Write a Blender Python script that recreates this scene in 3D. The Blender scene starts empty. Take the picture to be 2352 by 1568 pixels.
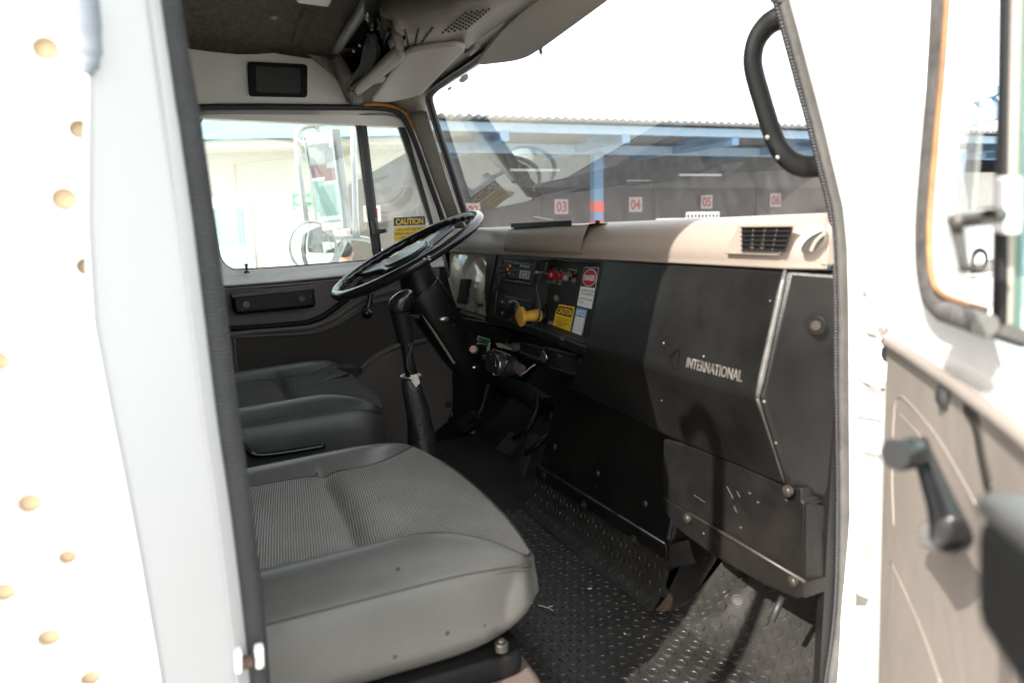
import bpy, bmesh, math, random
from mathutils import Vector as V, Matrix
random.seed(7)
SC = bpy.context.scene
COL = SC.collection
R = math.radians

# ------------------------------------------------------------------ camera model (photo measured on a 2352 x 1568 frame)
FPX, CX, CY = 1568.0, 1176.0, 784.0
CAM = V((1.60, 0.0, 1.85))
yw, pt, rl = R(24), R(9), R(1.2)
FW = V((-math.cos(yw)*math.cos(pt), math.sin(yw)*math.cos(pt), -math.sin(pt)))
RT0 = V((math.sin(yw), math.cos(yw), 0)); UP0 = RT0.cross(FW)
RT = RT0*math.cos(rl) - UP0*math.sin(rl)
UP = UP0*math.cos(rl) + RT0*math.sin(rl)
def ray(p): return FW + RT*((p[0]-CX)/FPX) - UP*((p[1]-CY)/FPX)
# sight line through a measured point, met with a real plane of the cab: gives the point's true place
def PX(x, *ps): return [CAM + ray(p)*((x-CAM.x)/ray(p).x) for p in ps] if len(ps) > 1 else CAM + ray(ps[0])*((x-CAM.x)/ray(ps[0]).x)
def PY(y, *ps): return [CAM + ray(p)*((y-CAM.y)/ray(p).y) for p in ps] if len(ps) > 1 else CAM + ray(ps[0])*((y-CAM.y)/ray(ps[0]).y)
def PZ(z, *ps): return [CAM + ray(p)*((z-CAM.z)/ray(p).z) for p in ps] if len(ps) > 1 else CAM + ray(ps[0])*((z-CAM.z)/ray(ps[0]).z)
def PD(d, p): return CAM + ray(p)*d
def PN(o, n, *ps):
    r = [CAM + ray(p)*((o-CAM).dot(n)/ray(p).dot(n)) for p in ps]
    return r if len(r) > 1 else r[0]
ZO = {1: (0, 0, .3418), 2: (746.5, 0, .3418), 3: (1493, 0, .3662), 4: (402, 459.4, .3418), 5: (976.2, 488.1, .2380),
      6: (1263.3, 488.1, .3418), 7: (459.4, 976.2, .3776), 8: (1148.4, 918.8, .4141), 'A': (1894.9, 574.2, .6340),
      'B': (0, 746.5, .5240), 'C': (2038.5, 0, .5123), 'D': (746.5, 0, .1709), 'E': (976.2, 689.1, .2563),
      'F': (447.9, 241.2, .2563), 'G': (746.5, 447.9, .1904)}
def z(k, *ps):
    a, b, s = ZO[k]
    r = [(a+x*s, b+y*s) for x, y in ps]
    return r if len(r) > 1 else r[0]

# ------------------------------------------------------------------ materials
MATS = {}
def nodes_of(m):
    m.use_nodes = True
    return m.node_tree.nodes, m.node_tree.links
def pbr(name, col, rough=.5, metal=0, var=.0, vscale=6, bump=0, bscale=200, spec=.5, col2=None, thr=None, stretch=None, speck=0, coat=0, scol=(.20, .185, .16), ssc=46):
    """Principled material; var: mottling of the colour, bump: fine grain, speck: light dust specks."""
    m = bpy.data.materials.new(name); N, L = nodes_of(m)
    b = N['Principled BSDF']
    b.inputs['Base Color'].default_value = (*col, 1); b.inputs['Roughness'].default_value = rough
    b.inputs['Metallic'].default_value = metal; b.inputs['Specular IOR Level'].default_value = spec
    b.inputs['Coat Weight'].default_value = coat
    tc = N.new('ShaderNodeTexCoord'); src = tc.outputs['Object']
    if stretch:
        mp = N.new('ShaderNodeMapping'); mp.inputs['Scale'].default_value = stretch; L.new(src, mp.inputs['Vector']); src = mp.outputs['Vector']
    cur = None
    if var or col2:
        n = N.new('ShaderNodeTexNoise'); n.inputs['Scale'].default_value = vscale; n.inputs['Detail'].default_value = 6; n.inputs['Roughness'].default_value = .65
        L.new(src, n.inputs['Vector'])
        r = N.new('ShaderNodeValToRGB'); L.new(n.outputs['Fac'], r.inputs['Fac'])
        c2 = col2 or tuple(min(1, c*(1+var)) for c in col); c1 = col if col2 else tuple(c*(1-var) for c in col)
        t0, t1 = thr or (.3, .7)
        r.color_ramp.elements[0].position = t0; r.color_ramp.elements[1].position = t1
        r.color_ramp.elements[0].color = (*c1, 1); r.color_ramp.elements[1].color = (*c2, 1)
        cur = r.outputs['Color']
        mr = N.new('ShaderNodeMapRange'); mr.inputs['To Min'].default_value = max(.05, rough-.08); mr.inputs['To Max'].default_value = min(1, rough+.1)
        L.new(n.outputs['Fac'], mr.inputs['Value']); L.new(mr.outputs['Result'], b.inputs['Roughness'])
    if speck:
        vo = N.new('ShaderNodeTexVoronoi'); vo.inputs['Scale'].default_value = ssc; L.new(tc.outputs['Object'], vo.inputs['Vector'])
        lt = N.new('ShaderNodeMath'); lt.operation = 'LESS_THAN'; lt.inputs[1].default_value = .085; L.new(vo.outputs['Distance'], lt.inputs[0])
        sp = N.new('ShaderNodeSeparateColor'); L.new(vo.outputs['Color'], sp.inputs['Color'])
        gt = N.new('ShaderNodeMath'); gt.operation = 'GREATER_THAN'; gt.inputs[1].default_value = 1-speck; L.new(sp.outputs['Red'], gt.inputs[0])
        mu = N.new('ShaderNodeMath'); mu.operation = 'MULTIPLY'; L.new(lt.outputs[0], mu.inputs[0]); L.new(gt.outputs[0], mu.inputs[1])
        mx = N.new('ShaderNodeMix'); mx.data_type = 'RGBA'; L.new(mu.outputs[0], mx.inputs['Factor'])
        if cur: L.new(cur, mx.inputs['A'])
        else: mx.inputs['A'].default_value = (*col, 1)
        mx.inputs['B'].default_value = (*scol, 1); cur = mx.outputs['Result']
    if cur: L.new(cur, b.inputs['Base Color'])
    if bump:
        n2 = N.new('ShaderNodeTexNoise'); n2.inputs['Scale'].default_value = bscale; n2.inputs['Detail'].default_value = 3; L.new(src, n2.inputs['Vector'])
        bp = N.new('ShaderNodeBump'); bp.inputs['Strength'].default_value = bump; bp.inputs['Distance'].default_value = .002
        L.new(n2.outputs['Fac'], bp.inputs['Height']); L.new(bp.outputs['Normal'], b.inputs['Normal'])
    MATS[name] = m; return m
def glass(name, tint=(1, 1, 1), dust=.0, refl=1.0, streak=(1, 1, 1), dscale=5, dcol=(.8, .8, .78)):
    m = bpy.data.materials.new(name); N, L = nodes_of(m)
    N.remove(N['Principled BSDF']); out = N['Material Output']
    tr = N.new('ShaderNodeBsdfTransparent'); tr.inputs['Color'].default_value = (*tint, 1)
    gl = N.new('ShaderNodeBsdfGlossy'); gl.inputs['Roughness'].default_value = .0; gl.inputs['Color'].default_value = (1, 1, 1, 1)
    lw = N.new('ShaderNodeLayerWeight'); lw.inputs['Blend'].default_value = .5
    pw_ = N.new('ShaderNodeMath'); pw_.operation = 'POWER'; pw_.inputs[1].default_value = 5; L.new(lw.outputs['Facing'], pw_.inputs[0])
    fr = N.new('ShaderNodeMath'); fr.operation = 'MULTIPLY_ADD'; fr.inputs[1].default_value = .92; fr.inputs[2].default_value = .07; L.new(pw_.outputs[0], fr.inputs[0])
    mu = N.new('ShaderNodeMath'); mu.operation = 'MULTIPLY'; mu.inputs[1].default_value = refl; L.new(fr.outputs[0], mu.inputs[0])
    mx = N.new('ShaderNodeMixShader'); L.new(mu.outputs[0], mx.inputs['Fac']); L.new(tr.outputs[0], mx.inputs[1]); L.new(gl.outputs[0], mx.inputs[2])
    last = mx
    if dust:
        df = N.new('ShaderNodeBsdfDiffuse'); df.inputs['Color'].default_value = (*dcol, 1)
        tl = N.new('ShaderNodeBsdfTranslucent'); tl.inputs['Color'].default_value = (*dcol, 1)
        m2 = N.new('ShaderNodeMixShader'); L.new(df.outputs[0], m2.inputs[1]); L.new(tl.outputs[0], m2.inputs[2])
        tc = N.new('ShaderNodeTexCoord'); mp = N.new('ShaderNodeMapping'); mp.inputs['Scale'].default_value = streak; L.new(tc.outputs['Object'], mp.inputs['Vector'])
        n = N.new('ShaderNodeTexNoise'); n.inputs['Scale'].default_value = dscale; n.inputs['Detail'].default_value = 8; n.inputs['Roughness'].default_value = .7; L.new(mp.outputs[0], n.inputs['Vector'])
        mr = N.new('ShaderNodeMapRange'); mr.inputs['From Min'].default_value = .35; mr.inputs['From Max'].default_value = .75
        mr.inputs['To Min'].default_value = dust*.3; mr.inputs['To Max'].default_value = dust*1.6; L.new(n.outputs['Fac'], mr.inputs['Value'])
        m3 = N.new('ShaderNodeMixShader'); L.new(mr.outputs[0], m3.inputs['Fac']); L.new(last.outputs[0], m3.inputs[1]); L.new(m2.outputs[0], m3.inputs[2]); last = m3
    L.new(last.outputs[0], out.inputs['Surface']); MATS[name] = m; return m

M_BLK = pbr('black_plastic', (.0085, .0082, .008), .37, spec=.24, var=.4, vscale=7, bump=.25, bscale=420, speck=.16)
M_CHAR = pbr('charcoal_panel_plastic', (.021, .0215, .021), .45, spec=.3, var=.3, vscale=9, bump=.3, bscale=420)
M_BLK2 = pbr('matt_black_plastic', (.008, .008, .008), .55, spec=.18, bump=.2, bscale=500)
M_GLOSS = pbr('gloss_black_plastic', (.012, .012, .013), .2, var=.2, vscale=20)
M_METB = pbr('black_painted_steel', (.007, .007, .007), .4, spec=.17, bump=.12, bscale=90, speck=.06, col2=(.02, .0165, .014), thr=(.45, .8), vscale=7)
M_TAN = pbr('tan_dash_vinyl', (.255, .213, .182), .42, var=.07, vscale=5, bump=.35, bscale=420)
M_TAN2 = pbr('taupe_trim_plastic', (.225, .198, .17), .5, var=.08, vscale=7, bump=.4, bscale=330)
M_VISOR = pbr('taupe_visor_vinyl', (.30, .268, .24), .5, var=.08, vscale=9, bump=.3, bscale=260)
M_LINER = pbr('brown_headliner_cloth', (.05, .038, .029), .95, bump=.6, bscale=500, col2=(.115, .09, .07), vscale=28, stretch=(1, 2.5, 1))
M_WHITE = pbr('white_truck_paint', (.80, .80, .79), .28, var=.015, vscale=4, coat=.3)
M_WHITE2 = pbr('off_white_interior_paint', (.72, .70, .65), .45, var=.06, vscale=8)
M_RUB = pbr('black_rubber', (.02, .02, .021), .5, var=.3, vscale=30)
M_DOORV = pbr('dark_taupe_door_vinyl', (.098, .087, .076), .5, var=.1, vscale=8, bump=.5, bscale=160)
M_CARPET = pbr('dark_door_carpet', (.05, .044, .038), .95, var=.25, vscale=120, bump=.6, bscale=600)
M_BEIGE = pbr('beige_door_vinyl', (.225, .198, .175), .55, var=.07, vscale=6, bump=.35, bscale=300)
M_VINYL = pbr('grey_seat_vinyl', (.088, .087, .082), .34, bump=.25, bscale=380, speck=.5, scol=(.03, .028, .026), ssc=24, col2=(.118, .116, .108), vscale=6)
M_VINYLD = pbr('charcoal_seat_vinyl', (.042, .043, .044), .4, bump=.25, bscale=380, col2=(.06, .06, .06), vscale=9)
M_CHROME = pbr('worn_chrome', (.62, .62, .62), .22, metal=1, var=.1, vscale=40)
M_STEEL = pbr('brushed_steel', (.55, .55, .54), .35, metal=1, var=.15, vscale=30)
M_ALU = pbr('grey_aluminium_tube', (.62, .63, .63), .35, metal=.6, var=.1, vscale=20)
M_RUST = pbr('rusty_steel', (.06, .034, .024), .8, var=.4, vscale=40, bump=.6, bscale=150)
M_OCHRE = pbr('ochre_primer', (.40, .19, .04), .8, var=.3, vscale=60, bump=.5, bscale=150)
M_YEL = pbr('yellow_plastic', (.46, .27, .03), .45, var=.22, vscale=45)
M_SYEL = pbr('sticker_yellow', (.78, .52, .025), .4, var=.04, vscale=30)
M_SBLK = pbr('sticker_black', (.015, .015, .015), .4)
M_SWHT = pbr('sticker_white', (.72, .72, .70), .4, var=.05, vscale=30)
M_SRED = pbr('sticker_red', (.33, .025, .025), .4, var=.1, vscale=30)
M_SBLU = pbr('sticker_blue', (.10, .30, .56), .4)
M_SGRN = pbr('sticker_green', (.02, .30, .08), .45)
M_REDL = pbr('red_lamp_lens', (.20, .008, .010), .18)
M_ORG = pbr('orange_button', (.65, .17, .03), .4)
M_LCD = pbr('lcd_grey', (.22, .22, .18), .25)
M_PALE = pbr('pale_grey_lettering', (.46, .45, .42), .5)
M_PINK = pbr('worn_pink_cap', (.6, .33, .31), .5, var=.2, vscale=120)
M_BLUEW = pbr('blue_wire', (.012, .035, .06), .4)
M_STRAW = pbr('dry_straw', (.5, .44, .3), .7)
M_PAPER = pbr('torn_paper', (.55, .50, .42), .8, var=.15, vscale=80)
M_DARK = pbr('pocket_black_felt', (.004, .004, .004), .9, spec=.05)
M_NET = pbr('black_elastic_net', (.007, .007, .007), .8, col2=(.022, .022, .02), vscale=260, thr=(.48, .52))
M_DULL = pbr('dull_dark_steel', (.038, .033, .028), .42, metal=.2, var=.3, vscale=50)
M_BROWNP = pbr('brown_painted_steel', (.10, .078, .068), .45, var=.2, vscale=14, bump=.1, bscale=60)
M_GLASSD = glass('driver_side_glass', (.85, .90, .88), dust=.045, dscale=7)
M_GLASSV = glass('dusty_vent_glass', (.86, .90, .88), dust=.10, dscale=9)
M_GLASSW = glass('windscreen_glass', (.93, .95, .96), dust=.055, streak=(10, 10, .55), dscale=4, refl=2.1, dcol=(.75, .79, .84))
M_GLASSP = glass('door_glass_green', (.80, .93, .88), dust=.05, dscale=5)
M_LENS = glass('hazy_lens_painted_glare', (.8, .8, .74), dust=.66, dscale=8, refl=2.4, dcol=(.86, .81, .66))  # haze thickened and paled to stand in for sunlight on the lens
M_MIRROR = pbr('mirror_silver', (.92, .95, .94), .015, metal=1)

def creases(m, sc, dist, strength, thr=None):
    N, L = nodes_of(m); b = N['Principled BSDF']; tc = N.new('ShaderNodeTexCoord'); n = N.new('ShaderNodeTexNoise'); n.inputs['Scale'].default_value = sc; n.inputs['Detail'].default_value = 4; n.inputs['Distortion'].default_value = 1.2
    L.new(tc.outputs['Object'], n.inputs['Vector']); bp = N.new('ShaderNodeBump'); bp.inputs['Strength'].default_value = strength; bp.inputs['Distance'].default_value = dist; L.new(n.outputs['Fac'], bp.inputs['Height'])
    old = b.inputs['Normal'].links[0].from_node if b.inputs['Normal'].is_linked else None
    if old: L.new(old.outputs['Normal'], bp.inputs['Normal'])
    L.new(bp.outputs['Normal'], b.inputs['Normal'])
for m_, a_, d_, s_ in ((M_VINYL, 11, .008, .22), (M_VINYLD, 10, .008, .2), (M_BLK, 5, .006, .35), (M_METB, 6, .008, .4), (M_BEIGE, 9, .006, .4), (M_DOORV, 8, .008, .45), (M_LINER, 5, .02, .6), (M_TAN2, 9, .006, .3)): creases(m_, a_, d_, s_)
def fabric(name, c1, c2, ang, freq, depth):
    m = bpy.data.materials.new(name); N, L = nodes_of(m); b = N['Principled BSDF']; b.inputs['Roughness'].default_value = .9; b.inputs['Specular IOR Level'].default_value = .2
    tc = N.new('ShaderNodeTexCoord'); mp = N.new('ShaderNodeMapping'); mp.inputs['Rotation'].default_value = (0, 0, ang); L.new(tc.outputs['Object'], mp.inputs['Vector'])
    def wave(axis, sc, dist):
        w = N.new('ShaderNodeTexWave'); w.bands_direction = axis; w.inputs['Scale'].default_value = sc; w.inputs['Distortion'].default_value = dist; w.inputs['Detail'].default_value = 1
        L.new(mp.outputs[0], w.inputs['Vector']); return w
    w1 = wave('Y', freq, .6); w2 = wave('X', freq*1.25, .6)
    mu = N.new('ShaderNodeMath'); mu.operation = 'MULTIPLY_ADD'; L.new(w2.outputs['Fac'], mu.inputs[0]); mu.inputs[1].default_value = .45; L.new(w1.outputs['Fac'], mu.inputs[2])
    n = N.new('ShaderNodeTexNoise'); n.inputs['Scale'].default_value = 9; n.inputs['Detail'].default_value = 6; L.new(tc.outputs['Object'], n.inputs['Vector'])
    r = N.new('ShaderNodeValToRGB'); r.color_ramp.elements[0].position = .2; r.color_ramp.elements[1].position = 1.0
    r.color_ramp.elements[0].color = (*c1, 1); r.color_ramp.elements[1].color = (*c2, 1); L.new(mu.outputs[0], r.inputs['Fac'])
    mx = N.new('ShaderNodeMix'); mx.data_type = 'RGBA'; mx.blend_type = 'MULTIPLY'; mx.inputs['Factor'].default_value = .6
    r2 = N.new('ShaderNodeValToRGB'); r2.color_ramp.elements[0].position = .3; r2.color_ramp.elements[1].position = .65; r2.color_ramp.elements[0].color = (.72, .68, .6, 1); r2.color_ramp.elements[1].color = (1, 1, 1, 1)
    L.new(n.outputs['Fac'], r2.inputs['Fac']); L.new(r.outputs['Color'], mx.inputs['A']); L.new(r2.outputs['Color'], mx.inputs['B']); L.new(mx.outputs['Result'], b.inputs['Base Color'])
    bp = N.new('ShaderNodeBump'); bp.inputs['Strength'].default_value = depth; bp.inputs['Distance'].default_value = .003; L.new(mu.outputs[0], bp.inputs['Height']); L.new(bp.outputs['Normal'], b.inputs['Normal'])
    return m
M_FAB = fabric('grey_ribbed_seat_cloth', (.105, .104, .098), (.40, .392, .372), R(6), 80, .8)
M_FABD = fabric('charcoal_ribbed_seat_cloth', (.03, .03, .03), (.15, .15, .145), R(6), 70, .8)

def ribbed(name, col, sc):
    m = pbr(name, col, .55, var=.35, vscale=25); N, L = nodes_of(m); b = N['Principled BSDF']
    tc = N.new('ShaderNodeTexCoord'); w = N.new('ShaderNodeTexWave'); w.bands_direction = 'Z'; w.inputs['Scale'].default_value = sc; w.inputs['Distortion'].default_value = 2.5; w.inputs['Detail'].default_value = 2
    L.new(tc.outputs['Object'], w.inputs['Vector']); bp = N.new('ShaderNodeBump'); bp.inputs['Strength'].default_value = .7; bp.inputs['Distance'].default_value = .002
    L.new(w.outputs['Fac'], bp.inputs['Height']); L.new(bp.outputs['Normal'], b.inputs['Normal']); return m
M_PRUB = pbr('grey_blue_rubber', (.16, .18, .21), .6, var=.2, vscale=20)
M_POST = pbr('grimy_white_paint', (.74, .735, .72), .35, col2=(.52, .48, .42), thr=(.56, .8), vscale=9)
M_JAMB = pbr('white_jamb_paint_shade', (.45, .455, .465), .4, col2=(.42, .42, .42), thr=(.6, .85), vscale=8)  # white paint greyed to put the strip's shade into its colour
M_PLUGSHADE = pbr('grey_plug_and_gap_shade', (.30, .29, .27), .7, var=.3, vscale=30)  # rubber plug, and the painted shade of the hinge gaps
M_SLOTSHADE = pbr('grey_slot_shade', (.12, .115, .105), .8)
M_SEAL = ribbed('ribbed_door_rubber', (.02, .021, .023), 80)
M_SEAL2 = ribbed('faded_ribbed_door_rubber', (.075, .072, .066), 130)

# ------------------------------------------------------------------ object helpers
OFF = {}
def root(name, label, cat, loc, group=None):
    o = bpy.data.objects.new(name, None); o.empty_display_size = .05; COL.objects.link(o); o.location = loc
    o['label'] = label; o['category'] = cat
    if group: o['group'] = group
    OFF[o.name] = V(loc); return o
def tag(o, label, cat, group=None):
    o['label'] = label; o['category'] = cat
    if group: o['group'] = group
    return o
def mesh(name, verts, faces, mat, parent=None, smooth=False, bevel=0, seg=2, sub=0, solid=0, kind=None, mats=None, fm=None, label=None, recalc=True, ang=None):
    me = bpy.data.meshes.new(name)
    off = OFF.get(parent.name, V((0, 0, 0))) if parent else V((0, 0, 0))
    me.from_pydata([tuple(V(v)-off) for v in verts], [], faces); me.update()
    if recalc:
        bm = bmesh.new(); bm.from_mesh(me); bmesh.ops.remove_doubles(bm, verts=bm.verts, dist=1e-6); bmesh.ops.recalc_face_normals(bm, faces=bm.faces); bm.to_mesh(me); bm.free()
    for m in (mats or [mat]): me.materials.append(m)
    if fm and len(fm) == len(me.polygons):
        for p, i in zip(me.polygons, fm): p.material_index = i
    o = bpy.data.objects.new(name, me); COL.objects.link(o)
    if parent: o.parent = parent; OFF[o.name] = off
    else: OFF[o.name] = V((0, 0, 0))
    if kind: o['kind'] = kind
    if label: o['label'] = label
    if solid:
        s = o.modifiers.new('solid', 'SOLIDIFY'); s.thickness = solid; s.offset = 0
    if bevel:
        b = o.modifiers.new('bevel', 'BEVEL'); b.width = bevel; b.segments = seg; b.limit_method = 'ANGLE'; b.angle_limit = R(35); b.harden_normals = False
        smooth = True
    if sub:
        s = o.modifiers.new('sub', 'SUBSURF'); s.levels = sub; s.render_levels = sub
    if smooth:
        for p in me.polygons: p.use_smooth = True
        if bevel or ang:
            me.set_sharp_from_angle(angle=R(ang or 40))
    return o
SPLIT = {'hinge_gap_shade', 'hinge_slot_shade', 'screw', 'bolt', 'panel_screw', 'pocket_rivet', 'rivet', 'trim_clip', 'button', 'orange_button', 'knob', 'eyelet', 'rust_patch', 'screw_recess', 'paint_chip', 'red_band', 'side_flap', 'worn_edge', 'torn_cloth_', 'clamp', 'bracket', 'side_panel_', 'red_band', 'sender', 'spoke_joint', 'vent_vane_'}
class MB:
    """collects shapes for ONE mesh"""
    def __init__(s): s.v = []; s.f = []; s.m = []
    def add(s, vs, fs, mi=0):
        b = len(s.v); s.v += [V(v) for v in vs]; s.f += [tuple(b+i for i in f) for f in fs]; s.m += [mi]*len(fs); return s
    def slab(s, pts, th, mi=0):
        n = len(pts); th = V(th); vs = [V(p) for p in pts]+[V(p)+th for p in pts]
        return s.add(vs, [tuple(range(n)), tuple(range(2*n-1, n-1, -1))]+[(i, (i+1) % n, n+(i+1) % n, n+i) for i in range(n)], mi)
    def box(s, a, b, mi=0):
        a, b = V(a), V(b)
        return s.slab([(a.x, a.y, a.z), (b.x, a.y, a.z), (b.x, b.y, a.z), (a.x, b.y, a.z)], (0, 0, b.z-a.z), mi)
    def tube(s, pts, r, n=10, closed=False, mi=0, flat=None):
        """r: a radius or one per point; flat=(axis, factor) squashes the section"""
        pts = [V(p) for p in pts]; k = len(pts); rs = r if isinstance(r, (list, tuple)) else [r]*k
        vs, fs = [], []; u = None
        for i, p in enumerate(pts):
            a = pts[(i-1) % k] if (closed or i > 0) else p; b = pts[(i+1) % k] if (closed or i < k-1) else p
            t = (b-a).normalized()
            if u is None:
                ref = V((0, 0, 1)) if abs(t.z) < .9 else V((0, 1, 0)); u = t.cross(ref).normalized()
            u = (u - t*u.dot(t)).normalized(); w = t.cross(u)
            for j in range(n):
                q = 2*math.pi*j/n; d = u*math.cos(q)*rs[i]+w*math.sin(q)*rs[i]
                if flat: ax = V(flat[0]).normalized(); d = d-ax*d.dot(ax)*(1-flat[1])
                vs.append(p+d)
        m = k if closed else k-1
        for i in range(m):
            for j in range(n):
                fs.append((i*n+j, i*n+(j+1) % n, ((i+1) % k)*n+(j+1) % n, ((i+1) % k)*n+j))
        if not closed: fs += [tuple(range(n-1, -1, -1)), tuple((k-1)*n+j for j in range(n))]
        return s.add(vs, fs, mi)
    def cyl(s, a, b, r, r2=None, n=16, mi=0): return s.tube([a, b], [r, r if r2 is None else r2], n, mi=mi)
    def ring(s, outer, inner, th, mi=0):
        n = len(outer); th = V(th); vs = [V(p) for p in outer]+[V(p) for p in inner]; vs += [p+th for p in vs]
        fs = []
        for i in range(n):
            j = (i+1) % n
            fs += [(i, j, n+j, n+i), (2*n+j, 2*n+i, 3*n+i, 3*n+j), (i, 2*n+i, 2*n+j, j), (n+j, 3*n+j, 3*n+i, n+i)]
        return s.add(vs, fs, mi)
    def grid(s, rows, mi=0, closed=False):
        n = len(rows[0]); fs = []
        for i in range(len(rows)-1):
            for j in range(n if closed else n-1):
                fs.append((i*n+j, i*n+(j+1) % n, (i+1)*n+(j+1) % n, (i+1)*n+j))
        return s.add([p for r in rows for p in r], fs, mi)
    def ball(s, c, r, n=12, mi=0):
        c = V(c); rr = V(r) if not isinstance(r, (int, float)) else V((r, r, r)); rows = []
        for i in range(n//2+1):
            t = math.pi*i/(n//2)
            rows.append([c+V((rr.x*math.sin(t)*math.cos(2*math.pi*j/n), rr.y*math.sin(t)*math.sin(2*math.pi*j/n), rr.z*math.cos(t))) for j in range(n)])
        return s.grid(rows, mi, True)
    def build(s, name, mat, parent=None, **k):
        if name in SPLIT and not isinstance(mat, (list, tuple)):
            par = list(range(len(s.v)))
            def find(i):
                while par[i] != i: par[i] = par[par[i]]; i = par[i]
                return i
            for f in s.f:
                for i in f[1:]: par[find(i)] = find(f[0])
            groups = {}
            for f in s.f: groups.setdefault(find(f[0]), []).append(f)
            # pieces that touch (a head on its washer) stay together
            gl_ = list(groups.values()); cen = [sum((s.v[i] for f in g for i in f), V())/sum(len(f) for f in g) for g in gl_]; rad_ = [max((s.v[i]-c).length for f in g for i in f) for g, c in zip(gl_, cen)]
            lab = list(range(len(gl_)))
            for i in range(len(gl_)):
                for j in range(i):
                    if (cen[i]-cen[j]).length < max(rad_[i], rad_[j])*1.2:
                        a, c = lab[i], lab[j]; lab = [c if l == a else l for l in lab]
            if len(set(lab)) > 1:
                out = None
                for l in sorted(set(lab)):
                    b_ = MB()
                    for g, gl2 in zip(gl_, lab):
                        if gl2 == l: b_.add(s.v, g)
                    use = sorted({i for f in b_.f for i in f}); mp = {k_: n_ for n_, k_ in enumerate(use)}
                    b_.v = [b_.v[i] for i in use]; b_.f = [tuple(mp[i] for i in f) for f in b_.f]
                    out = mesh(name, b_.v, b_.f, mat, parent, **k)
                return out
        if isinstance(mat, (list, tuple)): k['mats'] = list(mat); k['fm'] = s.m; k.setdefault('recalc', True); mat = None
        return mesh(name, s.v, s.f, mat, parent, **k)
def cr(pts, n=6, closed=False):
    pts = [V(p) for p in pts]; k = len(pts); out = []
    for i in range(k if closed else k-1):
        g = (lambda j: pts[j % k]) if closed else (lambda j: pts[max(0, min(k-1, j))])
        p0, p1, p2, p3 = g(i-1), g(i), g(i+1), g(i+2)
        for q in range(n):
            t = q/n
            out.append(.5*((2*p1)+(p2-p0)*t+(2*p0-5*p1+4*p2-p3)*t*t+(3*p1-p0-3*p2+p3)*t**3))
    if not closed: out.append(pts[-1])
    return out
def resamp(pts, n, closed=True):
    pts = [V(p) for p in pts]+([V(pts[0])] if closed else [])
    d = [0]
    for a, b in zip(pts, pts[1:]): d.append(d[-1]+(b-a).length)
    out = []; m = n if closed else n-1
    for i in range(n):
        t = d[-1]*i/m; k = 0
        while k < len(d)-2 and d[k+1] < t: k += 1
        f = (t-d[k])/max(1e-9, d[k+1]-d[k]); out.append(pts[k].lerp(pts[k+1], max(0, min(1, f))))
    return out
def roundpoly(pts, r, n=4):
    """closed polygon with rounded corners (r in metres, or a list per corner)"""
    pts = [V(p) for p in pts]; k = len(pts); out = []
    for i, p in enumerate(pts):
        a = pts[i-1]-p; b = pts[(i+1) % k]-p; rr = r[i] if isinstance(r, (list, tuple)) else r
        q = min(rr, a.length*.48, b.length*.48); A = p+a.normalized()*q; B = p+b.normalized()*q
        for j in range(n+1):
            t = j/n; out.append(A*(1-t)**2+p*2*t*(1-t)+B*t*t)
    return out
def inset(pts, d):
    c = sum((V(p) for p in pts), V((0, 0, 0)))/len(pts)
    return [c+(V(p)-c)*(1-d/max(1e-6, (V(p)-c).length)) for p in pts]
class Q:
    """a flat four-cornered face (tl, tr, br, bl): u across, v down, h out of the face"""
    def __init__(s, tl, tr, br, bl, n=None):
        s.c = [V(tl), V(tr), V(br), V(bl)]
        s.n = V(n).normalized() if n is not None else (s.c[1]-s.c[0]).cross(s.c[3]-s.c[0]).normalized()
        if n is None and s.n.dot(CAM-s.c[0]) < 0: s.n = -s.n
    def __call__(s, u, v, h=0):
        a, b, c, d = s.c
        return (a*(1-u)+b*u)*(1-v)+(d*(1-u)+c*u)*v+s.n*h
    def box(s, mb, u0, v0, u1, v1, h0, h1, mi=0): return mb.slab([s(u0, v0, h0), s(u1, v0, h0), s(u1, v1, h0), s(u0, v1, h0)], s.n*(h1-h0), mi)
    def disc(s, mb, u, v, r, h0, h1, n=18, mi=0, r2=None):
        p = s(u, v); return mb.tube([p+s.n*h0, p+s.n*h1], [r, r2 or r], n, mi=mi)
    def sub(s, u0, v0, u1, v1, h=0): return Q(s(u0, v0, h), s(u1, v0, h), s(u1, v1, h), s(u0, v1, h), s.n)
_TX = {}
def text_mesh(body, bold=.0):
    key = (body, bold)
    if key in _TX: return _TX[key]
    c = bpy.data.curves.new('lettering', 'FONT'); c.body = body; c.offset = bold; c.resolution_u = 3
    o = bpy.data.objects.new('lettering', c); COL.objects.link(o)
    dg = bpy.context.evaluated_depsgraph_get(); dg.update(); me = bpy.data.meshes.new_from_object(o.evaluated_get(dg))
    vs = [v.co.copy() for v in me.vertices]; fs = [tuple(p.vertices) for p in me.polygons]
    bpy.data.objects.remove(o); bpy.data.curves.remove(c); bpy.data.meshes.remove(me)
    x0 = min(v.x for v in vs); x1 = max(v.x for v in vs); y0 = min(v.y for v in vs); y1 = max(v.y for v in vs)
    vs = [((v.x-x0)/(x1-x0), 1-(v.y-y0)/(y1-y0)) for v in vs]
    _TX[key] = (vs, fs); return _TX[key]
def put_text(mb, q, body, u0, v0, u1, v1, h=.0006, bold=.0, mi=0):
    vs, fs = text_mesh(body, bold)
    mb.add([q(u0+(u1-u0)*a, v0+(v1-v0)*b, h) for a, b in vs], fs, mi)
def plate(q, th=.0006):
    mb = MB(); q.box(mb, 0, 0, 1, 1, -th, 0); return mb

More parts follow.
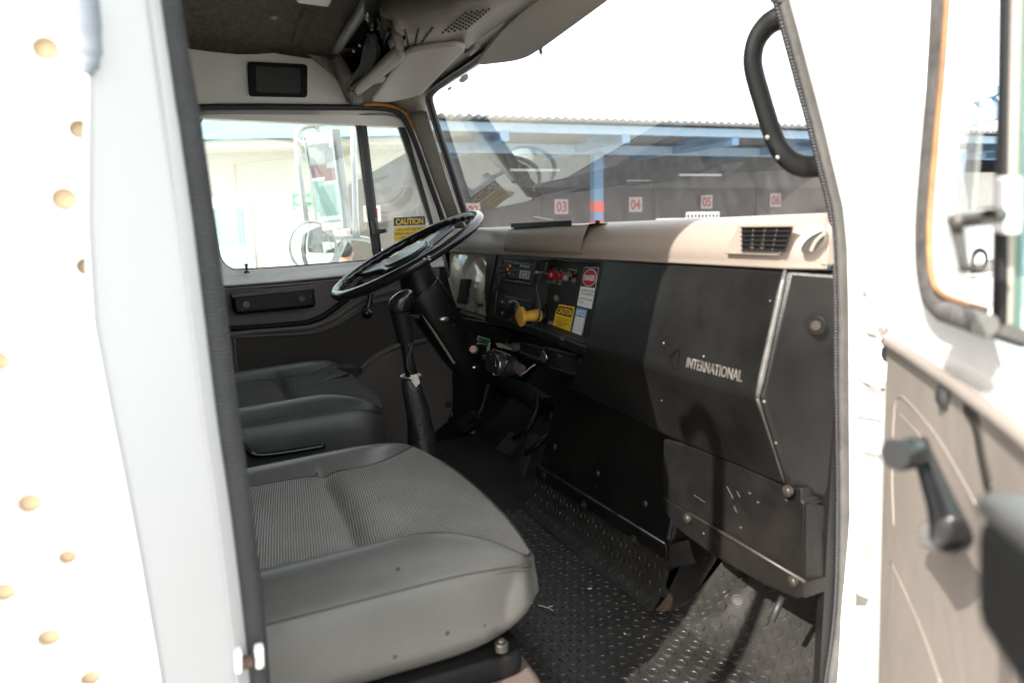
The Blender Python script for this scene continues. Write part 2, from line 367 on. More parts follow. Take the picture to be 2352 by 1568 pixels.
# =================================================================== TRUCK CAB
cab = root('truck_cab', 'white truck cab with brown headliner and both doorways, everything inside is bolted to it', 'truck cab', (0, .35, 1.0))
def wsY(x, zz): return .90-(zz-1.84)/(2.34-1.84)*.17+.06*(1-(x/.85)**2)
def WS(p):
    y = .8
    for _ in range(12):
        q = PY(y, p); y = wsY(q.x, q.z)
    return PY(y, p)
# --- shell: floor pan, roof, rear wall, sides
b = MB(); b.box((-.95, -.36, 1.0), (.93, 1.36, 1.035)); b.box((-.93, 1.30, 1.035), (.90, 1.36, 1.42)); b.box((-.80, 1.30, 1.42), (.80, 1.36, 1.70)); b.build('floor_pan', M_METB, cab)
b = MB(); b.slab([(-.97, -.38, 2.52), (1.0, -.38, 2.52), (1.0, .60, 2.52), (-.97, .60, 2.52)], (0, 0, .03)); b.slab([(-.97, .60, 2.52), (1.0, .60, 2.52), (.95, .86, 2.38), (-.92, .86, 2.38)], (0, .012, .03)); b.build('roof', M_WHITE, cab, bevel=.01)
b = MB(); b.box((-.95, -.38, 1.0), (.97, -.355, 2.52)); b.build('rear_wall', M_DOORV, cab)
# left side above the driver's door, behind it and the sill below
b = MB(); b.box((-.93, -.36, 2.235), (-.885, .70, 2.52)); b.build('side_header', M_WHITE2, cab)
b = MB(); b.box((-.95, -.36, 1.0), (-.885, -.07, 2.235)); b.build('side_panel', M_DOORV, cab)
# headliner, sagging where it meets the side header
edge = PX(-.872, *z(1, (1236, 330), (1420, 350), (1600, 362), (1730, 356), (1840, 345), (1900, 356), (2060, 382), (2236, 402)))
edge = [V((-.872, -.36, edge[0].z)), V((-.872, -.15, edge[0].z))]+edge+[V((-.872, .56, edge[-1].z-.005))]
rows = []
for x, dz in ((-.872, 0), (-.86, .012), (-.8, .022), (-.5, .03), (0, .034), (.5, .03), (.88, .0)):
    rows.append([V((x, e.y, (e.z if x < -.8 else 2.437)+dz+.004*math.sin(e.y*9+x*5))) for e in edge])
MB().grid(rows).build('headliner', M_LINER, cab, smooth=True, solid=.006)
b = MB()
for a, c in (((2060, 60), (1960, 290)), ((2135, 60), (2030, 300))): b.tube([PZ(2.452, z(1, a)), PZ(2.447, z(1, c))], .0025, 6)
b.build('headliner_seam', M_LINER, cab)
b = MB(); b.ball(PZ(2.452, z(1, (1838, 118))), (.011, .011, .005)); b.build('headliner_button', M_TAN2, cab)
# speaker cover on the side header
q = Q(*PX(-.880, *z(1, (1660, 416), (2064, 436), (2064, 658), (1672, 650))))
o = MB(); o.slab(roundpoly([q(0, 0), q(1, 0), q(1, 1), q(0, 1)], .012), q.n*.008); sp = o.build('speaker_cover', M_BLK2, cab, bevel=.003)
o = MB(); s2 = q.sub(.12, .12, .88, .9); o.slab(roundpoly([s2(0, 0), s2(1, 0), s2(1, 1), s2(0, 1)], .01), q.n*.011); o.build('grille', M_RUB, sp, bevel=.002)
o = MB(); q.disc(o, .06, .5, .004, .008, .0095); q.disc(o, .94, .5, .004, .008, .0095); o.build('screw', M_BLK, sp)
# left door seal (rubber round the driver's doorway) and the ochre foam edge over it
lp = z(2, (-900, 880), (-860, 760), (-800, 722), (0, 722), (380, 728), (500, 765), (560, 850), (620, 990), (710, 1240), (790, 1470), (850, 1640), (870, 1900))
MB().tube(cr(PX(-.872, *lp), 6), .0105, 10).build('door_seal', M_RUB, cab, smooth=True)
fo = z(2, (250, 706), (380, 705), (500, 735), (560, 800), (622, 905))
MB().tube(cr([p+V((.004, 0, 0)) for p in PX(-.862, *fo)], 5), [.002]+[.006]*18+[.006]*2, 8).build('foam_strip', M_OCHRE, cab, smooth=True)

# --- windscreen, its rubber, header trim and pillars
rows = []
for i in range(9):
    zz = 1.80+(2.36-1.80)*i/8; rows.append([V((x, wsY(x, zz), zz)) for x in [(-.86+1.76*j/20) for j in range(21)]])
MB().grid(rows).build('windscreen', M_GLASSW, cab, smooth=True)
wp = [WS(p) for p in z(2, (1700, -60), (1400, 160), (1010, 432), (860, 530), (755, 610), (728, 660), (745, 740), (800, 920), (860, 1100), (920, 1290), (985, 1480))]
wp = [V((.86, wsY(.86, 2.345), 2.345))]+wp+[V((-.70, wsY(-.70, 1.83), 1.83))]
wc = cr(wp, 6)
MB().tube([p-V((0, .012, 0)) for p in wc], .011, 10).build('windscreen_seal', M_RUB, cab, smooth=True)
MB().tube([p-V((0, .024, 0)) for p in wc], .0045, 8).build('windscreen_gasket', M_GLOSS, cab, smooth=True)
# body pillar behind the trim
b = MB(); b.slab(PX(-.90, (925, 262), (952, 300), (1020, 500), (1060, 640), (1072, 560), (1042, 470), (975, 262), (970, 235), (900, 235)), (-.03, 0, 0)); b.build('pillar', M_TAN2, cab)
# left pillar trim
def prow(a, m, c, ya, ym, yc): return [PX(ya, z(2, a)), PX(ym, z(2, m)), WS(z(2, c))-V((0, .016, 0))]
ROWS = [((560, 765), (630, 745), (712, 752), -.862, -.815), ((585, 830), (650, 800), (724, 800), -.862, -.815), ((650, 990), (710, 960), (772, 960), -.862, -.812), ((735, 1230), (795, 1200), (846, 1200), -.862, -.808), ((830, 1480), (890, 1440), (925, 1430), -.862, -.805), ((900, 1640), (960, 1600), (1000, 1590), -.862, -.80)]
rows = [prow(a, m, c, xa, xm, 0) for a, m, c, xa, xm in ROWS]
MB().grid([cr(r, 4) for r in rows]).build('pillar_trim', M_TAN2, cab, smooth=True, solid=.004)
# header trim from the console to the windscreen, wrapped down at its left end
low = [PX(-.866, z(2, (60, 420))), PX(-.866, z(2, (110, 590))), PX(-.866, z(2, (185, 706))), PX(-.866, z(2, (430, 704))), PX(-.864, z(2, (530, 748))), PX(-.855, z(2, (600, 772))), PX(-.83, z(2, (705, 764)))]
low += [w-V((0, .004, -.004)) for w in [WS(z(2, (712, 650))), WS(z(2, (745, 596))), WS(z(2, (1005, 420))), WS(z(2, (1420, 130)))]]+[V((.4, .775, 2.36)), V((.9, .70, 2.36))]
up = [V((-.862, .36, 2.46)), V((-.858, .44, 2.40)), V((-.852, .50, 2.345)), V((-.80, .56, 2.35)), V((-.76, .585, 2.352)), V((-.72, .60, 2.355)), V((-.66, .60, 2.355)), V((-.62, .6, 2.355)), V((-.55, .6, 2.355)), V((-.2, .6, 2.355)), V((.1, .61, 2.36)), V((.4, .62, 2.37)), V((.9, .62, 2.38))]
mid = [a.lerp(c, .5)+V((0, .0, .012)) for a, c in zip(low, up)]
MB().grid([cr(low, 4), cr(mid, 4), cr(up, 4)]).build('header_trim', M_TAN2, cab, smooth=True, solid=.004)
# right pillar: seal, pillar behind it, white jamb
SR = z(3, (815, -120), (845, 0), (900, 200), (985, 520), (1060, 800), (1120, 1050), (1180, 1300), (1206, 1560))+[(1938, 720), (1939, 919), (1941, 1200), (1934, 1400), (1912, 1568), (1880, 1750)]
SL = [(350, -200), (378, 0), (397, 115), (427, 285), (461, 513), (490, 746), (517, 960), (549, 1180), (575, 1400), (590, 1568), (604, 1750)]
sr = PX(.93, *SR); sl = PX(.93, *SL)
loop = sr+[V((.93, .66, 1.06)), V((.93, .45, 1.045)), V((.93, .2, 1.045))]+sl[::-1]+[V((.93, .02, 2.36)), V((.93, .12, 2.42)), V((.93, .45, 2.43)), V((.93, .60, 2.37))]
lc = cr(loop, 6, True)
nsr = 13*6
MB().tube(lc[:nsr], .0095, 12, flat=((1, 0, 0), .7)).build('door_seal', M_SEAL2, cab, smooth=True, label='faded rubber seal on the front pillar')
MB().tube(lc[nsr:]+[lc[0]], .0125, 12, flat=((1, 0, 0), .7)).build('door_seal', M_SEAL, cab, smooth=True)
MB().tube([p+V((-.006, -.0085, 0)) for p in lc[:nsr]], .0042, 8).build('seal_lip', M_SEAL, cab, smooth=True)
b = MB(); b.tube(cr([PX(.905, (p[0]-1, p[1])) for p in SR[:9]], 5), .011, 10); b.build('pillar', M_TAN, cab, smooth=True)
# white jamb forward of the right seal
rows = []
for i, (p, q_) in enumerate(zip(sr, SR)):
    if i == 0: q_ = (q_[0], q_[1])
    e = PX(.936, (q_[0]+14, q_[1]))
    rows.append([e+V((-.03, .03, 0)), e, e+V((.03, -.006, 0)), e+V((.09, -.012, 0)), e+V((.15, .02, 0))])
MB().grid(rows).build('door_jamb', M_WHITE, cab, smooth=True, solid=.006)
# hinge plates, access holes and hinge knuckle in the jamb
J0 = PX(.96, (1985, 900)); JN = V((-.15, -1, 0)).normalized()
def jq(*p): return PN(J0+JN*.016, JN, *z('A', *p))
b = MB(); a = jq((120, 292), (222, 300), (224, 480), (150, 486), (118, 462)); b.slab(roundpoly(a, .006), -JN*.012); h1 = b.build('hinge_plate', M_WHITE, cab, bevel=.002)
b = MB(); a = jq((152, 350), (225, 350), (225, 500), (165, 470)); b.slab([p+JN*.004 for p in a], JN*.012); b.build('hinge_leaf', M_WHITE, h1, bevel=.002)
b = MB(); a = jq((116, 600), (222, 618), (222, 748), (128, 722)); b.slab(roundpoly(a, .006), -JN*.008); b.build('access_cover', M_WHITE, cab, bevel=.002)
b = MB(); a = jq((110, 1236), (204, 1262), (204, 1430), (112, 1405)); b.slab(roundpoly(a, .005), -JN*.012); h2 = b.build('hinge_plate', M_WHITE, cab, bevel=.002)
b = MB(); c1, c2 = jq((176, 1300), (176, 1450)); b.cyl(c1+JN*.014, c2+JN*.014, .017); b.build('hinge_knuckle', M_WHITE, h2, bevel=.002)
b = MB(); c1 = jq((172, 1092), (172, 1093))[0]; b.tube([c1, c1+JN*.004], .014, 20); b.build('rubber_plug', M_PLUGSHADE, cab, bevel=.001)
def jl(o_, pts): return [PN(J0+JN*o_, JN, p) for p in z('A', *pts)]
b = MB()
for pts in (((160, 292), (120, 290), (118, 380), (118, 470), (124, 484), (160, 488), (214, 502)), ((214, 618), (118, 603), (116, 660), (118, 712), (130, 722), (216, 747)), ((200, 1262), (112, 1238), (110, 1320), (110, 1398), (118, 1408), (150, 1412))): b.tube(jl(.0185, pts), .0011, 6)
b.build('hinge_gap_shade', M_PLUGSHADE, cab)  # grey lines laid on as the shade of the hinge gaps
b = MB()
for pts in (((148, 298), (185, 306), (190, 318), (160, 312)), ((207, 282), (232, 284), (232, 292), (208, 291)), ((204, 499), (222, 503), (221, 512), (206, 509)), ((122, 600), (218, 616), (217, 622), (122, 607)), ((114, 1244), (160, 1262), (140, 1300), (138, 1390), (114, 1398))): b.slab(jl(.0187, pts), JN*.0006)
b.build('hinge_slot_shade', M_SLOTSHADE, cab)  # flat dark patches laid on as the shade of the slots
b = MB(); c1 = jq((152, 158), (152, 159))[0]; b.tube([c1, c1+JN*.004], .004, 10); c1 = jq((218, 290), (218, 291))[0]; b.tube([c1, c1+JN*.008], .005, 10); b.build('screw', M_TAN2, cab)

# --- rear jamb of the right doorway (left of the picture): a shaded strip, then a sunlit post with holes
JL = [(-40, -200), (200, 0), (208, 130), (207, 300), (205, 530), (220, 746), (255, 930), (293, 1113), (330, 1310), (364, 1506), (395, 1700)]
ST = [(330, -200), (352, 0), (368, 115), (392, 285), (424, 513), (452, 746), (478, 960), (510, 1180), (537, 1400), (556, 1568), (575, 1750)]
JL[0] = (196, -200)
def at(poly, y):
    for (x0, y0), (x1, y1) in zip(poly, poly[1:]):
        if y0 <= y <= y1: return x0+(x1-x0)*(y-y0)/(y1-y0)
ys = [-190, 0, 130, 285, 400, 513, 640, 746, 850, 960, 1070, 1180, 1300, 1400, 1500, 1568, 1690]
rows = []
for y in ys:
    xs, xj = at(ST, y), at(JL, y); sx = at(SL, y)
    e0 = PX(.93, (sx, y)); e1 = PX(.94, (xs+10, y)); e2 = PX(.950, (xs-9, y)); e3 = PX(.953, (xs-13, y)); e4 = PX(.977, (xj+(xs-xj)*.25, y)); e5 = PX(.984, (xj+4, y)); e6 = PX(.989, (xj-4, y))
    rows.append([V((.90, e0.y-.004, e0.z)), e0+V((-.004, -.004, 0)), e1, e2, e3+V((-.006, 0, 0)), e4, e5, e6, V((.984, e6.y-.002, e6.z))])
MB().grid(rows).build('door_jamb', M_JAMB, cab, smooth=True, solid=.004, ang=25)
# post with drilled holes, on the outside of the cab
post = []
yy = [-190, 0, 130, 285, 400, 513, 640, 746, 850, 960, 1070, 1180, 1300, 1400, 1500, 1568, 1690]
L_, R_ = [], []
for y in yy:
    e = PX(0.987, (at(JL, y)-3, y)); R_.append(e); L_.append(V((0.987, e.y-.22, e.z)))
b = MB(); b.slab([p for p in R_]+L_[::-1], (-.006, 0, 0)); po = b.build('perforated_post', M_POST, cab)
cut = MB()
for (hx, hy), r in [((182, 297), .010), ((148, 458), .0122), ((214, 612), .0095), ((68, 1157), .0118), ((155, 1281), .0095), ((8, 1362), .0118), ((113, 1466), .0118), ((208, 1560), .011), ((104, 112), .012), ((-4, 830), .0105)]:
    if hx > at(JL, hy)-12: hx = at(JL, hy)-14
    c = PX(0.987, (hx, hy)); cut.tube([c-V((.03, 0, 0)), c+V((.03, 0, 0))], r*.72, 24)
cu = cut.build('cutter', M_TAN, None)
bo = po.modifiers.new('holes', 'BOOLEAN'); bo.operation = 'DIFFERENCE'; bo.object = cu; bo.solver = 'EXACT'
dg = bpy.context.evaluated_depsgraph_get(); dg.update(); nm = bpy.data.meshes.new_from_object(po.evaluated_get(dg)); po.modifiers.clear(); po.data = nm; bpy.data.objects.remove(cu)
bv = po.modifiers.new('b', 'BEVEL'); bv.width = .0012; bv.segments = 2; bv.limit_method = 'ANGLE'
b = MB(); b.slab([p+V((-.009, .0, 0)) for p in R_[:1]]+[p+V((-.009, -.004, 0)) for p in R_[1:]]+[p+V((-.009, 0, 0)) for p in L_[::-1]], (-.004, 0, 0)); b.build('post_lining', pbr('cream_primer', (.62, .47, .30), .7, var=.15, vscale=30), cab)
# dark rubber bump at the top of the post
b = MB(); pa = z(1, (560, -40), (575, 100), (595, 300), (600, 420), (575, 500)); b.tube(cr([PX(.992, p) for p in pa], 5), [.010]*8+[.009]*5+[.007]*4+[.005]*3+[.001], 10, flat=((1, 0, 0), .5)); b.build('post_rubber', M_PRUB, cab, smooth=True)
# striker bolt on the seal edge
s0 = PX(.945, (568, 1518)); b = MB()
b.slab(roundpoly(PX(.958, (538, 1500), (556, 1494), (556, 1548), (540, 1546)), .003), (-.01, 0, 0)); st = b.build('striker', M_WHITE, cab, bevel=.002)
b = MB(); p1, p2, p3 = PX(.95, (548, 1523), (578, 1516), (600, 1512)); b.cyl(p1, p2, .0062, mi=0); b.build('pin', M_RUST, st)
b = MB(); b.slab(roundpoly(PX(.952, (584, 1492), (606, 1486), (608, 1534), (588, 1540)), .003), (-.012, 0, 0)); b.build('head', M_WHITE, st, bevel=.003)
# outer right side behind the doorway and below it
b = MB(); b.box((.94, -.36, .95), (.966, -.12, 2.52)); b.box((.94, -.36, .80), (1.0, .80, 1.0)); b.box((.945, -.2, 2.44), (.985, .62, 2.53)); b.build('side_panel', M_WHITE, cab, bevel=.01)
b = MB(); b.box((.925, -.355, 1.04), (.936, -.03, 2.43)); b.build('dark_bounce_liner', M_DOORV, cab)  # unseen dark slab added to cut white bounce inside the cab
# grab handle outside the rear post (its arched shadow falls on the dash)
b = MB(); b.tube(cr([(1.05, -.12, 2.19), (1.085, -.085, 2.19), (1.10, -.05, 2.15), (1.10, -.04, 2.05), (1.10, -.04, 1.75), (1.10, -.05, 1.62), (1.085, -.085, 1.58), (1.05, -.12, 1.58)], 6), .014, 10); b.v = [p+V((.42, -.9, .75))*.20+V((.02, 0, .03)) for p in b.v]; b.build('outer_handle', M_GLOSS, cab, smooth=True)
# hood ahead of the windscreen
rows = []
for y, w, zt in ((1.04, .84, 1.775), (1.2, .83, 1.765), (1.7, .74, 1.72), (2.3, .62, 1.66), (2.55, .58, 1.55), (2.6, .56, 1.2)):
    rows.append([V((w*math.sin(a)*1.0, y, zt-(.55 if y > 1.4 else .06)*(1-math.cos(a))**1.6*.9)) for a in [R(-90+180*i/16) for i in range(17)]])
MB().grid(rows).build('hood', M_WHITE, cab, smooth=True, solid=.01)
b = MB(); b.box((-.80, 1.37, 1.0), (.80, 1.39, 1.70)); b.build('cowl', M_BLK2, cab)
# left kick wall of the driver's footwell
b = MB(); b.slab([(-.895, .62, 1.0), (-.895, 1.36, 1.0), (-.895, 1.36, 1.86), (-.895, .80, 1.86), (-.895, .80, 1.5), (-.895, .62, 1.06)], (-.03, 0, 0)); b.build('kick_panel', M_METB, cab)
# tan base of the right pillar beside the dash end
b = MB(); b.slab([(.926, .766, 1.797), (.926, 1.0, 1.797), (.926, .95, 1.885), (.926, .80, 1.885), (.926, .775, 1.868)], (-.012, 0, 0)); b.build('pillar_base', M_TAN, cab, bevel=.004)
# right kick panel
b = MB(); b.slab([(.925, .80, 1.04), (.925, 1.36, 1.04), (.925, 1.36, 1.42), (.925, 1.02, 1.50), (.925, .93, 1.86), (.925, .80, 1.86)], (-.012, 0, 0)); b.build('kick_panel', M_BLK, cab)
b = MB(); b.slab([(.928, .82, .98), (.928, 1.40, .98), (.928, 1.40, 1.43), (.928, 1.03, 1.51), (.928, .94, 1.86), (.928, .84, 1.86)], (.016, 0, 0)); b.box((.80, .99, 1.38), (.83, 1.40, 1.75)); b.build('cowl_side', M_WHITE, cab, bevel=.006)

# =================================================================== DRIVER'S DOOR
dd = root('driver_door', 'closed white driver door with dark taupe trim, low black armrest and window', 'door', (-.9, .35, 1.05))
XI = -.885
gm = cr(PX(XI, *[(481, 265.6), (463, 273), (453.5, 293), (460, 345), (474, 426), (489, 505), (502, 580), (508, 597), (518, 610), (533, 618), (556, 620), (700, 611), (835, 600), (900, 594), (985, 588), (1003, 580), (1006, 560), (1000, 530), (980, 455), (955, 370), (938, 310), (925, 285), (905, 270), (870, 266.5), (700, 266)]), 3, True)
outr = PX(XI, *[(478, 249), (452, 259), (443, 285), (448, 345), (462, 430), (478, 520), (490, 600), (497, 640), (499, 659), (560, 655), (640, 649), (740, 640), (835, 631), (905, 624), (1010, 614), (1040, 606), (1030, 560), (1014, 520), (994, 452), (970, 372), (952, 305), (938, 277), (910, 257), (870, 251), (700, 250)])
outr[:10] = [V((p.x, min(p.y, -.02) if i > 1 else p.y, p.z)) if 2 <= i <= 8 else p for i, p in enumerate(outr[:10])]
n = 150
def start(loop, ref):
    k = min(range(len(loop)), key=lambda i: (V(loop[i])-ref).length); return loop[k:]+loop[:k]
ref = PX(XI, (700, 258)); go = resamp(start(cr(outr, 3, True), ref), n); gi = resamp(start(gm, ref), n)
MB().ring(go, gi, (-.035, 0, 0)).build('window_frame', M_WHITE, dd, bevel=.006, ang=50)
MB().tube([p+V((-.014, 0, 0)) for p in gi], .0045, 8, closed=True).build('window_gasket', M_RUB, dd, smooth=True)
MB().slab([p+V((-.020, 0, 0)) for p in PX(XI, (452, 266), (450, 300), (506, 600), (556, 622), (862, 600), (826, 262))], (-.004, 0, 0)).build('window_glass', M_GLASSD, dd)
# white sill below the glass in brighter paint
lt_ = [(497, 600), (512, 616), (533, 622), (556, 624), (640, 617.5), (740, 609), (835, 603), (905, 598), (985, 592), (1040, 586)]
lb_ = [(492, 640), (496, 652), (510, 657), (540, 656), (640, 648), (740, 639), (835, 631), (905, 624), (985, 616), (1040, 610)]
rows = [PX(XI-.016, *lt_), PX(XI-.006, *[(a[0]*.85+c[0]*.15, a[1]*.85+c[1]*.15) for a, c in zip(lt_, lb_)]), PX(XI+.016, *[(a[0]*.4+c[0]*.6, a[1]*.4+c[1]*.6) for a, c in zip(lt_, lb_)]), PX(XI+.024, *[(a[0]*.15+c[0]*.85, a[1]*.15+c[1]*.85) for a, c in zip(lt_, lb_)]), PX(XI+.020, *lb_), [p+V((-.04, 0, -.004)) for p in PX(XI+.016, *lb_)]]
MB().grid([cr(r_, 3) for r_ in rows]).build('window_sill', M_WHITE, dd, smooth=True)
# vent window: divider bar, rubber frame, glass, latch
b = MB(); b.slab(PX(XI-.006, (815, 264), (840, 264), (878, 585), (858, 600)), (-.02, 0, 0)); b.build('divider_bar', M_GLOSS, dd, bevel=.003)
vi = z(2, (268, 832), (285, 826), (455, 830), (490, 850), (508, 895), (560, 1050), (640, 1310), (705, 1510))+[(1000, 560), (1000, 582), (985, 590), (880, 594), (872, 586)]
vo = z(2, (240, 790), (262, 780), (470, 784), (520, 805), (550, 880), (600, 1045), (672, 1290), (745, 1510))+[(1010, 560), (1012, 590), (990, 600), (874, 606), (858, 594)]
vI = resamp(cr(PX(XI-.004, *vi), 3, True), 90); vO = resamp(cr(PX(XI-.004, *vo), 3, True), 90)
MB().ring(vO, vI, (-.02, 0, 0)).build('vent_rubber', M_RUB, dd, bevel=.003)
MB().slab([p+V((-.012, 0, 0)) for p in PX(XI, (838, 280), (905, 278), (930, 300), (1008, 560), (1008, 592), (872, 600))], (-.004, 0, 0)).build('vent_glass', M_GLASSV, dd)
q = Q(*PX(XI+.006, *z('G', (552, 312), (630, 300), (662, 465), (578, 482)))); b = MB(); q.box(b, 0, 0, 1, 1, -.01, .006)
b.tube(PX(XI+.016, *z('G', (600, 275), (640, 460))), .006, 8)
lat = b.build('vent_latch', M_BROWNP, dd, bevel=.002)
b = MB(); b.tube([PX(XI+.012, z('G', (660, 440))), PX(XI+.012, z('G', (740, 428)))], [.009, .008], 10); b.tube([PX(XI, z('G', (728, 428))), PX(XI+.028, z('G', (735, 430)))], .006, 12); b.build('latch_lever', M_RUB, lat, smooth=True, ang=40)
b = MB(); b.ball(PX(XI+.029, z('G', (737, 431))), .004); b.build('latch_pin', M_STEEL, lat)
# lock pin
b = MB(); p0, p1 = PX(XI+.012, *z('F', (465, 1500), (458, 1424))); b.tube([p0, p0.lerp(p1, .75), p1], [.0042, .0042, .0075], 10); b.tube([p0-V((0, 0, .002)), p0+V((0, 0, .004))], [.009, .008], 12); b.build('lock_pin', M_RUB, dd)
# inner panel
pf = [(1004, 990), (1030, 968), (1040, 940), (1041, 900), (1038, 815), (1028, 760), (1015, 700), (1010, 640)]
pan = [(490, 660), (640, 650), (740, 641), (905, 625), (1010, 612)]
P = PX(XI-.002, *pan)+PX(XI-.002, *pf[::-1])+[PX(XI-.002, (930, 1100)), V((XI-.002, .52, 1.04)), V((XI-.002, -.05, 1.04)), V((XI-.002, -.05, 1.68))]
MB().slab(P, (-.02, 0, 0)).build('door_panel', M_DOORV, dd, bevel=.006)
# white outer skin with the bright edge seen along the front of the panel
E2 = PX(XI-.012, *[(995, 1000), (1033, 980), (1049, 950), (1050, 900), (1047, 810), (1038, 755), (1024, 690), (1020, 606)])
b = MB(); b.slab([V((XI-.012, -.06, 1.70))]+[PX(XI-.012, (700, 640))]+E2[::-1]+[PX(XI-.012, (930, 1110)), V((XI-.012, .5, 1.02)), V((XI-.012, -.06, 1.02))], (-.03, 0, 0)); b.build('door_skin', M_WHITE, dd, bevel=.004)
# stitched top roll, dark groove, pocket mouldings
MB().tube(cr(PX(XI+.002, *[(495, 664), (640, 655), (740, 646), (905, 630), (1008, 618)]), 5), .004, 8).build('stitched_edge', M_BEIGE, dd, smooth=True)
gr = z(4, (300, 872), (345, 865), (600, 850), (850, 828), (930, 808), (1000, 778), (1090, 715), (1180, 640), (1260, 545))
MB().tube(cr(PX(XI+.001, *gr), 6), .011, 10, flat=((1, 0, 0), .45)).build('trim_groove', M_BLK2, dd, smooth=True)
ro = z(4, (300, 925), (520, 885), (850, 860), (960, 838), (1070, 790), (1180, 715), (1300, 650), (1450, 610), (1560, 605))
MB().tube(cr(PX(XI-.001, *ro), 6), .012, 10, flat=((1, 0, 0), .5)).build('moulding', M_DOORV, dd, smooth=True)
po_ = z(4, (430, 1240), (405, 1080), (400, 950), (430, 920), (900, 895), (1060, 850), (1200, 770), (1330, 690), (1560, 660), (1700, 700), (1750, 800), (1755, 900), (1720, 935), (1560, 965), (1420, 1020), (1300, 1110), (1200, 1240), (1150, 1400), (450, 1400))
pc = cr(PX(XI+.0015, *po_), 3, True); MB().slab(pc, (-.004, 0, 0)).build('carpet_panel', M_CARPET, dd)
MB().tube([p+V((.001, 0, 0)) for p in pc], .005, 8, closed=True).build('carpet_piping', M_DOORV, dd, smooth=True)
po2 = z(4, (1250, 1135), (1350, 1050), (1480, 985), (1640, 955), (1760, 930), (1850, 1000)); MB().tube(cr(PX(XI, *po2), 6), .012, 10, flat=((1, 0, 0), .6)).build('pocket_edge', M_DOORV, dd, smooth=True)
b = MB()
for p in z(4, (1838, 1370), (308, 612), (1385, 520)): b.ball(PX(XI+.002, p), (.004, .013, .013), 12)
b.build('trim_clip', M_RUB, dd, smooth=True)
# armrest
q = Q(*PX(XI+.05, *z(4, (372, 632), (935, 575), (952, 722), (398, 776))), n=(1, 0, 0))
b = MB(); b.slab(roundpoly([q(0, 0), q(1, 0), q(1, 1), q(0, 1)], .018), (-.055, 0, 0)); ar = b.build('armrest', M_BLK, dd, bevel=.012, seg=3)
b = MB(); b.slab(roundpoly([q(.0, -.02, .004), q(1, -.05, .004), q(1, .20, .004), q(.0, .22, .004)], .012), (-.05, 0, 0)); b.build('armrest_pad', M_VINYLD, ar, bevel=.008, seg=3)
b = MB()
for u, v in ((.16, .55), (.83, .52)): q.disc(b, u, v, .0115, 0, .002, 18)
b.build('screw_recess', M_GLOSS, ar)
b = MB()
for u, v in ((.16, .55), (.83, .52)): q.disc(b, u, v, .005, .002, .004, 10)
b.build('screw', M_BROWNP, ar)
# window crank low on the driver door (hangs below the wheel rim)
b = MB(); c0, c1, c2 = PX(XI+.05, *z('G', (560, 1170), (545, 1290), (510, 1420))); b.tube(cr([c0, c1, c2], 5), [.008, .009, .010, .010, .011, .012, .013, .015, .017, .019, .020], 12, flat=((1, 0, 0), .6)); ck = b.build('window_crank', M_GLOSS, dd, smooth=True)
b = MB(); b.cyl(PX(XI, z('G', (575, 1160))), PX(XI+.05, z('G', (565, 1165))), .012); b.build('crank_boss', M_GLOSS, ck, smooth=True, ang=40)
b = MB(); b.ball(PX(XI+.06, z('G', (510, 1425))), (.018, .021, .021)); b.build('crank_knob', M_GLOSS, ck, smooth=True)

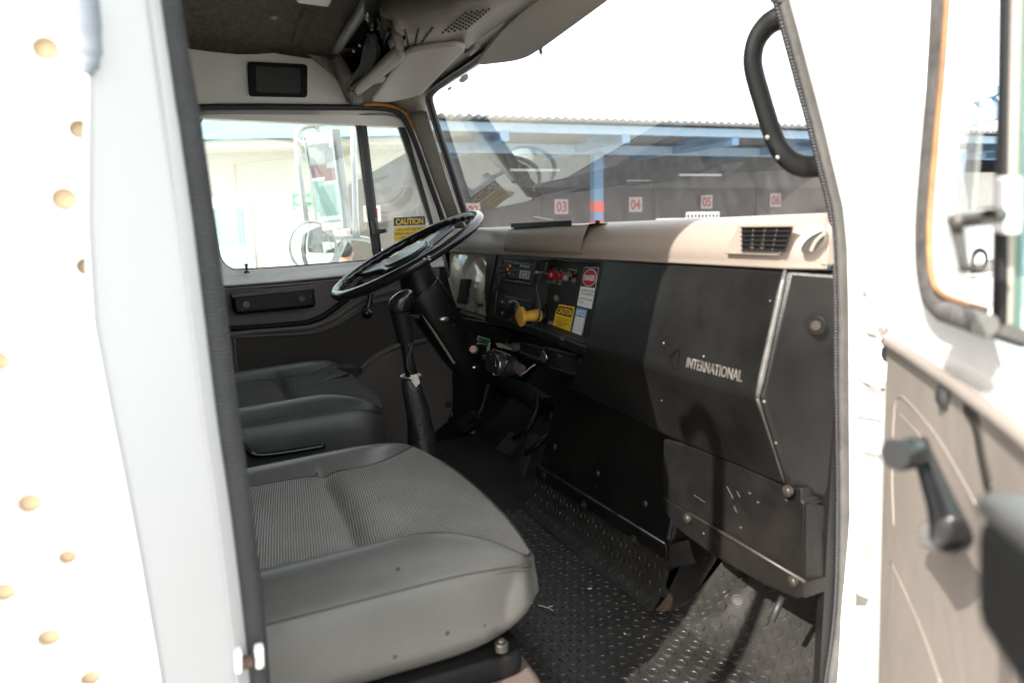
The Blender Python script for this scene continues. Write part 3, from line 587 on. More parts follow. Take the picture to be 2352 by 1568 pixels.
# =================================================================== SEATS
M_STITCH = pbr('brown_thread', (.075, .06, .048), .8)
def seat(rt, xc, hw, y0, y1, zt, zb, mv, mf, cy=.175, slope=.0, tin0=.57, hb0=.024, farlift=0):
    st = [(y0, 1), (y0+.08, 1), (y0+.17, 1), (cy-.035, 1), (cy-.012, 1), (cy-.003, 1), (cy+.005, 1), (cy+.028, 1), (cy+.07, 1), (y1-.125, 1), (y1-.095, 1), (y1-.07, 1), (y1-.045, .99), (y1-.022, .95), (y1-.004, .87), (y1+.008, .72), (y1-.004, .34), (y1-.05, 0)]
    grid = []
    for i, (y, k) in enumerate(st):
        f = max(0, min(1, (y-(y1-.165))/.145)) if i < 14 else 1; g_ = max(0, min(1, (y-(y1-.20))/.20)); g_ = g_*g_*(3-2*g_); zq = zb+.055*max(0, (y-(y1-.15))/.15)**2; fr_ = max(0, (y-(y1-.15))/.15)
        tin = tin0+(.975-tin0)*f**1.7; hb = hb0*(1-f**1.6)*(.45+.85*max(0, min(1, (y-y0)/(y1-y0-.12)))); dip = {3: .002, 4: -.006, 5: -.026, 6: -.024, 7: .004}.get(i, 0)
        hwy = hw*(1-.10*max(0, (y-(y1-.07))/.08)**2) if i < 14 else hw*(.90, .895, .88, .85, .79)[i-13]
        top = zt+slope*(y-.15)-.012*fr_**2
        half = [(.0, top+.012*(1-f)+dip), (tin*.55, top+.009*(1-f)+dip), (tin-.05, top-.001+dip*.9), (tin, top+.001+dip*.3), (tin+(.975-tin)*.24, top+hb*.85), (tin+(.975-tin)*.52, top+hb), (tin+(.975-tin)*.82, top+hb*.22-.003), (.985, top-.010), (1.012, top-.026), (1.04, top-.055), (1.04, min(zq+.06, zq+(top-.055-zq)*.45)), (1.0, zq+min(.018, (top-.055-zq)*.15)), (.92, zq)]
        row = []
        for s_ in (1, -1):
            h = []
            for t, zz in (half if s_ == 1 else half[1:]):
                lift = farlift*max(0, (t-.5)) if s_ == -1 else 0
                h.append(V((xc+s_*t*hwy, y+.026*g_*(1-min(1, abs(t))**2.6), zq+(zz+lift-zq)*k)))
            row.append(h)
        grid.append(row[0][::-1]+row[1])
    nC = len(grid[0]); c0 = 9; c1 = 15  # insert columns: between +tin and -tin
    vb, fb = MB(), MB()
    def sub(mb, cols, rws):
        mb.grid([[grid[i][j] for j in cols] for i in rws])
    sub(vb, range(0, c0+1), range(len(st))); sub(vb, range(c1, nC), range(len(st))); sub(vb, range(c0, c1+1), range(14, len(st)))
    sub(fb, range(c0, c1+1), range(0, 15))
    cu = vb.build('cushion', mv, rt, smooth=True, sub=2)
    fb.build('cushion_insert', mf, cu, smooth=True, sub=2)
    # stitched piping round the upper edge
    sm5 = lambda i, j, d: (grid[i][j-d]+grid[i][j]*4+grid[i][j+d])/6
    line = [sm5(i, 5, 1) for i in range(15)]
    mid_ = [grid[14][j] for j in range(6, nC-6)]
    line2 = [sm5(i, nC-6, 1) for i in range(14, -1, -1)]
    MB().tube(cr(line+mid_+line2, 5), .0015, 6).build('piping', M_STITCH if mv != M_VINYLD else mv, cu, smooth=True)
    for c_ in (c0, c1): MB().tube([p-V((0, 0, .0006)) for p in cr([grid[i][c_] for i in range(15)], 5)], .0016, 6).build('insert_seam', M_RUB, cu, smooth=True)
    sb = MB()
    pth = cr(line+mid_[:3], 12)
    for k in range(0, len(pth)-1, 2):
        a = pth[k]; d = (pth[k+1]-a).normalized(); sb.tube([a+V((.0022, .0, -.0055))-d*.0026, a+V((.0022, .0, -.0055))+d*.0026], .0012, 5)
    sb.build('stitching', M_STITCH if mv != M_VINYLD else M_RUB, cu)
    return grid
ps = root('passenger_seat', 'light grey seat with ribbed cloth centre and vinyl bolsters, nearest the open doorway', 'seat', (.475, .15, 1.04))
G1 = seat(ps, .472, .308, -.16, .408, 1.398, 1.262, M_VINYL, M_FAB, slope=.02)
def backrest(rt, xc, hw, mv, mf, yb=-.05):
    rows = []
    for zz, dy, w, th in ((1.36, .0, .9, .10), (1.42, .012, .98, .13), (1.6, -.02, 1, .13), (1.85, -.07, .97, .12), (2.05, -.11, .85, .10), (2.12, -.13, .7, .06)):
        rows.append([V((xc+hw*w*math.copysign(abs(math.cos(a))**.6, math.cos(a)), yb+dy-th/2+th/2*math.copysign(abs(math.sin(a))**.6, math.sin(a)), zz)) for a in [2*math.pi*k/20 for k in range(20)]])
    b_ = MB().grid(rows, closed=True); b_.f.append(tuple(range(19, -1, -1))); b_.f.append(tuple(100+k for k in range(20))); b_.m += [0, 0]
    br = b_.build('backrest', mv, rt, smooth=True)
    b_ = MB(); b_.slab([V((xc-hw*.6, yb+.012, 1.42)), V((xc+hw*.6, yb+.012, 1.42)), V((xc+hw*.55, yb-.095, 1.98)), V((xc-hw*.55, yb-.095, 1.98))], (0, .012, 0)); b_.build('backrest_insert', mf, br, bevel=.006)
backrest(ps, .475, .27, M_VINYL, M_FAB, yb=-.11)
b = MB(); b.slab(roundpoly([(.25, -.14, 1.10), (.835, -.14, 1.10), (.835, .385, 1.10), (.25, .385, 1.10)], .03), (0, 0, .135)); bs = b.build('seat_base', M_BROWNP, ps, bevel=.012, seg=3)
b = MB(); b.slab(roundpoly([(.27, -.12, 1.235), (.80, -.12, 1.235), (.80, .37, 1.235), (.27, .37, 1.235)], .03), (0, 0, .035)); b.build('seat_rail', M_BLK2, ps, bevel=.006)
b = MB(); c = PX(.80, (1152, 1474)); b.tube([c-V((.0, 0, .012)), c+V((0, 0, .0))], .0095, 18); b.tube([c, c+V((0, 0, .004))], .0058, 6); b.build('bolt', M_DULL, ps, bevel=.0015)
b = MB(); b.box((.27, -.12, 1.035), (.80, .33, 1.10)); b.build('pedestal', M_BLK2, ps, bevel=.01)

ds = root('driver_seat', 'charcoal driver seat with torn ribbed cloth behind the steering wheel', 'seat', (-.42, .15, 1.04))
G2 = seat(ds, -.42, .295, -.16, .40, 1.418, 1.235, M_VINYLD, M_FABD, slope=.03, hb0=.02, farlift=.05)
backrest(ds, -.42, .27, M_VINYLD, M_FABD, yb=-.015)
b = MB(); b.slab(roundpoly([(-.70, -.14, 1.10), (-.14, -.14, 1.10), (-.14, .35, 1.10), (-.70, .35, 1.10)], .03), (0, 0, .15)); b.box((-.66, -.12, 1.035), (-.18, .3, 1.10)); b.build('seat_base', M_METB, ds, bevel=.01)
b = MB(); b.tube(cr([PX(-.10, z(7, p)) for p in ((225, 70), (270, 130), (340, 180), (520, 165), (760, 125))], 6), .007, 8); b.build('seat_rail', M_GLOSS, ds, smooth=True)
# torn cloth: two frayed gashes with loose threads
b = MB()
for pts in (((925, 1160), (1000, 1120), (1100, 1098), (1190, 1105), (1240, 1128), (1180, 1138), (1080, 1140), (1000, 1150)), ((985, 1215), (1060, 1180), (1170, 1158), (1150, 1178), (1080, 1200), (1010, 1222))):
    b.slab([p+V((0, 0, .004)) for p in PZ(1.424, *z(4, *pts))], (0, 0, -.010))
for k in range(70):
    px_ = random.uniform(940, 1235); py_ = 1100+abs(px_-1100)*.12+random.uniform(-8, 30); a = PZ(1.427, z(4, (px_, py_)))
    b.tube([a, a+V((random.uniform(-.02, .02), random.uniform(-.012, .025), random.uniform(0, .008)))], .0009, 4)
b.build('torn_cloth', M_RUB, ds, label='frayed dark tear in the seat cloth')

# =================================================================== STEERING WHEEL AND COLUMN
XW = -.42
wL, wR = PX(XW, (766, 684), (1094, 490)); wc_ = (wL+wR)/2; rad = (wR-wL).length/2-.013
e1 = (wR-wL).normalized(); e2 = V((-1, 0, 0)); wn = e1.cross(e2); wn = wn if wn.z > 0 else -wn
sw = root('steering_wheel', 'black two spoke steering wheel with wavy finger grips', 'steering wheel', tuple(wc_))
def wp_(a, r, h=0): return wc_+e1*(r*math.cos(a))+e2*(r*math.sin(a))+wn*h
rows = []
NA = 240
for i in range(NA):
    a = 2*math.pi*i/NA; row = []
    ctr = wp_(a, rad); ro_ = (ctr-wc_).normalized()
    for j in range(14):
        q_ = 2*math.pi*j/14; rr = .0148
        k = max(0, math.cos(q_-R(215)))**2
        rr -= .0042*k*(.5+.5*math.cos(a*34))
        row.append(ctr+ro_*math.cos(q_)*rr*1.05+wn*math.sin(q_)*rr)
    rows.append(row)
rows.append(rows[0]); MB().grid(rows, closed=True).build('rim', M_GLOSS, sw, smooth=True)
M_PADW = pbr('worn_wheel_pad', (.02, .02, .021), .3, var=.2, vscale=15, bump=.15, bscale=300)
# hub pad with two wide arms
def pw(p): return PN(wc_, wn, p)
a1, a2 = R(32), R(118)
hub = [wp_(R(10), .085), wp_(R(24), rad*.72), wp_(R(26), rad-.008), wp_(R(36), rad-.008), wp_(R(44), rad*.72), wp_(R(62), .115), wp_(R(92), .115), wp_(R(106), rad*.72), wp_(R(108), rad-.008), wp_(R(124), rad-.008), wp_(R(128), rad*.72), wp_(R(142), .10), wp_(R(190), .085), wp_(R(270), .085), wp_(R(330), .085)]
b = MB(); b.slab([p+wn*-.004 for p in roundpoly(hub, .02, 5)], wn*-.022); b.build('spoke_pad', M_PADW, sw, bevel=.007, seg=3)
b = MB(); pad = [wp_(R(t), r) for t, r in ((0, .07), (30, .10), (60, .075), (90, .085), (118, .11), (150, .085), (200, .07), (270, .068), (320, .068))]; b.slab([p-wn*.006 for p in roundpoly(pad, .03, 6)], wn*.010); b.build('horn_pad', M_PADW, sw, bevel=.004, seg=3)
b = MB()
for t in (31, 116):
    b.slab([wp_(R(t-4.2), rad-.055, -.0025), wp_(R(t-4.2), rad-.051, -.0025), wp_(R(t+4.2), rad-.051, -.0025), wp_(R(t+4.2), rad-.055, -.0025)], wn*-.004)
b.build('spoke_joint', M_RUB, sw)
b = MB()
for px_, py_ in ((1195, 770), (1215, 712), (1252, 742), (1262, 775)):
    c = PN(wc_+wn*.012, wn, z('G', (px_, py_))); b.ball(c, (.003, .004, .002), 8)
b.build('paint_chip', M_PAPER, sw)
sc_ = root('steering_column', 'black plastic steering column shroud sloping down from the wheel into the dash', 'steering column', tuple(wc_-wn*.45))
ax = (PX(XW, (1083, 838))-PX(XW, (958, 640))).normalized()
top = wc_-wn*.02; rows = []
side = V((1, 0, 0)); upv = ax.cross(side)
hb_ = PX(XW, (965, 665))
for d, w, h, ctr in ((.0, .052, .052, top), (.05, .055, .055, top.lerp(hb_, .5)), (.09, .062, .062, hb_), (.095, .058, .06, hb_+ax*.004)):
    rows.append([ctr+side*w*math.cos(t)+upv*h*math.sin(t) for t in [2*math.pi*k/24 for k in range(24)]])
MB().grid(rows, closed=True).build('upper_shroud', M_BLK, sc_, smooth=True, ang=50)
rows = []
for d, w, h in ((.0, .066, .062), (.012, .070, .066), (.10, .066, .064), (.22, .060, .060), (.30, .048, .05), (.33, .03, .03)):
    ctr = hb_+ax*d
    rows.append([ctr+side*math.copysign(abs(math.cos(t))**.75, math.cos(t))*w+upv*math.copysign(abs(math.sin(t))**.75, math.sin(t))*h for t in [2*math.pi*k/28 for k in range(28)]])
MB().grid(rows, closed=True).build('lower_shroud', M_BLK, sc_, smooth=True, ang=50)
b = MB(); b.tube([hb_+ax*d+side*.052+upv*(-.045 if False else .045) for d in (.005, .12, .24)], .004, 8); b.build('shroud_seam', M_TAN2, sc_)
b = MB(); b.tube([hb_+ax*-.002+V((.0, 0, 0))+side*.064*math.cos(t)+upv*.062*math.sin(t) for t in [2*math.pi*k/32 for k in range(32)]], .004, 8, closed=True); b.build('collar', M_GLOSS, sc_, smooth=True)
b = MB(); c = PX(XW+.065, z(5, (185, 1028))); b.ball(c, (.006, .017, .008), 12); b.build('tilt_lever', M_STEEL, sc_, smooth=True)
b = MB(); c = PX(XW+.06, z('E', (452, 600))); b.ball(c, (.006, .014, .007), 12); b.build('lock_tab', M_CHROME, sc_, smooth=True)
b = MB(); b.tube(cr([hb_+V((-.04, 0, .02)), hb_+V((-.12, -.03, .03)), hb_+V((-.2, -.06, .05))], 4), .006, 8); b.build('indicator_stalk', M_GLOSS, sc_, smooth=True)

# =================================================================== GEAR LEVER
XG = -.03
gl = root('gear_lever', 'tall black gear lever with rounded knob and leather boot between the seats', 'gear lever', (XG, .47, 1.05))
def g4(*p): return PX(XG, *z(4, *p))
k0, k1, k2 = g4((1520, 960), (1548, 940), (1505, 735))
rows = []
def oval(c, rx, rt_): return [c+V((1, 0, 0))*rx*math.cos(t)+RT0.cross(V((0, 0, 0)))+V((0, 1, 0))*rt_*math.sin(t) for t in [2*math.pi*k/20 for k in range(20)]]
for (x0, x1, y_) in ((1498, 1606, 955), (1494, 1604, 945), (1472, 1592, 850), (1452, 1574, 775), (1444, 1571, 752)):
    A, B = g4((x0, y_+4), (x1, y_-6)); c = (A+B)/2; w = (B-A).length/2
    rows.append(oval(c, w*.95, w))
bq = MB().grid(rows, closed=True); bq.f.append(tuple(range(20))); bq.m.append(0); bq.build('shroud', M_BLK2, gl, smooth=True, ang=50)
rows = []
for (x0, y0_), (x1, y1_) in (((1444, 752), (1571, 735)), ((1436, 735), (1574, 722)), ((1436, 700), (1592, 680)), ((1442, 672), (1597, 650)), ((1462, 648), (1597, 622)), ((1495, 622), (1590, 606)), ((1530, 606), (1572, 599)), ((1548, 600), (1556, 598))):
    A, B = g4((x0, y0_), (x1, y1_)); c = (A+B)/2; w = (B-A).length/2; d = (B-A)/2
    rows.append([c+d*math.cos(t)+V((1, 0, 0))*w*.85*math.sin(t) for t in [2*math.pi*k/20 for k in range(20)]])
MB().grid(rows, closed=True).build('knob', M_GLOSS, gl, smooth=True)
b = MB(); A, B = g4((1550, 955), (1590, 1185)); b.cyl(A, B, .0135, .0155, 14); sh = b.build('shaft', M_METB, gl, smooth=True, ang=40)
b = MB(); b.tube(cr([A+V((.016, 0, 0)), *[PX(XG+.018, z(4, p)) for p in ((1585, 1000), (1562, 1060), (1560, 1120), (1590, 1170))]], 5), .0028, 6); b.tube(cr([PX(XG+.018, z(4, p)) for p in ((1595, 955), (1580, 1040), (1570, 1120))], 4), .002, 6); b.build('air_line', M_RUB, sh, smooth=True)
b = MB(); t0 = PX(XG+.02, z(4, (1615, 783))); q = Q(*PX(XG+.03, *z(4, (1594, 770), (1646, 775), (1640, 798), (1592, 792)))); b.slab([q(0, 0), q(1, 0), q(1, 1), q(0, 1)], (-.014, 0, 0)); b.tube([PX(XG+.024, z(4, (1572, 781))), PX(XG+.024, z(4, (1596, 781)))], .0035, 8); b.build('range_switch', M_BLK2, gl, bevel=.0015)
rows = []
for (x0, y0_), (x1, y1_) in (((1548, 1178), (1618, 1166)), ((1545, 1192), (1625, 1178)), ((1522, 1215), (1650, 1205)), ((1530, 1300), (1668, 1280)), ((1545, 1400), (1700, 1380)), ((1560, 1490), (1722, 1480)), ((1570, 1570), (1745, 1555)), ((1560, 1700), (1790, 1690)), ((1530, 1900), (1850, 1900))):
    A, B = g4((x0, y0_), (x1, y1_)); c = (A+B)/2; w = (B-A).length/2; d = (B-A)/2
    rows.append([c+d*math.cos(t)*(1+.05*math.sin(5*t+len(rows)*1.7))+V((1, 0, 0))*w*.75*math.sin(t)*(1+.06*math.sin(4*t+len(rows))) for t in [2*math.pi*k/28 for k in range(28)]])
M_BOOT = pbr('creased_black_leather', (.014, .014, .015), .38, bump=.9, bscale=110, var=.2, vscale=30)
MB().grid(rows, closed=True).build('boot', M_BOOT, gl, smooth=True)
b = MB(); A, B = g4((1545, 1190), (1628, 1176)); cc = (A+B)/2; b.tube([cc+V((.024*math.cos(t), .024*math.sin(t), 0)) for t in [2*math.pi*k/20 for k in range(20)]], .004, 8, closed=True); b.build('boot_clip', M_STEEL, gl, smooth=True)
b = MB(); c = PX(XG+.03, z(4, (1608, 1200))); b.slab([c+V(v) for v in ((0, -.010, .010), (.004, .006, .012), (.003, .013, -.010), (.002, .002, -.022), (0, -.007, -.006))], (.002, 0, 0)); b.build('torn_tape', M_PAPER, gl)

# =================================================================== DASHBOARD
da = root('dashboard', 'wide dashboard with tan top roll over black control and glovebox panels', 'dashboard', (.1, .8, 1.5))
YP = .75                                   # face of the centre panel
# tan roll: section swept across the cab
XS = [-.87, -.7, -.5, -.3, -.2, .0, .2, .39, .5, .6, .7, .8, .876, .905, .925]
def lipy(x): return .75 if x < .876 else .75+(x-.876)*.55
def lipz(x): return 1.795 if x < .8 else 1.795-.0
rows = []
for x in XS:
    y = lipy(x); zz = lipz(x)
    rows.append([V((x, y+.03, zz-.004)), V((x, y-.002, zz-.003)), V((x, y-.006, zz+.004)), V((x, y-.010, zz+.022)), V((x, y-.006, zz+.042)), V((x, y+.008, zz+.060)), V((x, y+.03, zz+.071)), V((x, y+.07, zz+.074)), V((x, max(y+.15, .93), zz+.066)), V((x, max(y+.2, .99), zz+.05))])
MB().grid([cr(r, 3) for r in rows]).build('dash_top', M_TAN, da, smooth=True)
# raised centre bump carrying the tray
ub = z(5, (770, 368), (800, 152), (1010, 150), (1300, 120), (1560, 110), (1690, 100))
# seam where the bump meets the right half, and the bump itself
B0 = [PY(.742, z(5, p)) for p in ((765, 366), (860, 372), (1020, 374), (1250, 376), (1420, 396), (1515, 402))]
bt = [PY(.728, z(5, p)) for p in ((795, 168), (860, 160), (1020, 157), (1250, 140), (1420, 128), (1560, 125))]
rows = []
for a, c, dy in zip(B0, bt, (0, -.012, -.016, -.014, -.006, 0)):
    rows.append([a+V((0, .03, -.002)), a+V((0, dy, 0)), a.lerp(c, .5)+V((0, dy-.004, 0)), c+V((0, dy+.002, -.004)), c+V((0, .012, .004)), c+V((0, .06, .003)), c+V((0, .12, -.006))])
MB().grid([cr(r, 3) for r in rows]).build('dash_bump', M_TAN, da, smooth=True)
q = Q(*PY(.718, *z(5, (818, 108), (1418, 66), (1420, 118), (818, 155))))
# black open tray on the bump
f0, f1 = PY(.722, *z(5, (818, 155), (1418, 118))); h_ = .011
zt_m = (f0.z+f1.z)/2; g0_, g1_ = PY(.785, *z(5, (960, 150), (1400, 110))); f0.z = f1.z = g0_.z = g1_.z = zt_m; o1 = [f0, f1, g1_, g0_]; o1 = roundpoly(o1, .012); i1 = inset(o1, .007)
ob = root('dash_tray', 'shallow open black tray standing on the tan dash top', 'tray', tuple(f0))
MB().ring(o1, i1, (0, 0, h_)).build('rim', M_BLK2, ob, bevel=.002)
MB().slab([p+V((0, 0, .002)) for p in i1], (0, 0, .003)).build('tray_floor', M_RUB, ob)
pap = PY(.79, *z(5, (1030, 55), (1045, 40), (1230, 70), (1200, 78))); tag(MB().slab(pap, (0, .002, .001)).build('paper_scrap', M_SWHT), 'crumpled white paper scrap lying in the black dash tray', 'paper scrap')
b = MB(); b.ball(PY(.77, z(5, (1665, 90))), (.006, .006, .004), 10); b.build('dash_screw', M_METB, da)
# right-hand vent, let into the roll
q = Q(*PY(.738, *z(6, (1312, 97), (1652, 93), (1600, 262), (1314, 255))))
b = MB(); b.slab([q(-.10, -.12, .001), q(1.03, -.14, .001), q(.86, 1.18, .001), q(-.5, 1.18, .001)], q.n*.0045); ve = b.build('vent', M_TAN, da, bevel=.006, seg=3)
b = MB(); q.box(b, 0, 0, 1, 1, .004, .0065); b.build('vent_throat', M_SBLK, ve)
b = MB()
for k in range(6): q.box(b, .0, .0+k*.19, .99, .05+k*.19, .0066, .0105)
b.build('vent_blade', M_BLK2, ve, bevel=.001)
b = MB()
for u in (.24, .48, .72): q.box(b, u, .02, u+.02, .98, .0055, .0075)
for u in (.24, .48):
    for v in (.22, .42, .62, .84): q.box(b, u-.03, v-.03, u+.06, v+.04, .0066, .0085)
b.build('vent_vane', M_BROWNP, ve)
# oval demister outlet at the far right
dn = V((.45, -.89, .05)).normalized(); dO = V((.880, .7365, 1.83))
pts = [PN(dO, dn, p) for p in z(6, (1700, 265), (1705, 225), (1745, 175), (1810, 138), (1852, 132), (1846, 195), (1800, 250), (1740, 272))]
lp_ = cr(pts, 3, True)
b = MB(); b.ring([p+dn*.002 for p in [c+(p-c)*1.07 for c in [sum(lp_, V())/len(lp_)] for p in lp_]], [p+dn*.007 for p in lp_], -dn*.010); dm = b.build('demister_outlet', M_TAN, da, smooth=True, ang=50)
b = MB(); b.slab([p+dn*.004 for p in lp_], -dn*.003); b.build('outlet_throat', M_SBLK, dm)
b = MB(); b.tube(cr([PN(dO+dn*.006, dn, p) for p in z(6, (1752, 262), (1790, 190), (1850, 138))], 5), .0028, 8); b.build('outlet_blade', M_TAN, dm, smooth=True)

M_EDGE2 = pbr('worn_plastic_edge_highlight', (.075, .073, .07), .24, spec=.6, var=.3, vscale=40)
# --- glovebox block: top edge, crease, bottom edge
def row3(*p): return p
gT = [PY(.752, p) for p in ((1391, 588), (1600, 602), (1806, 614))]+[V((.926, .785, 1.79))]
gC = [PY(.70, p) for p in ((1347, 800), (1545, 858), (1740, 913))]+[PX(.926, (1921, 905))]
gB = [PY(.762, p) for p in ((1306, 893), (1530, 1004), (1806, 1119))]+[PX(.926, (1922, 1163))]
b = MB(); fr = [gT, gC, gB]
rows = [[p+V((0, .06, 0)) for p in gT]]+fr+[[p+V((0, .12, .0)) for p in gB]]
b.grid(rows); gx = b.build('glovebox_panel', M_BLK, da, bevel=.010, seg=4)
b = MB(); rr_ = [gT[2].lerp(gC[2], k/8)+V((.0005, -.0012, .0004)) for k in range(9)]; b.tube(rr_, [.002, .0042, .0046, .0042, .0045, .0045, .0048, .0045, .003], 10); b.build('worn_ridge_glint', M_EDGE2, gx, smooth=True)  # worn ridge, its colour lightened to carry the sun's highlight
b = MB(); rr_ = [gC[2].lerp(gB[2], k/8)+V((.0005, -.0012, .0)) for k in range(9)]; b.tube(rr_, [.003, .0024, .002, .0018, .0018, .0015, .0018, .0015, .001], 8); b.build('worn_ridge_glint', M_DULL, gx, smooth=True)
# raised emblem and lettering
qn = (gC[2]-gC[0]).cross(gT[0]-gC[0]).normalized(); qn = qn if qn.y < 0 else -qn
def gq(*p): return PN(gC[0]+qn*.001, qn, *z(6, *p))
b = MB(); q = Q(*gq((928, 972), (1300, 1062), (1290, 1140), (916, 1040)), n=qn); put_text(b, q, 'INTERNATIONAL', 0, 0, 1, 1, .0008, bold=.008)
M_EMB = pbr('worn_embossed_lettering', (.10, .092, .085), .3, var=.5, vscale=60)
mesh('raised_lettering', b.v, b.f, M_EMB, gx, solid=.0014)
b = MB()
for pts in (((866, 905), (872, 912), (860, 1055), (850, 1048)), ((866, 905), (862, 918), (800, 975), (796, 970)), ((796, 970), (804, 975), (830, 1048), (824, 1050))):
    b.slab([p+qn*.0004 for p in gq(*pts)], qn*.0012)
b.build('emblem', M_METB, gx)
b = MB(); c = PX(.926, (1876, 747)); nn = V((.35, -1, 0)).normalized(); c = PN(V((.90, .765, 1.68)), nn, (1876, 747)); b.tube([c-nn*.002, c+nn*.0015], .0135, 20); bb_ = b.build('bolt_recess', M_METB, gx, bevel=.001)
b = MB(); b.tube([c+nn*.001, c+nn*.004], .007, 12); b.build('bolt', M_DULL, bb_)
# --- centre panel
pz = lambda *p: PY(YP, *z(5, *p))
face = pz((690, 372), (1752, 412), (1700, 660), (1640, 900), (1562, 1304), (1050, 1100), (592, 972), (640, 660))
rec = [(1118, 472), (1400, 482), (1655, 486), (1690, 500), (1680, 560), (1560, 1160), (1530, 1242), (1500, 1246), (1250, 1150), (1068, 1090), (1052, 1070), (1075, 860)]
YR = YP+.030
# panel with a true recess on the right: frame ring + floor
ro1 = resamp(pz((1090, 405), (1752, 412), (1700, 660), (1640, 900), (1562, 1304), (1020, 1090), (1050, 760)), 80); ri = resamp(cr(pz(*rec), 2, True), 80)
k = min(range(80), key=lambda i: (ri[i]-ro1[0]).length); ri = ri[k:]+ri[:k]
MB().ring(ro1, ri, (0, .034, 0)).build('control_panel', M_CHAR, da, bevel=.004, ang=45)
MB().slab([p+V((0, .030, 0)) for p in pz((1085, 440), (1720, 450), (1540, 1290), (1010, 1090))], (0, .004, 0)).build('panel_floor', M_CHAR, da)
lf = pz((605, 368), (1092, 400), (1050, 760), (1022, 1092), (592, 972), (640, 660)); MB().slab(lf, (0, .03, 0)).build('control_panel', M_CHAR, da, bevel=.004)
# vertical slot, lower lip
b = MB(); b.slab(pz((735, 455), (752, 452), (690, 800), (668, 975), (640, 968), (690, 700)), (0, -.004, 0)); sl_ = b.build('slot', M_RUB, da)
b = MB(); b.tube(pz((752, 455), (705, 720), (672, 970)), .003, 6); b.build('slot_edge', M_STEEL, sl_)
b = MB(); q = Q(*pz((702, 705), (732, 700), (724, 752), (692, 752))); q.box(b, 0, 0, 1, 1, 0, .014); b.build('slider', M_RUB, sl_, bevel=.002)
lip_ = [PY(.745, p) for p in z(5, (592, 972), (1020, 1092), (1562, 1302))]; lip2 = [PY(.775, p) for p in z(5, (600, 1062), (1010, 1180), (1555, 1395))]
MB().grid([[p+V((0, .03, .01)) for p in lip_], lip_, [(a+c)/2+V((0, -.006, 0)) for a, c in zip(lip_, lip2)], lip2, [p+V((0, .05, 0)) for p in lip2]]).build('lower_lip', M_CHAR, da, bevel=.004)
b = MB(); b.tube([PY(.739, z(5, (1338, 1208)))+V((0, 0, 0)), PY(.737, z(5, (1338, 1208)))+V((0, -.003, 0))], .0065, 14); b.build('lip_plug', M_RUB, da)
# --- radio pocket and radio
q = Q(*pz((808, 452), (1085, 482), (1052, 668), (778, 626)))
b = MB(); ob_ = [q(-.07, -.12, .002), q(1.05, -.10, .002), q(1.04, 1.22, .002), q(-.05, 1.2, .002)]; ib_ = [q(-.02, -.03, .002), q(1.01, -.03, .002), q(1.01, 1.05, .002), q(-.02, 1.05, .002)]
b.ring(ob_, ib_, q.n*.008); b.build('radio_bezel', M_CHAR, da, bevel=.003)
b = MB(); q.box(b, 0, 0, 1, 1, .0, .012); rd = b.build('radio', M_CHAR, da, bevel=.004)
b = MB(); q.box(b, .33, .14, .97, .34, .012, .0135); q.box(b, .02, 1.03, .99, 1.10, .004, .008); b.build('cassette_slot', M_GLOSS, rd, bevel=.001)
b = MB(); q.box(b, .64, .46, .97, .86, .012, .014); b.build('display_frame', M_STEEL, rd)
b = MB(); q.box(b, .70, .50, .95, .80, .014, .0148); b.build('display', M_LCD, rd)
b = MB()
for r_ in range(2):
    for c_ in range(3): q.box(b, .33+c_*.095, .47+r_*.24, .405+c_*.095, .60+r_*.24, .012, .0165)
for c_, v in ((.07, .12), (.07, .22), (.07, .32), (.15, .2), (.15, .34)): q.box(b, c_, v, c_+.05, v+.06, .012, .015)
b.build('button', M_RUB, rd, bevel=.001)
b = MB()
for u, v in ((.255, .30), (.185, .50), (.265, .70)): q.disc(b, u, v, .0036, .012, .0155, 12)
b.build('orange_button', M_ORG, rd)
b = MB(); q.disc(b, .04, .60, .0105, .012, .030, 20); q.disc(b, .14, .82, .007, .012, .026, 16); b.build('knob', M_RUB, rd, bevel=.002)
b = MB(); put_text(b, q, 'WEATHER BAND', .60, .18, .94, .30, .0138, .01); put_text(b, q, '8:45', .77, .56, .90, .74, .0150, .01); b.build('lettering', M_PALE, rd)
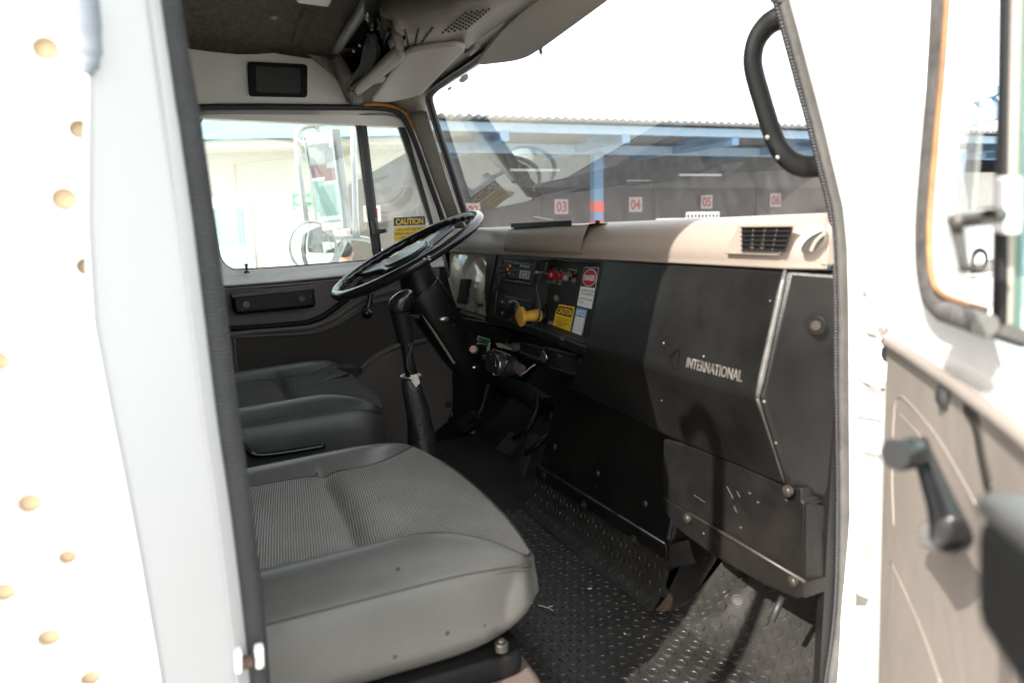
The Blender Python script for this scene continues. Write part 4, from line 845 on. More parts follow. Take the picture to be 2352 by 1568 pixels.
# --- heater controls
q = Q(*pz((745, 792), (1042, 850), (1012, 1055), (700, 980)))
b = MB(); q.box(b, 0, 0, 1, 1, .001, .006); hp = b.build('heater_plate', M_CHAR, da, bevel=.003)
b = MB(); q.box(b, .06, .02, .12, .24, .006, .008); b.build('plate_slot', M_SBLK, hp)
b = MB(); c1 = [q(.26+.46*((1-math.cos(t))/2)-.02*0, .52-.42*math.sin(t), .0062) for t in [2*math.pi*k/30 for k in range(30)]]; b.slab(c1, q.n*.0015); b.build('dial_back', M_TAN2, hp)
for u, v, rr, mt in ((.30, .54, .022, 0), (.58, .60, .024, 1)):
    b = MB(); q.disc(b, u, v, rr, .006, .016, 26); kn = b.build('heater_knob', M_RUB, hp, bevel=.002)
    b = MB(); c = q(u, v); dx = (q(1, 0)-q(0, 0)).normalized(); dz_ = V((0, 0, 1)); a_ = dx*.8+dz_*(.25 if mt == 0 else .75); a_.normalize(); w_ = a_.cross(q.n)
    b.slab([c+q.n*.016+a_*rr*1.15+w_*.007, c+q.n*.016-a_*rr*1.15+w_*.007, c+q.n*.016-a_*rr*1.15-w_*.007, c+q.n*.016+a_*rr*1.15-w_*.007], q.n*.014); b.build('grip', M_BLK2, kn, bevel=.002)
    b = MB()
    if mt:
        b.slab([c+dx*rr*1.02*math.cos(t)+dz_*rr*1.02*math.sin(t)+q.n*.0166 for t in [R(-150+k*11) for k in range(12)]]+[c+dx*rr*.72*math.cos(t)+dz_*rr*.72*math.sin(t)+q.n*.0166 for t in [R(-150+k*11) for k in range(11, -1, -1)]], q.n*.001); b.build('red_band', M_REDL, kn)
        b = MB(); b.slab([c+dx*rr*1.02*math.cos(t)+dz_*rr*1.02*math.sin(t)+q.n*.0166 for t in [R(70+k*10) for k in range(6)]]+[c+dx*rr*.75*math.cos(t)+dz_*rr*.75*math.sin(t)+q.n*.0166 for t in [R(70+k*10) for k in range(5, -1, -1)]], q.n*.001); b.build('blue_band', M_SBLU, kn)
    else:
        for ang in (100, 250):
            cc = c+dx*rr*.72*math.cos(R(ang))+dz_*rr*.72*math.sin(R(ang)); b.slab([cc+q.n*.0166+v for v in (dx*-.003+dz_*.003, dx*.003+dz_*.003, dx*.003-dz_*.0015, dz_*-.004, dx*-.003-dz_*.0015)], q.n*.0006)
        b.build('white_symbol', M_SWHT, kn)
# --- right recess: warning lamps, switch plates, screws, brake knob, blue wire
qr = Q(*PY(YR, *z(5, (1110, 480), (1690, 500), (1530, 1250), (1050, 1090))))
def rp(*p): return PY(YR, *z(5, *p))
N_ = V((0, -1, 0))
def lamp(x, y, r_, L_):
    c = PY(YR, z(5, (x, y))); b = MB(); b.tube([c, c+N_*.006], r_*1.35, 18); o = b.build('lamp_base', M_STEEL, da, bevel=.001)
    b = MB(); b.tube([c+N_*.004, c+N_*(L_-.004), c+N_*L_], [r_, r_, r_*.8], 20); b.build('red_lens', M_REDL, o, smooth=True, ang=40)
lamp(1268, 598, .0125, .022); lamp(1332, 602, .0095, .015)
b = MB(); q = Q(*rp((1172, 634), (1272, 640), (1258, 684), (1166, 668))); q.box(b, 0, 0, 1, 1, 0, .0015); pl = b.build('switch_label', M_SBLK, da)
b = MB(); put_text(b, q, 'MASTER SWITCH', .08, .25, .92, .75, .002, .0); q.box(b, 0, .9, 1, 1, .0015, .002); q.box(b, .97, 0, 1, 1, .0015, .002); b.build('lettering', M_PALE, pl)
b = MB(); q = Q(*rp((1288, 645), (1330, 650), (1318, 698), (1278, 690))); q.box(b, 0, 0, 1, 1, 0, .0015); pl = b.build('switch_label', M_SBLK, da)
b = MB(); put_text(b, q, 'PUMP', .15, .14, .85, .44, .002, .0); put_text(b, q, 'ON', .3, .56, .7, .86, .002, .0); q.box(b, 0, .93, 1, 1, .0015, .002); q.box(b, .92, 0, 1, 1, .0015, .002); b.build('lettering', M_PALE, pl)
b = MB(); q = Q(*rp((1382, 528), (1492, 540), (1468, 672), (1362, 655))); q.box(b, 0, 0, 1, 1, 0, .002); pl = b.build('divider_lock_plate', M_METB, da, bevel=.001)
b = MB(); put_text(b, q, 'POWER DIVIDER LOCK', .06, .06, .95, .2, .0024, .0); put_text(b, q, 'IN', .12, .28, .24, .4, .0024, .0); put_text(b, q, 'OUT', .68, .27, .9, .39, .0024, .0); b.build('lettering', M_PALE, pl)
b = MB(); q.disc(b, .38, .52, .0065, .002, .02, 12); p_ = q(.38, .52, .02); b.tube([p_, p_+V((.03, -.012, -.004))], [.0035, .006], 10); q.disc(b, .22, .88, .006, .002, .010, 14); q.disc(b, .82, .88, .007, .002, .008, 14); b.build('toggle_switch', M_BROWNP, pl, smooth=True, ang=40)
b = MB()
for x, y, r_ in ((1275, 825, .0085), (1218, 1070, .0085), (970, 1078, .005)): c = PY(YR if x > 1100 else YP, z(5, (x, y))); b.tube([c, c+N_*.006], r_, 14); b.ball(c+N_*.006, (r_*.8, .003, r_*.8), 10)
b.build('panel_screw', M_BROWNP, da, smooth=True, ang=40)
c = PY(YR, z(5, (1172, 985))); b = MB(); b.tube([c, c+N_*.006], .030, 26); b.tube([c+N_*.006, c+N_*.010], .020, 24); kb = b.build('brake_valve_base', M_BLK2, da, bevel=.002)
b = MB(); b.tube([c+N_*.008, c+N_*.045], .010, 14); b.build('brake_valve_stem', M_RUB, kb, smooth=True, ang=40)
kq = PY(.655, z(5, (1000, 965))); kq.x = c.x-.012
kc = c+N_*.018; ke = c+N_*.064; b = MB(); b.tube([kc, kc+N_*.010, kc+N_*.034, ke], [.0165, .0165, .013, .013], 18)
f_ = [ke+V((.030*math.cos(t)*(1 if abs(math.cos(t)) > .5 else .95), 0, .030*math.sin(t))) for t in [2*math.pi*k/4+math.pi/2 for k in range(4)]]
b.slab(roundpoly(f_, .014, 5), (0, -.012, 0)); b.build('parking_brake_knob', M_YEL, kb, bevel=.003, seg=3)
b = MB(); wr = [PY(.742, z(5, p)) for p in ((1178, 490), (1160, 560), (1118, 610), (1090, 660), (1078, 740), (1098, 830), (1108, 920), (1105, 1000), (1070, 1070), (1010, 1095), (965, 1080))]; b.tube(cr(wr, 5), .0024, 6); b.build('loose_wire', M_BLUEW, da, smooth=True)
b = MB(); c = PY(.75, z(5, (1180, 588))); b.tube([c, c+V((-.03, -.012, .002))], .0035, 8); b.tube([c+V((-.028, -.011, .002)), c+V((-.036, -.014, .002))], .005, 8); b.build('toggle_lever', M_STEEL, da, smooth=True, ang=40)
# --- instrument cluster behind a hazy lens, sun glare tinted into the haze
cl = [(165, 325), (612, 372), (600, 640), (586, 996), (440, 955), (305, 905), (240, 700), (185, 480)]
cf = PY(.752, *z(5, *cl)); MB().slab([p+V((0, .035, 0)) for p in cf], (0, .006, 0)).build('cluster_back', M_TAN2, da)
q = Q(*PY(.782, *z(5, (200, 345), (600, 380), (584, 985), (310, 905))))
b = MB()
for u0, v0, u1, v1 in ((.45, .1, .5, .95), (.62, .05, .66, .95), (.5, .3, .98, .33), (.5, .62, .98, .65), (.68, .75, .96, .78), (.9, .1, .93, .95), (.68, .78, .72, .95)): q.box(b, u0, v0, u1, v1, 0, .010)
b.build('gauge_rib', M_BEIGE, da)
b = MB()
for u, v, r_ in ((.8, .18, .036), (.78, .48, .03), (.28, .35, .045), (.26, .7, .03)): q.disc(b, u, v, r_, .001, .008, 28)
gf = b.build('cluster_gauge', M_SBLK, da)
b = MB()
for u, v, r_ in ((.8, .18, .036), (.78, .48, .03), (.28, .35, .045), (.26, .7, .03)):
    c = q(u, v, .0085)
    for k in range(11):
        t = R(-40+k*26); d = V((math.cos(t), 0, math.sin(t))); w_ = V((-math.sin(t), 0, math.cos(t)))*.0007; b.slab([c+d*r_*.75+w_, c+d*r_*.95+w_, c+d*r_*.95-w_, c+d*r_*.75-w_], (0, -.0005, 0))
    d = V((math.cos(R(230)), 0, math.sin(R(230)))); w_ = V((-d.z, 0, d.x))*.001; b.slab([c+w_, c+d*r_*.8+w_, c+d*r_*.8-w_, c-w_], (0, -.0005, 0))
b.build('gauge_mark', M_SWHT, gf)
rows = []
for k in range(7):
    t = k/6; yl = .772-.034*t; A = PY(yl, z(5, (165+(305-165)*t, 325+(905-325)*t))); B_ = PY(yl, z(5, (612-(612-586)*t, 372+(996-372)*t))); rows.append([A.lerp(B_, j/6)+V((0, -.008*math.sin(math.pi*t)-.004*math.sin(math.pi*j/6), 0)) for j in range(7)])
MB().grid(rows).build('cluster_lens', M_LENS, da, smooth=True)
b = MB(); b.slab(PY(.744, *z(5, (300, 905), (590, 996), (592, 1012), (300, 925))), (0, .02, 0)); b.slab(PY(.746, *z(5, (140, 320), (172, 322), (310, 905), (300, 960), (255, 800))), (0, .02, 0)); b.slab(PY(.746, *z(5, (608, 368), (700, 376), (640, 660), (592, 990), (580, 990))), (0, .02, 0)); b.slab(PY(.746, *z(5, (165, 318), (700, 370), (690, 384), (165, 330))), (0, .02, 0)); b.build('cluster_bezel', M_BLK, da, bevel=.002)
b = MB(); b.slab(roundpoly(PY(.728, *z(5, (340, 638), (405, 645), (385, 870), (372, 885), (300, 868), (325, 760))), .008), (0, .016, 0)); pk = b.build('cluster_bracket', M_BLK2, da, bevel=.002)
b = MB(); b.slab(PY(.728, *z(5, (510, 875), (535, 878), (528, 915), (505, 910))), (0, .01, 0)); b.build('cluster_catch', M_RUB, da)
b = MB(); b.slab([p+V((0, -.003, 0)) for p in PY(.76, *z(5, (310, 930), (585, 1000), (580, 1040), (560, 1035), (350, 975)))], (0, .02, 0)); b.build('cluster_ledge', M_TAN2, da, bevel=.003)
# --- lower dash: louvre, ashtray, lighter, open bin, dark carrier behind
b = MB(); b.slab(PY(.80, *z(5, (330, 1010), (600, 1062), (1010, 1180), (1555, 1395), (1500, 1620), (1150, 1500), (850, 1480), (500, 1420), (420, 1250))), (0, .02, 0)); b.build('lower_carrier', M_BLK2, da, bevel=.004)
q = Q(*PY(.79, *z(5, (660, 1105), (870, 1165), (815, 1330), (655, 1255))))
b = MB()
for k in range(7): q.box(b, .03+k*.14, .02, .12+k*.14, .95, 0, .012)
b.build('louvre', M_METB, da, bevel=.001)
b = MB(); tp = PY(.776, *z(5, (680, 1258), (730, 1262), (800, 1295), (850, 1310), (840, 1330), (760, 1310), (700, 1300))); b.slab(tp, (0, .002, 0)); b.build('torn_tape', M_PAPER, da)
b = MB(); c = PY(.78, z(5, (885, 1295))); b.tube([c+V((0, .01, 0)), c+V((0, -.012, 0))], .012, 16); b.tube([c+V((0, -.008, 0)), c+V((-.05, -.012, .002))], [.003, .004], 8); b.build('ignition_lock', M_BROWNP, da, smooth=True, ang=40)
q = Q(*PY(.775, *z(5, (925, 1240), (1140, 1300), (1118, 1450), (912, 1365))))
b = MB(); b.slab(roundpoly([q(0, 0), q(1, 0), q(1, 1), q(0, 1)], .006), (0, .02, 0)); at_ = b.build('ashtray', M_CHAR, da, bevel=.003)
b = MB(); s2 = q.sub(.06, .1, .95, .68); b.slab(roundpoly([s2(0, 0), s2(1, 0), s2(1, 1), s2(0, 1)], .004), (0, -.005, 0)); b.build('ashtray_lid', M_BLK2, at_, bevel=.002)
b = MB(); q.box(b, .06, .74, .95, .82, 0, .003); b.build('ashtray_lip', M_STEEL, at_)
c = PY(.77, z(5, (1162, 1392))); b = MB(); b.tube([c, c+N_*.006], .0165, 22); li = b.build('lighter_socket', M_CHROME, da, bevel=.001)
b = MB(); b.tube([c+N_*.0062, c+N_*.007], .012, 18); b.build('socket_bore', M_RUST, li)
b = MB(); b.slab(PY(.762, *z(5, (1185, 1298), (1450, 1370), (1430, 1415), (1160, 1320))), (0, .03, .004)); b.build('bin_flap', M_BLK, da, bevel=.003)
b = MB(); b.slab(PY(.785, *z(5, (1200, 1330), (1460, 1420), (1462, 1560), (1190, 1480))), (0, .01, 0)); bi = b.build('open_bin', M_SBLK, da)
b = MB(); b.slab(PY(.77, *z(5, (1195, 1478), (1465, 1560), (1470, 1590), (1190, 1505))), (0, .03, 0)); b.slab(PY(.768, *z(5, (1462, 1400), (1490, 1390), (1490, 1590), (1465, 1585))), (0, .03, 0)); b.build('bin_frame', M_BLK, bi, bevel=.002)

# =================================================================== STICKERS AND ADD-ONS
def sticker(name, label, quad, bg, th=.0008, n=None):
    qq = Q(*quad, n=n); r_ = root(name, label, 'sticker', tuple(qq(.5, .5)))
    b = MB(); b.slab(roundpoly([qq(0, 0, .0004), qq(1, 0, .0004), qq(1, 1, .0004), qq(0, 1, .0004)], .002, 2), qq.n*th); b.build('backing', bg, r_); return r_, qq, th+.0004
NY = V((0, -1, 0))
s_, q, h = sticker('danger_sticker', 'white danger sticker with red oval, topmost on the right of the black control panel', rp((1542, 528), (1682, 530), (1610, 930), (1470, 896)), M_SWHT, n=NY)
b = MB(); q.box(b, .02, .012, .99, .49, h, h+.0004); b.build('black_band', M_SBLK, s_)
def ell(q, u, v, a, c, h, n=36): return [q(u+a*math.cos(t), v+c*math.sin(t), h) for t in [2*math.pi*k/n for k in range(n)]]
b = MB(); b.slab(ell(q, .52, .255, .47, .215, h+.0005), q.n*.0003); b.build('white_ring', M_SWHT, s_)
b = MB(); b.slab(ell(q, .52, .255, .44, .198, h+.0009), q.n*.0003); b.build('red_oval', M_SRED, s_)
b = MB(); put_text(b, q, 'DANGER', .15, .185, .89, .325, h+.0014, .025); b.build('heading', M_SWHT, s_)
b = MB()
for i, (t, u0, u1) in enumerate((('A. DO NOT MOVE VEHICLE WHILE', .06, .97), ('BODY IS IN DUMP POSITION', .14, .93), ('B. DO NOT MODIFY EQUIPMENT', .06, .95), ('ANY WAY', .14, .42))):
    v = (.55, .635, .77, .855)[i]; put_text(b, q, t, u0, v, u1, v+.055, h+.0003, .012)
b.build('text', M_SBLK, s_)
s_, q, h = sticker('caution_sticker', 'yellow caution sticker with torn upper corner on the black control panel, beside the yellow knob', rp((1284, 882), (1448, 912), (1398, 1172), (1228, 1118)), M_SYEL, n=NY)
b = MB(); b.slab(roundpoly([q(.06, .05, h), q(.96, .05, h), q(.94, .40, h), q(.04, .38, h)], .006, 3), q.n*.0004); b.build('black_band', M_SBLK, s_)
b = MB(); put_text(b, q, 'CAUTION', .11, .10, .91, .34, h+.0006, .03); b.build('heading', M_SYEL, s_)
b = MB()
for t, u0, u1, v in (('A. SET PARKING BRAKE BEFORE', .10, .93, .48), ('OPERATING VACTOR', .2, .72, .56), ('B. READ INSTRUCTION MANUAL', .1, .88, .64), ('BEFORE OPERATING', .2, .70, .72), ('EQUIPMENT', .2, .50, .80)): put_text(b, q, t, u0, v, u1, v+.05, h+.0003, .012)
put_text(b, q, 'L-239', .8, .93, .92, .96, h+.0003, 0)
b.build('text', M_SBLK, s_)
b = MB(); b.slab([q(-.02, -.02, h), q(.10, -.02, h), q(.05, .08, h), q(.02, .2, h), q(-.03, .22, h)], q.n*.0005); b.build('torn_corner', M_BLK, s_)
s_, q, h = sticker('notice_sticker', 'blue and white notice sticker at the lower right corner of the black control panel', rp((1470, 915), (1568, 935), (1510, 1214), (1412, 1182)), M_SWHT, n=NY)
b = MB(); q.box(b, 0, 0, 1, .30, h, h+.0004); q.box(b, 0, .93, 1, 1, h, h+.0004); q.box(b, 0, .3, .05, .93, h, h+.0004); q.box(b, .94, .3, 1, .93, h, h+.0004); b.build('blue_border', M_SBLU, s_)
b = MB(); put_text(b, q, 'NOTICE', .08, .06, .92, .25, h+.0006, .03); b.build('heading', M_SWHT, s_)
b = MB()
for k in range(11):
    u = .10
    while u < (.86 if k < 10 else .6):
        w_ = random.uniform(.04, .12); q.box(b, u, .37+k*.042, min(.9, u+w_), .385+k*.042, h, h+.0003); u += w_+.025
b.build('fine_print', M_PALE, s_)
# caution sticker on the vent glass, behind the wheel
vq = PX(XI-.0115, *z('G', (818, 272), (1212, 248), (1222, 552), (824, 562)))
s_, q, h = sticker('caution_sticker', 'yellow and black caution sticker on the vent window glass behind the steering wheel', vq, M_SWHT, n=(1, 0, 0))
b = MB(); q.box(b, .02, .40, .98, .985, h, h+.0003); b.build('yellow_field', M_SYEL, s_)
b = MB(); b.slab([q(.02, .05, h), q(.05, .015, h), q(.92, .012, h), q(.98, .05, h), q(.98, .36, h), q(.02, .36, h)], q.n*.0004); b.build('black_band', M_SBLK, s_)
b = MB(); put_text(b, q, 'CAUTION', .08, .07, .92, .32, h+.0006, .03); b.build('heading', M_SYEL, s_)
b = MB()
for t, u0, u1, v in (('UNLOAD PARTIAL', .12, .88, .47), ('DEBRIS BODY BEFORE', .06, .95, .63), ('USING VACTOR', .19, .82, .79)): put_text(b, q, t, u0, v, u1, v+.10, h+.0005, .012)
b.build('text', M_SBLK, s_)
b = MB()
for k in range(26):
    x0, y0_ = random.uniform(930, 1120), random.uniform(580, 680); w_, hh = random.uniform(8, 40), random.uniform(8, 30)
    b.slab(PX(XI-.0115, *z('G', (x0, y0_), (x0+w_, y0_+random.uniform(-6, 6)), (x0+w_+random.uniform(-9, 9), y0_+hh), (x0+random.uniform(-6, 6), y0_+hh))), (.0004, 0, 0))
tag(b.build('sticker_residue', M_SWHT), 'flaky white remains of a peeled sticker low on the vent window glass', 'sticker residue')
# --- plate and push-pull knob under the dash
pp = PY(.785, *z(5, (512, 1188), (635, 1222), (615, 1425), (500, 1395)))
pt = root('control_plate', 'small green and white control plate under the dash left of the twin gauges', 'plate', tuple(pp[0])); q = Q(*pp, n=NY)
b = MB(); q.box(b, 0, 0, 1, 1, 0, .002); b.build('backing', M_SWHT, pt, bevel=.0005)
b = MB(); q.box(b, .40, .02, .98, .28, .002, .0025); b.build('green_band', M_SGRN, pt)
b = MB(); q.box(b, .02, .02, .40, .28, .002, .0025); q.box(b, .05, .85, .95, .98, .002, .0025); b.build('black_band', M_SBLK, pt)
b = MB(); put_text(b, q, 'Heavy', .06, .06, .38, .24, .003, .01); put_text(b, q, 'WARNING', .3, .88, .72, .95, .003, .01); b.build('heading', M_SWHT, pt)
b = MB(); put_text(b, q, 'Motions', .43, .07, .93, .22, .003, .01); put_text(b, q, 'P.T.O.', .06, .36, .36, .50, .0025, .02); b.build('text', M_SBLK, pt)
b = MB(); q.disc(b, .9, .25, .006, .002, .006, 12); q.disc(b, .93, .62, .005, .002, .006, 12); q.disc(b, .08, .12, .005, .002, .006, 12); b.build('screw', M_STEEL, pt)
b = MB(); b.slab(roundpoly([q(.42, .3, .002), q(.82, .3, .002), q(.86, .75, .002), q(.4, .72, .002)], .01), q.n*.02); b.build('valve_body', M_BLK2, pt, bevel=.004)
kn = root('push_pull_control', 'black push pull control with worn pink cap sticking out under the dash', 'control', tuple(q(.55, .6)))
kc = q(.55, .55, .018); kt = PY(.655, z(5, (382, 1308))); kt = kc+(kt-kc).normalized()*.085
d_ = (kt-kc).normalized()
b = MB(); b.tube([kc, kc.lerp(kt, .3), kc.lerp(kt, .32), kc.lerp(kt, .85), kc.lerp(kt, .86)], [.005, .006, .009, .009, .017], 16); b.tube([kt-d_*.010, kt], [.017, .016], 18); b.build('stem', M_GLOSS, kn, smooth=True, ang=40)
b = MB(); b.tube([kt, kt+d_*.008], [.0115, .011], 18); b.build('cap', M_PINK, kn, bevel=.002)
# --- twin gauge pod
gq_ = PY(.735, *z(5, (650, 1310), (818, 1372), (755, 1555), (590, 1525)))
gp = root('gauge_pod', 'chrome plate with two round black gauges hanging under the dash', 'gauge', tuple(gq_[3])); q = Q(*gq_, n=(.12, -1, .12))
b = MB(); b.slab(roundpoly([q(0, 0), q(1, 0), q(1.0, 1.02), q(.0, 1.0)], [.004, .004, .03, .02]), -q.n*.003); b.build('plate', M_CHROME, gp, bevel=.0015)
for u, v, r_, cz, na in ((.23, .52, .030, 0, 200), (.66, .62, .031, 1, 250)):
    b = MB(); q.disc(b, u, v, r_, -.045, .012, 30); g = b.build('gauge', M_RUB, gp, bevel=.002)
    b = MB(); c = q(u, v, .012); xx = (q(1, 0)-q(0, 0)).normalized(); zz_ = xx.cross(q.n); b.tube([c+xx*r_*.93*math.cos(t)+zz_*r_*.93*math.sin(t) for t in [2*math.pi*k/36 for k in range(36)]], .0026, 8, closed=True); b.build('bezel', M_CHROME if cz else M_GLOSS, g, smooth=True)
    b = MB(); b.tube([c, c+q.n*.0006], r_*.9, 30); b.build('dial', M_SBLK, g)
    b = MB()
    for k in range(9):
        t = R(150+k*30); d = xx*math.cos(t)+zz_*math.sin(t); w_ = (xx*-math.sin(t)+zz_*math.cos(t))*.0006; b.slab([c+d*r_*.62+w_, c+d*r_*.8+w_, c+d*r_*.8-w_, c+d*r_*.62-w_], q.n*.0009)
    b.build('scale', M_PALE, g)
    b = MB(); t = R(na); d = xx*math.cos(t)+zz_*math.sin(t); w_ = (xx*-math.sin(t)+zz_*math.cos(t))*.001; b.slab([c+w_-d*r_*.1, c+d*r_*.7, c-w_-d*r_*.1], q.n*.0013); b.build('needle', M_SRED if not cz else M_SWHT, g)
b = MB(); a = PY(.755, *z(5, (800, 1465), (870, 1490), (850, 1555), (785, 1530))); b.slab(a, (0, .01, 0)); b.build('bracket', M_STEEL, gp, bevel=.001)
b = MB(); c = PY(.76, z(5, (880, 1530))); b.cyl(c, c+V((.03, 0, -.003)), .006, n=10); c = PY(.775, z(5, (850, 1440))); b.cyl(c, c+V((.06, 0, -.01)), .012, n=12); b.build('sender', M_BROWNP, gp, smooth=True, ang=40)
b = MB(); b.tube(cr([PY(.765, z(5, p)) for p in ((900, 1560), (960, 1545), (1010, 1500), (1060, 1468))], 5), .002, 6); b.build('gauge_wire', M_PAPER, gp, smooth=True)

M_EDGE = pbr('scuffed_steel_edge', (.16, .165, .17), .35, metal=.5, col2=(.03, .03, .03), vscale=40)
# =================================================================== ENGINE COVER, HEATER BOX, FLOOR MAT, PEDALS
eT = [PY(.93, (1325, 880)), PY(.93, (1522, 1000))]; eB = PY(.85, (1238, 1066), (1537, 1246))
ec = root('engine_cover', 'large plain black engine cover panel between the pedals and the sunlit floor', 'engine cover', (.2, .9, 1.05))
yb = .85; TL, TR, BR, BL = V((-.10, .95, 1.60)), V((eB[1].x-.02, .95, 1.60)), eB[1], eB[0]
E1, E2_ = PY(.93, (1521, 1010)), eB[1]
b = MB(); b.grid([[TL+V((0, .3, 0)), TL, TR, TR+V((.05, .3, 0))], [BL.lerp(TL, .5)+V((-.02, .3, 0)), BL.lerp(TL, .5), BR.lerp(TR, .5), BR.lerp(TR, .5)+V((.06, .3, 0))], [BL+V((-.02, .3, 0)), BL, BR, BR+V((.08, .3, 0))]]); b.build('cover_panel', M_METB, ec, bevel=.012, seg=4)
fl = MB(); dq = V((0, -.004, -.032)); fl.slab([BL+V((0, -.012, 0)), BR+V((.004, -.012, 0)), BR+V((.008, -.012, -.035)), BL+V((0, -.012, -.035))], (0, .015, 0)); fo_ = fl.build('lower_flange', M_METB, ec, bevel=.003)
b = MB(); b.tube([BL+V((0, -.011, .001)), BR+V((0, -.011, .001))], .0024, 8); b.build('worn_edge', M_EDGE, fo_, smooth=True)
b = MB()
for p in ((247, 418), (470, 578), (743, 770)): c = PN(BL+V((0, -.014, 0)), NY, z(8, p)); b.tube([c, c+NY*.005], .0105, 14); b.tube([c+NY*.005, c+NY*.009], .0055, 6)
for p in ((308, 258), (546, 405), (810, 572)): c = PN(BL, (TL-BL).cross(BR-BL).normalized(), z(8, p)); b.ball(c+V((0, -.002, 0)), (.0075, .005, .009), 10)
b.build('bolt', M_DULL, ec, smooth=True, ang=40)
b = MB(); b.tube([BR+V((.001, -.004, .01)), BR.lerp(TR, .3)+V((.001, -.004, 0)), BR.lerp(TR, .62)+V((.001, -.003, 0))], [.006, .0035, .005], 8, flat=((0, 1, 0), .3)); b.build('scuffed_edge', M_EDGE, ec, smooth=True)
b = MB(); a = [BR+V((.004, -.008, .002)), BR+V((.040, .02, .02)), BR+V((.052, .03, -.03)), BR+V((.010, -.01, -.055))]; b.slab(a, (-.004, .006, 0)); b.build('side_flap', M_METB, ec, bevel=.004)
# heater box under the glovebox
YH = .765
hx = root('heater_box', 'black sheet metal heater box hanging under the glovebox at the right', 'heater box', (.75, .85, 1.3))
H = lambda *p: PY(YH, *z(8, *p))
hT = H((876, 195), (1210, 320), (1680, 560)); hC = H((900, 540), (1280, 760), (1690, 1005)); 
b = MB(); fpts = H((905, 215), (1000, 235), (1300, 350), (1580, 480), (1674, 486), (1674, 560), (1692, 575), (1690, 1005), (1300, 772), (905, 540), (900, 400)); b.slab(fpts, (0, .20, 0)); fx = b.build('box_front', M_METB, hx, bevel=.004)
lowf = [PY(YH-.008, z(8, p)) for p in ((898, 536), (1300, 772), (1690, 1005), (1684, 1090), (1640, 1098), (1480, 1030), (1200, 870), (1060, 770), (960, 690), (905, 600))]
b = MB(); b.slab(lowf, (0, .006, 0)); b.build('lower_flange', M_METB, fx, bevel=.002)
b = MB(); b.tube([PY(YH-.011, z(8, p)) for p in ((1050, 626), (1300, 772), (1690, 1005))], .0028, 6); b.build('worn_edge', M_DULL, fx, smooth=True)
b = MB(); A = PY(YH, *z(8, (1692, 572), (1690, 1005))); B_ = PX(.922, *z(8, (1872, 598), (1870, 960))); b.grid([[A[0], A[0].lerp(B_[0], .12)+V((0, .006, 0)), B_[0]], [A[1], A[1].lerp(B_[1], .12)+V((0, .006, 0)), B_[1]]]); b.build('box_side', M_METB, hx, solid=.004)
b = MB(); A = PY(YH-.006, *z(8, (1690, 1008), (1684, 1092))); B_ = PX(.922, *z(8, (1870, 955), (1868, 1030))); b.grid([[A[0], B_[0]], [A[1], B_[1]]]); b.build('side_flange', M_METB, hx, solid=.004)
b = MB()
for p in ((1603, 500), (1632, 1000), (1046, 652)): c = PY(YH-.010, z(8, p)); b.tube([c, c+NY*.004], .0085, 12); b.ball(c+NY*.004, (.006, .003, .006), 10)
b.build('screw', M_DULL, hx, smooth=True, ang=40)
b = MB()
for k in range(9):
    x, y = random.uniform(1000, 1600), random.uniform(350, 760); y = max(y, 330+(x-1000)*.3); L_2 = random.uniform(10, 90); a_ = random.choice((1.1, 1.2, .5, .6))
    b.tube([PY(YH-.0006, z(8, (x, y))), PY(YH-.0006, z(8, (x+L_2*math.cos(a_), y+L_2*math.sin(a_))))], .0006, 4)
for p in ((1430, 565), (1385, 515), (1335, 705)):
    b.ball(PY(YH-.001, z(8, p)), (.003, .001, .002), 8)
b.build('scratch', pbr('faint_scratch', (.05, .046, .042), .7), hx)
b = MB(); b.slab(PY(.80, *z(8, (940, 240), (970, 240), (965, 320), (938, 300))), (0, .004, 0)); b.build('torn_insulation', M_PAPER, hx)
dr = MB(); A = PY(.80, z(8, (1570, 1085))); B_ = PY(.775, z(8, (1503, 1225))); dr.tube([A, B_], .0055, 10); tag(dr.build('drain_tube', M_RUB, None, smooth=True), 'thin black drain tube hanging below the heater box', 'tube')
# --- coin mat: floor sheet, riser under the engine cover, toe board on the right
M_MAT = pbr('black_coin_rubber', (.026, .025, .023), .4, spec=.5, var=.35, vscale=9, bump=.2, bscale=300, speck=.03, coat=.3)
M_MAT.node_tree.nodes['Principled BSDF'].inputs['Coat Roughness'].default_value = .22
fm = root('floor_mat', 'black coin pattern rubber mat covering the cab floor', 'floor mat', (.4, .4, 1.04))
ZF = 1.047
def surf_coins(mb, S, nu, nv, r=.0125, h=.0026, jit=0, cond=None, umax=1):
    """raised discs on the surface S(u,v), staggered rows"""
    for i in range(nu):
        for j in range(nv):
            u = (i+.5+(.5 if j % 2 else 0))/nu; v = (j+.5)/nv
            if u > 1: continue
            p = S(u, v); e = 1e-3; du = (S(min(1, u+e), v)-S(u-e, v)).normalized(); dv = (S(u, min(1, v+e))-S(u, v-e)).normalized(); nn = du.cross(dv).normalized()
            if nn.dot(V((0, -.5, 1))) < 0: nn = -nn
            if cond and not cond(p): continue
            w = nn.cross(du); rings = []
            for rr, hh in ((r, -.0003), (r*.94, h), (r*.72, h), (r*.66, h*.45), (0.0, h*.55)):
                rings.append([p+du*rr*math.cos(t)+w*rr*math.sin(t)+nn*hh for t in [2*math.pi*k/14 for k in range(14)]])
            mb.grid(rings, closed=True)
def flr(u, v): return V((-.16+1.09*u, -.25+1.08*v if False else -.20+1.06*v, ZF+.004*math.sin(u*7+v*4)))
b = MB(); b.grid([[flr(i/16, j/16)+V((0, 0, 0)) for i in range(17)] for j in range(17)])
def cf_(p): return p.y > .28 and not (p.x < .84 and p.y < .42)
surf_coins(b, flr, 30, 34, cond=cf_)
b.build('mat_floor', M_MAT, fm, smooth=True, ang=35)
Rz0, Rz1 = ZF, 1.165
xr = BR.x+.004
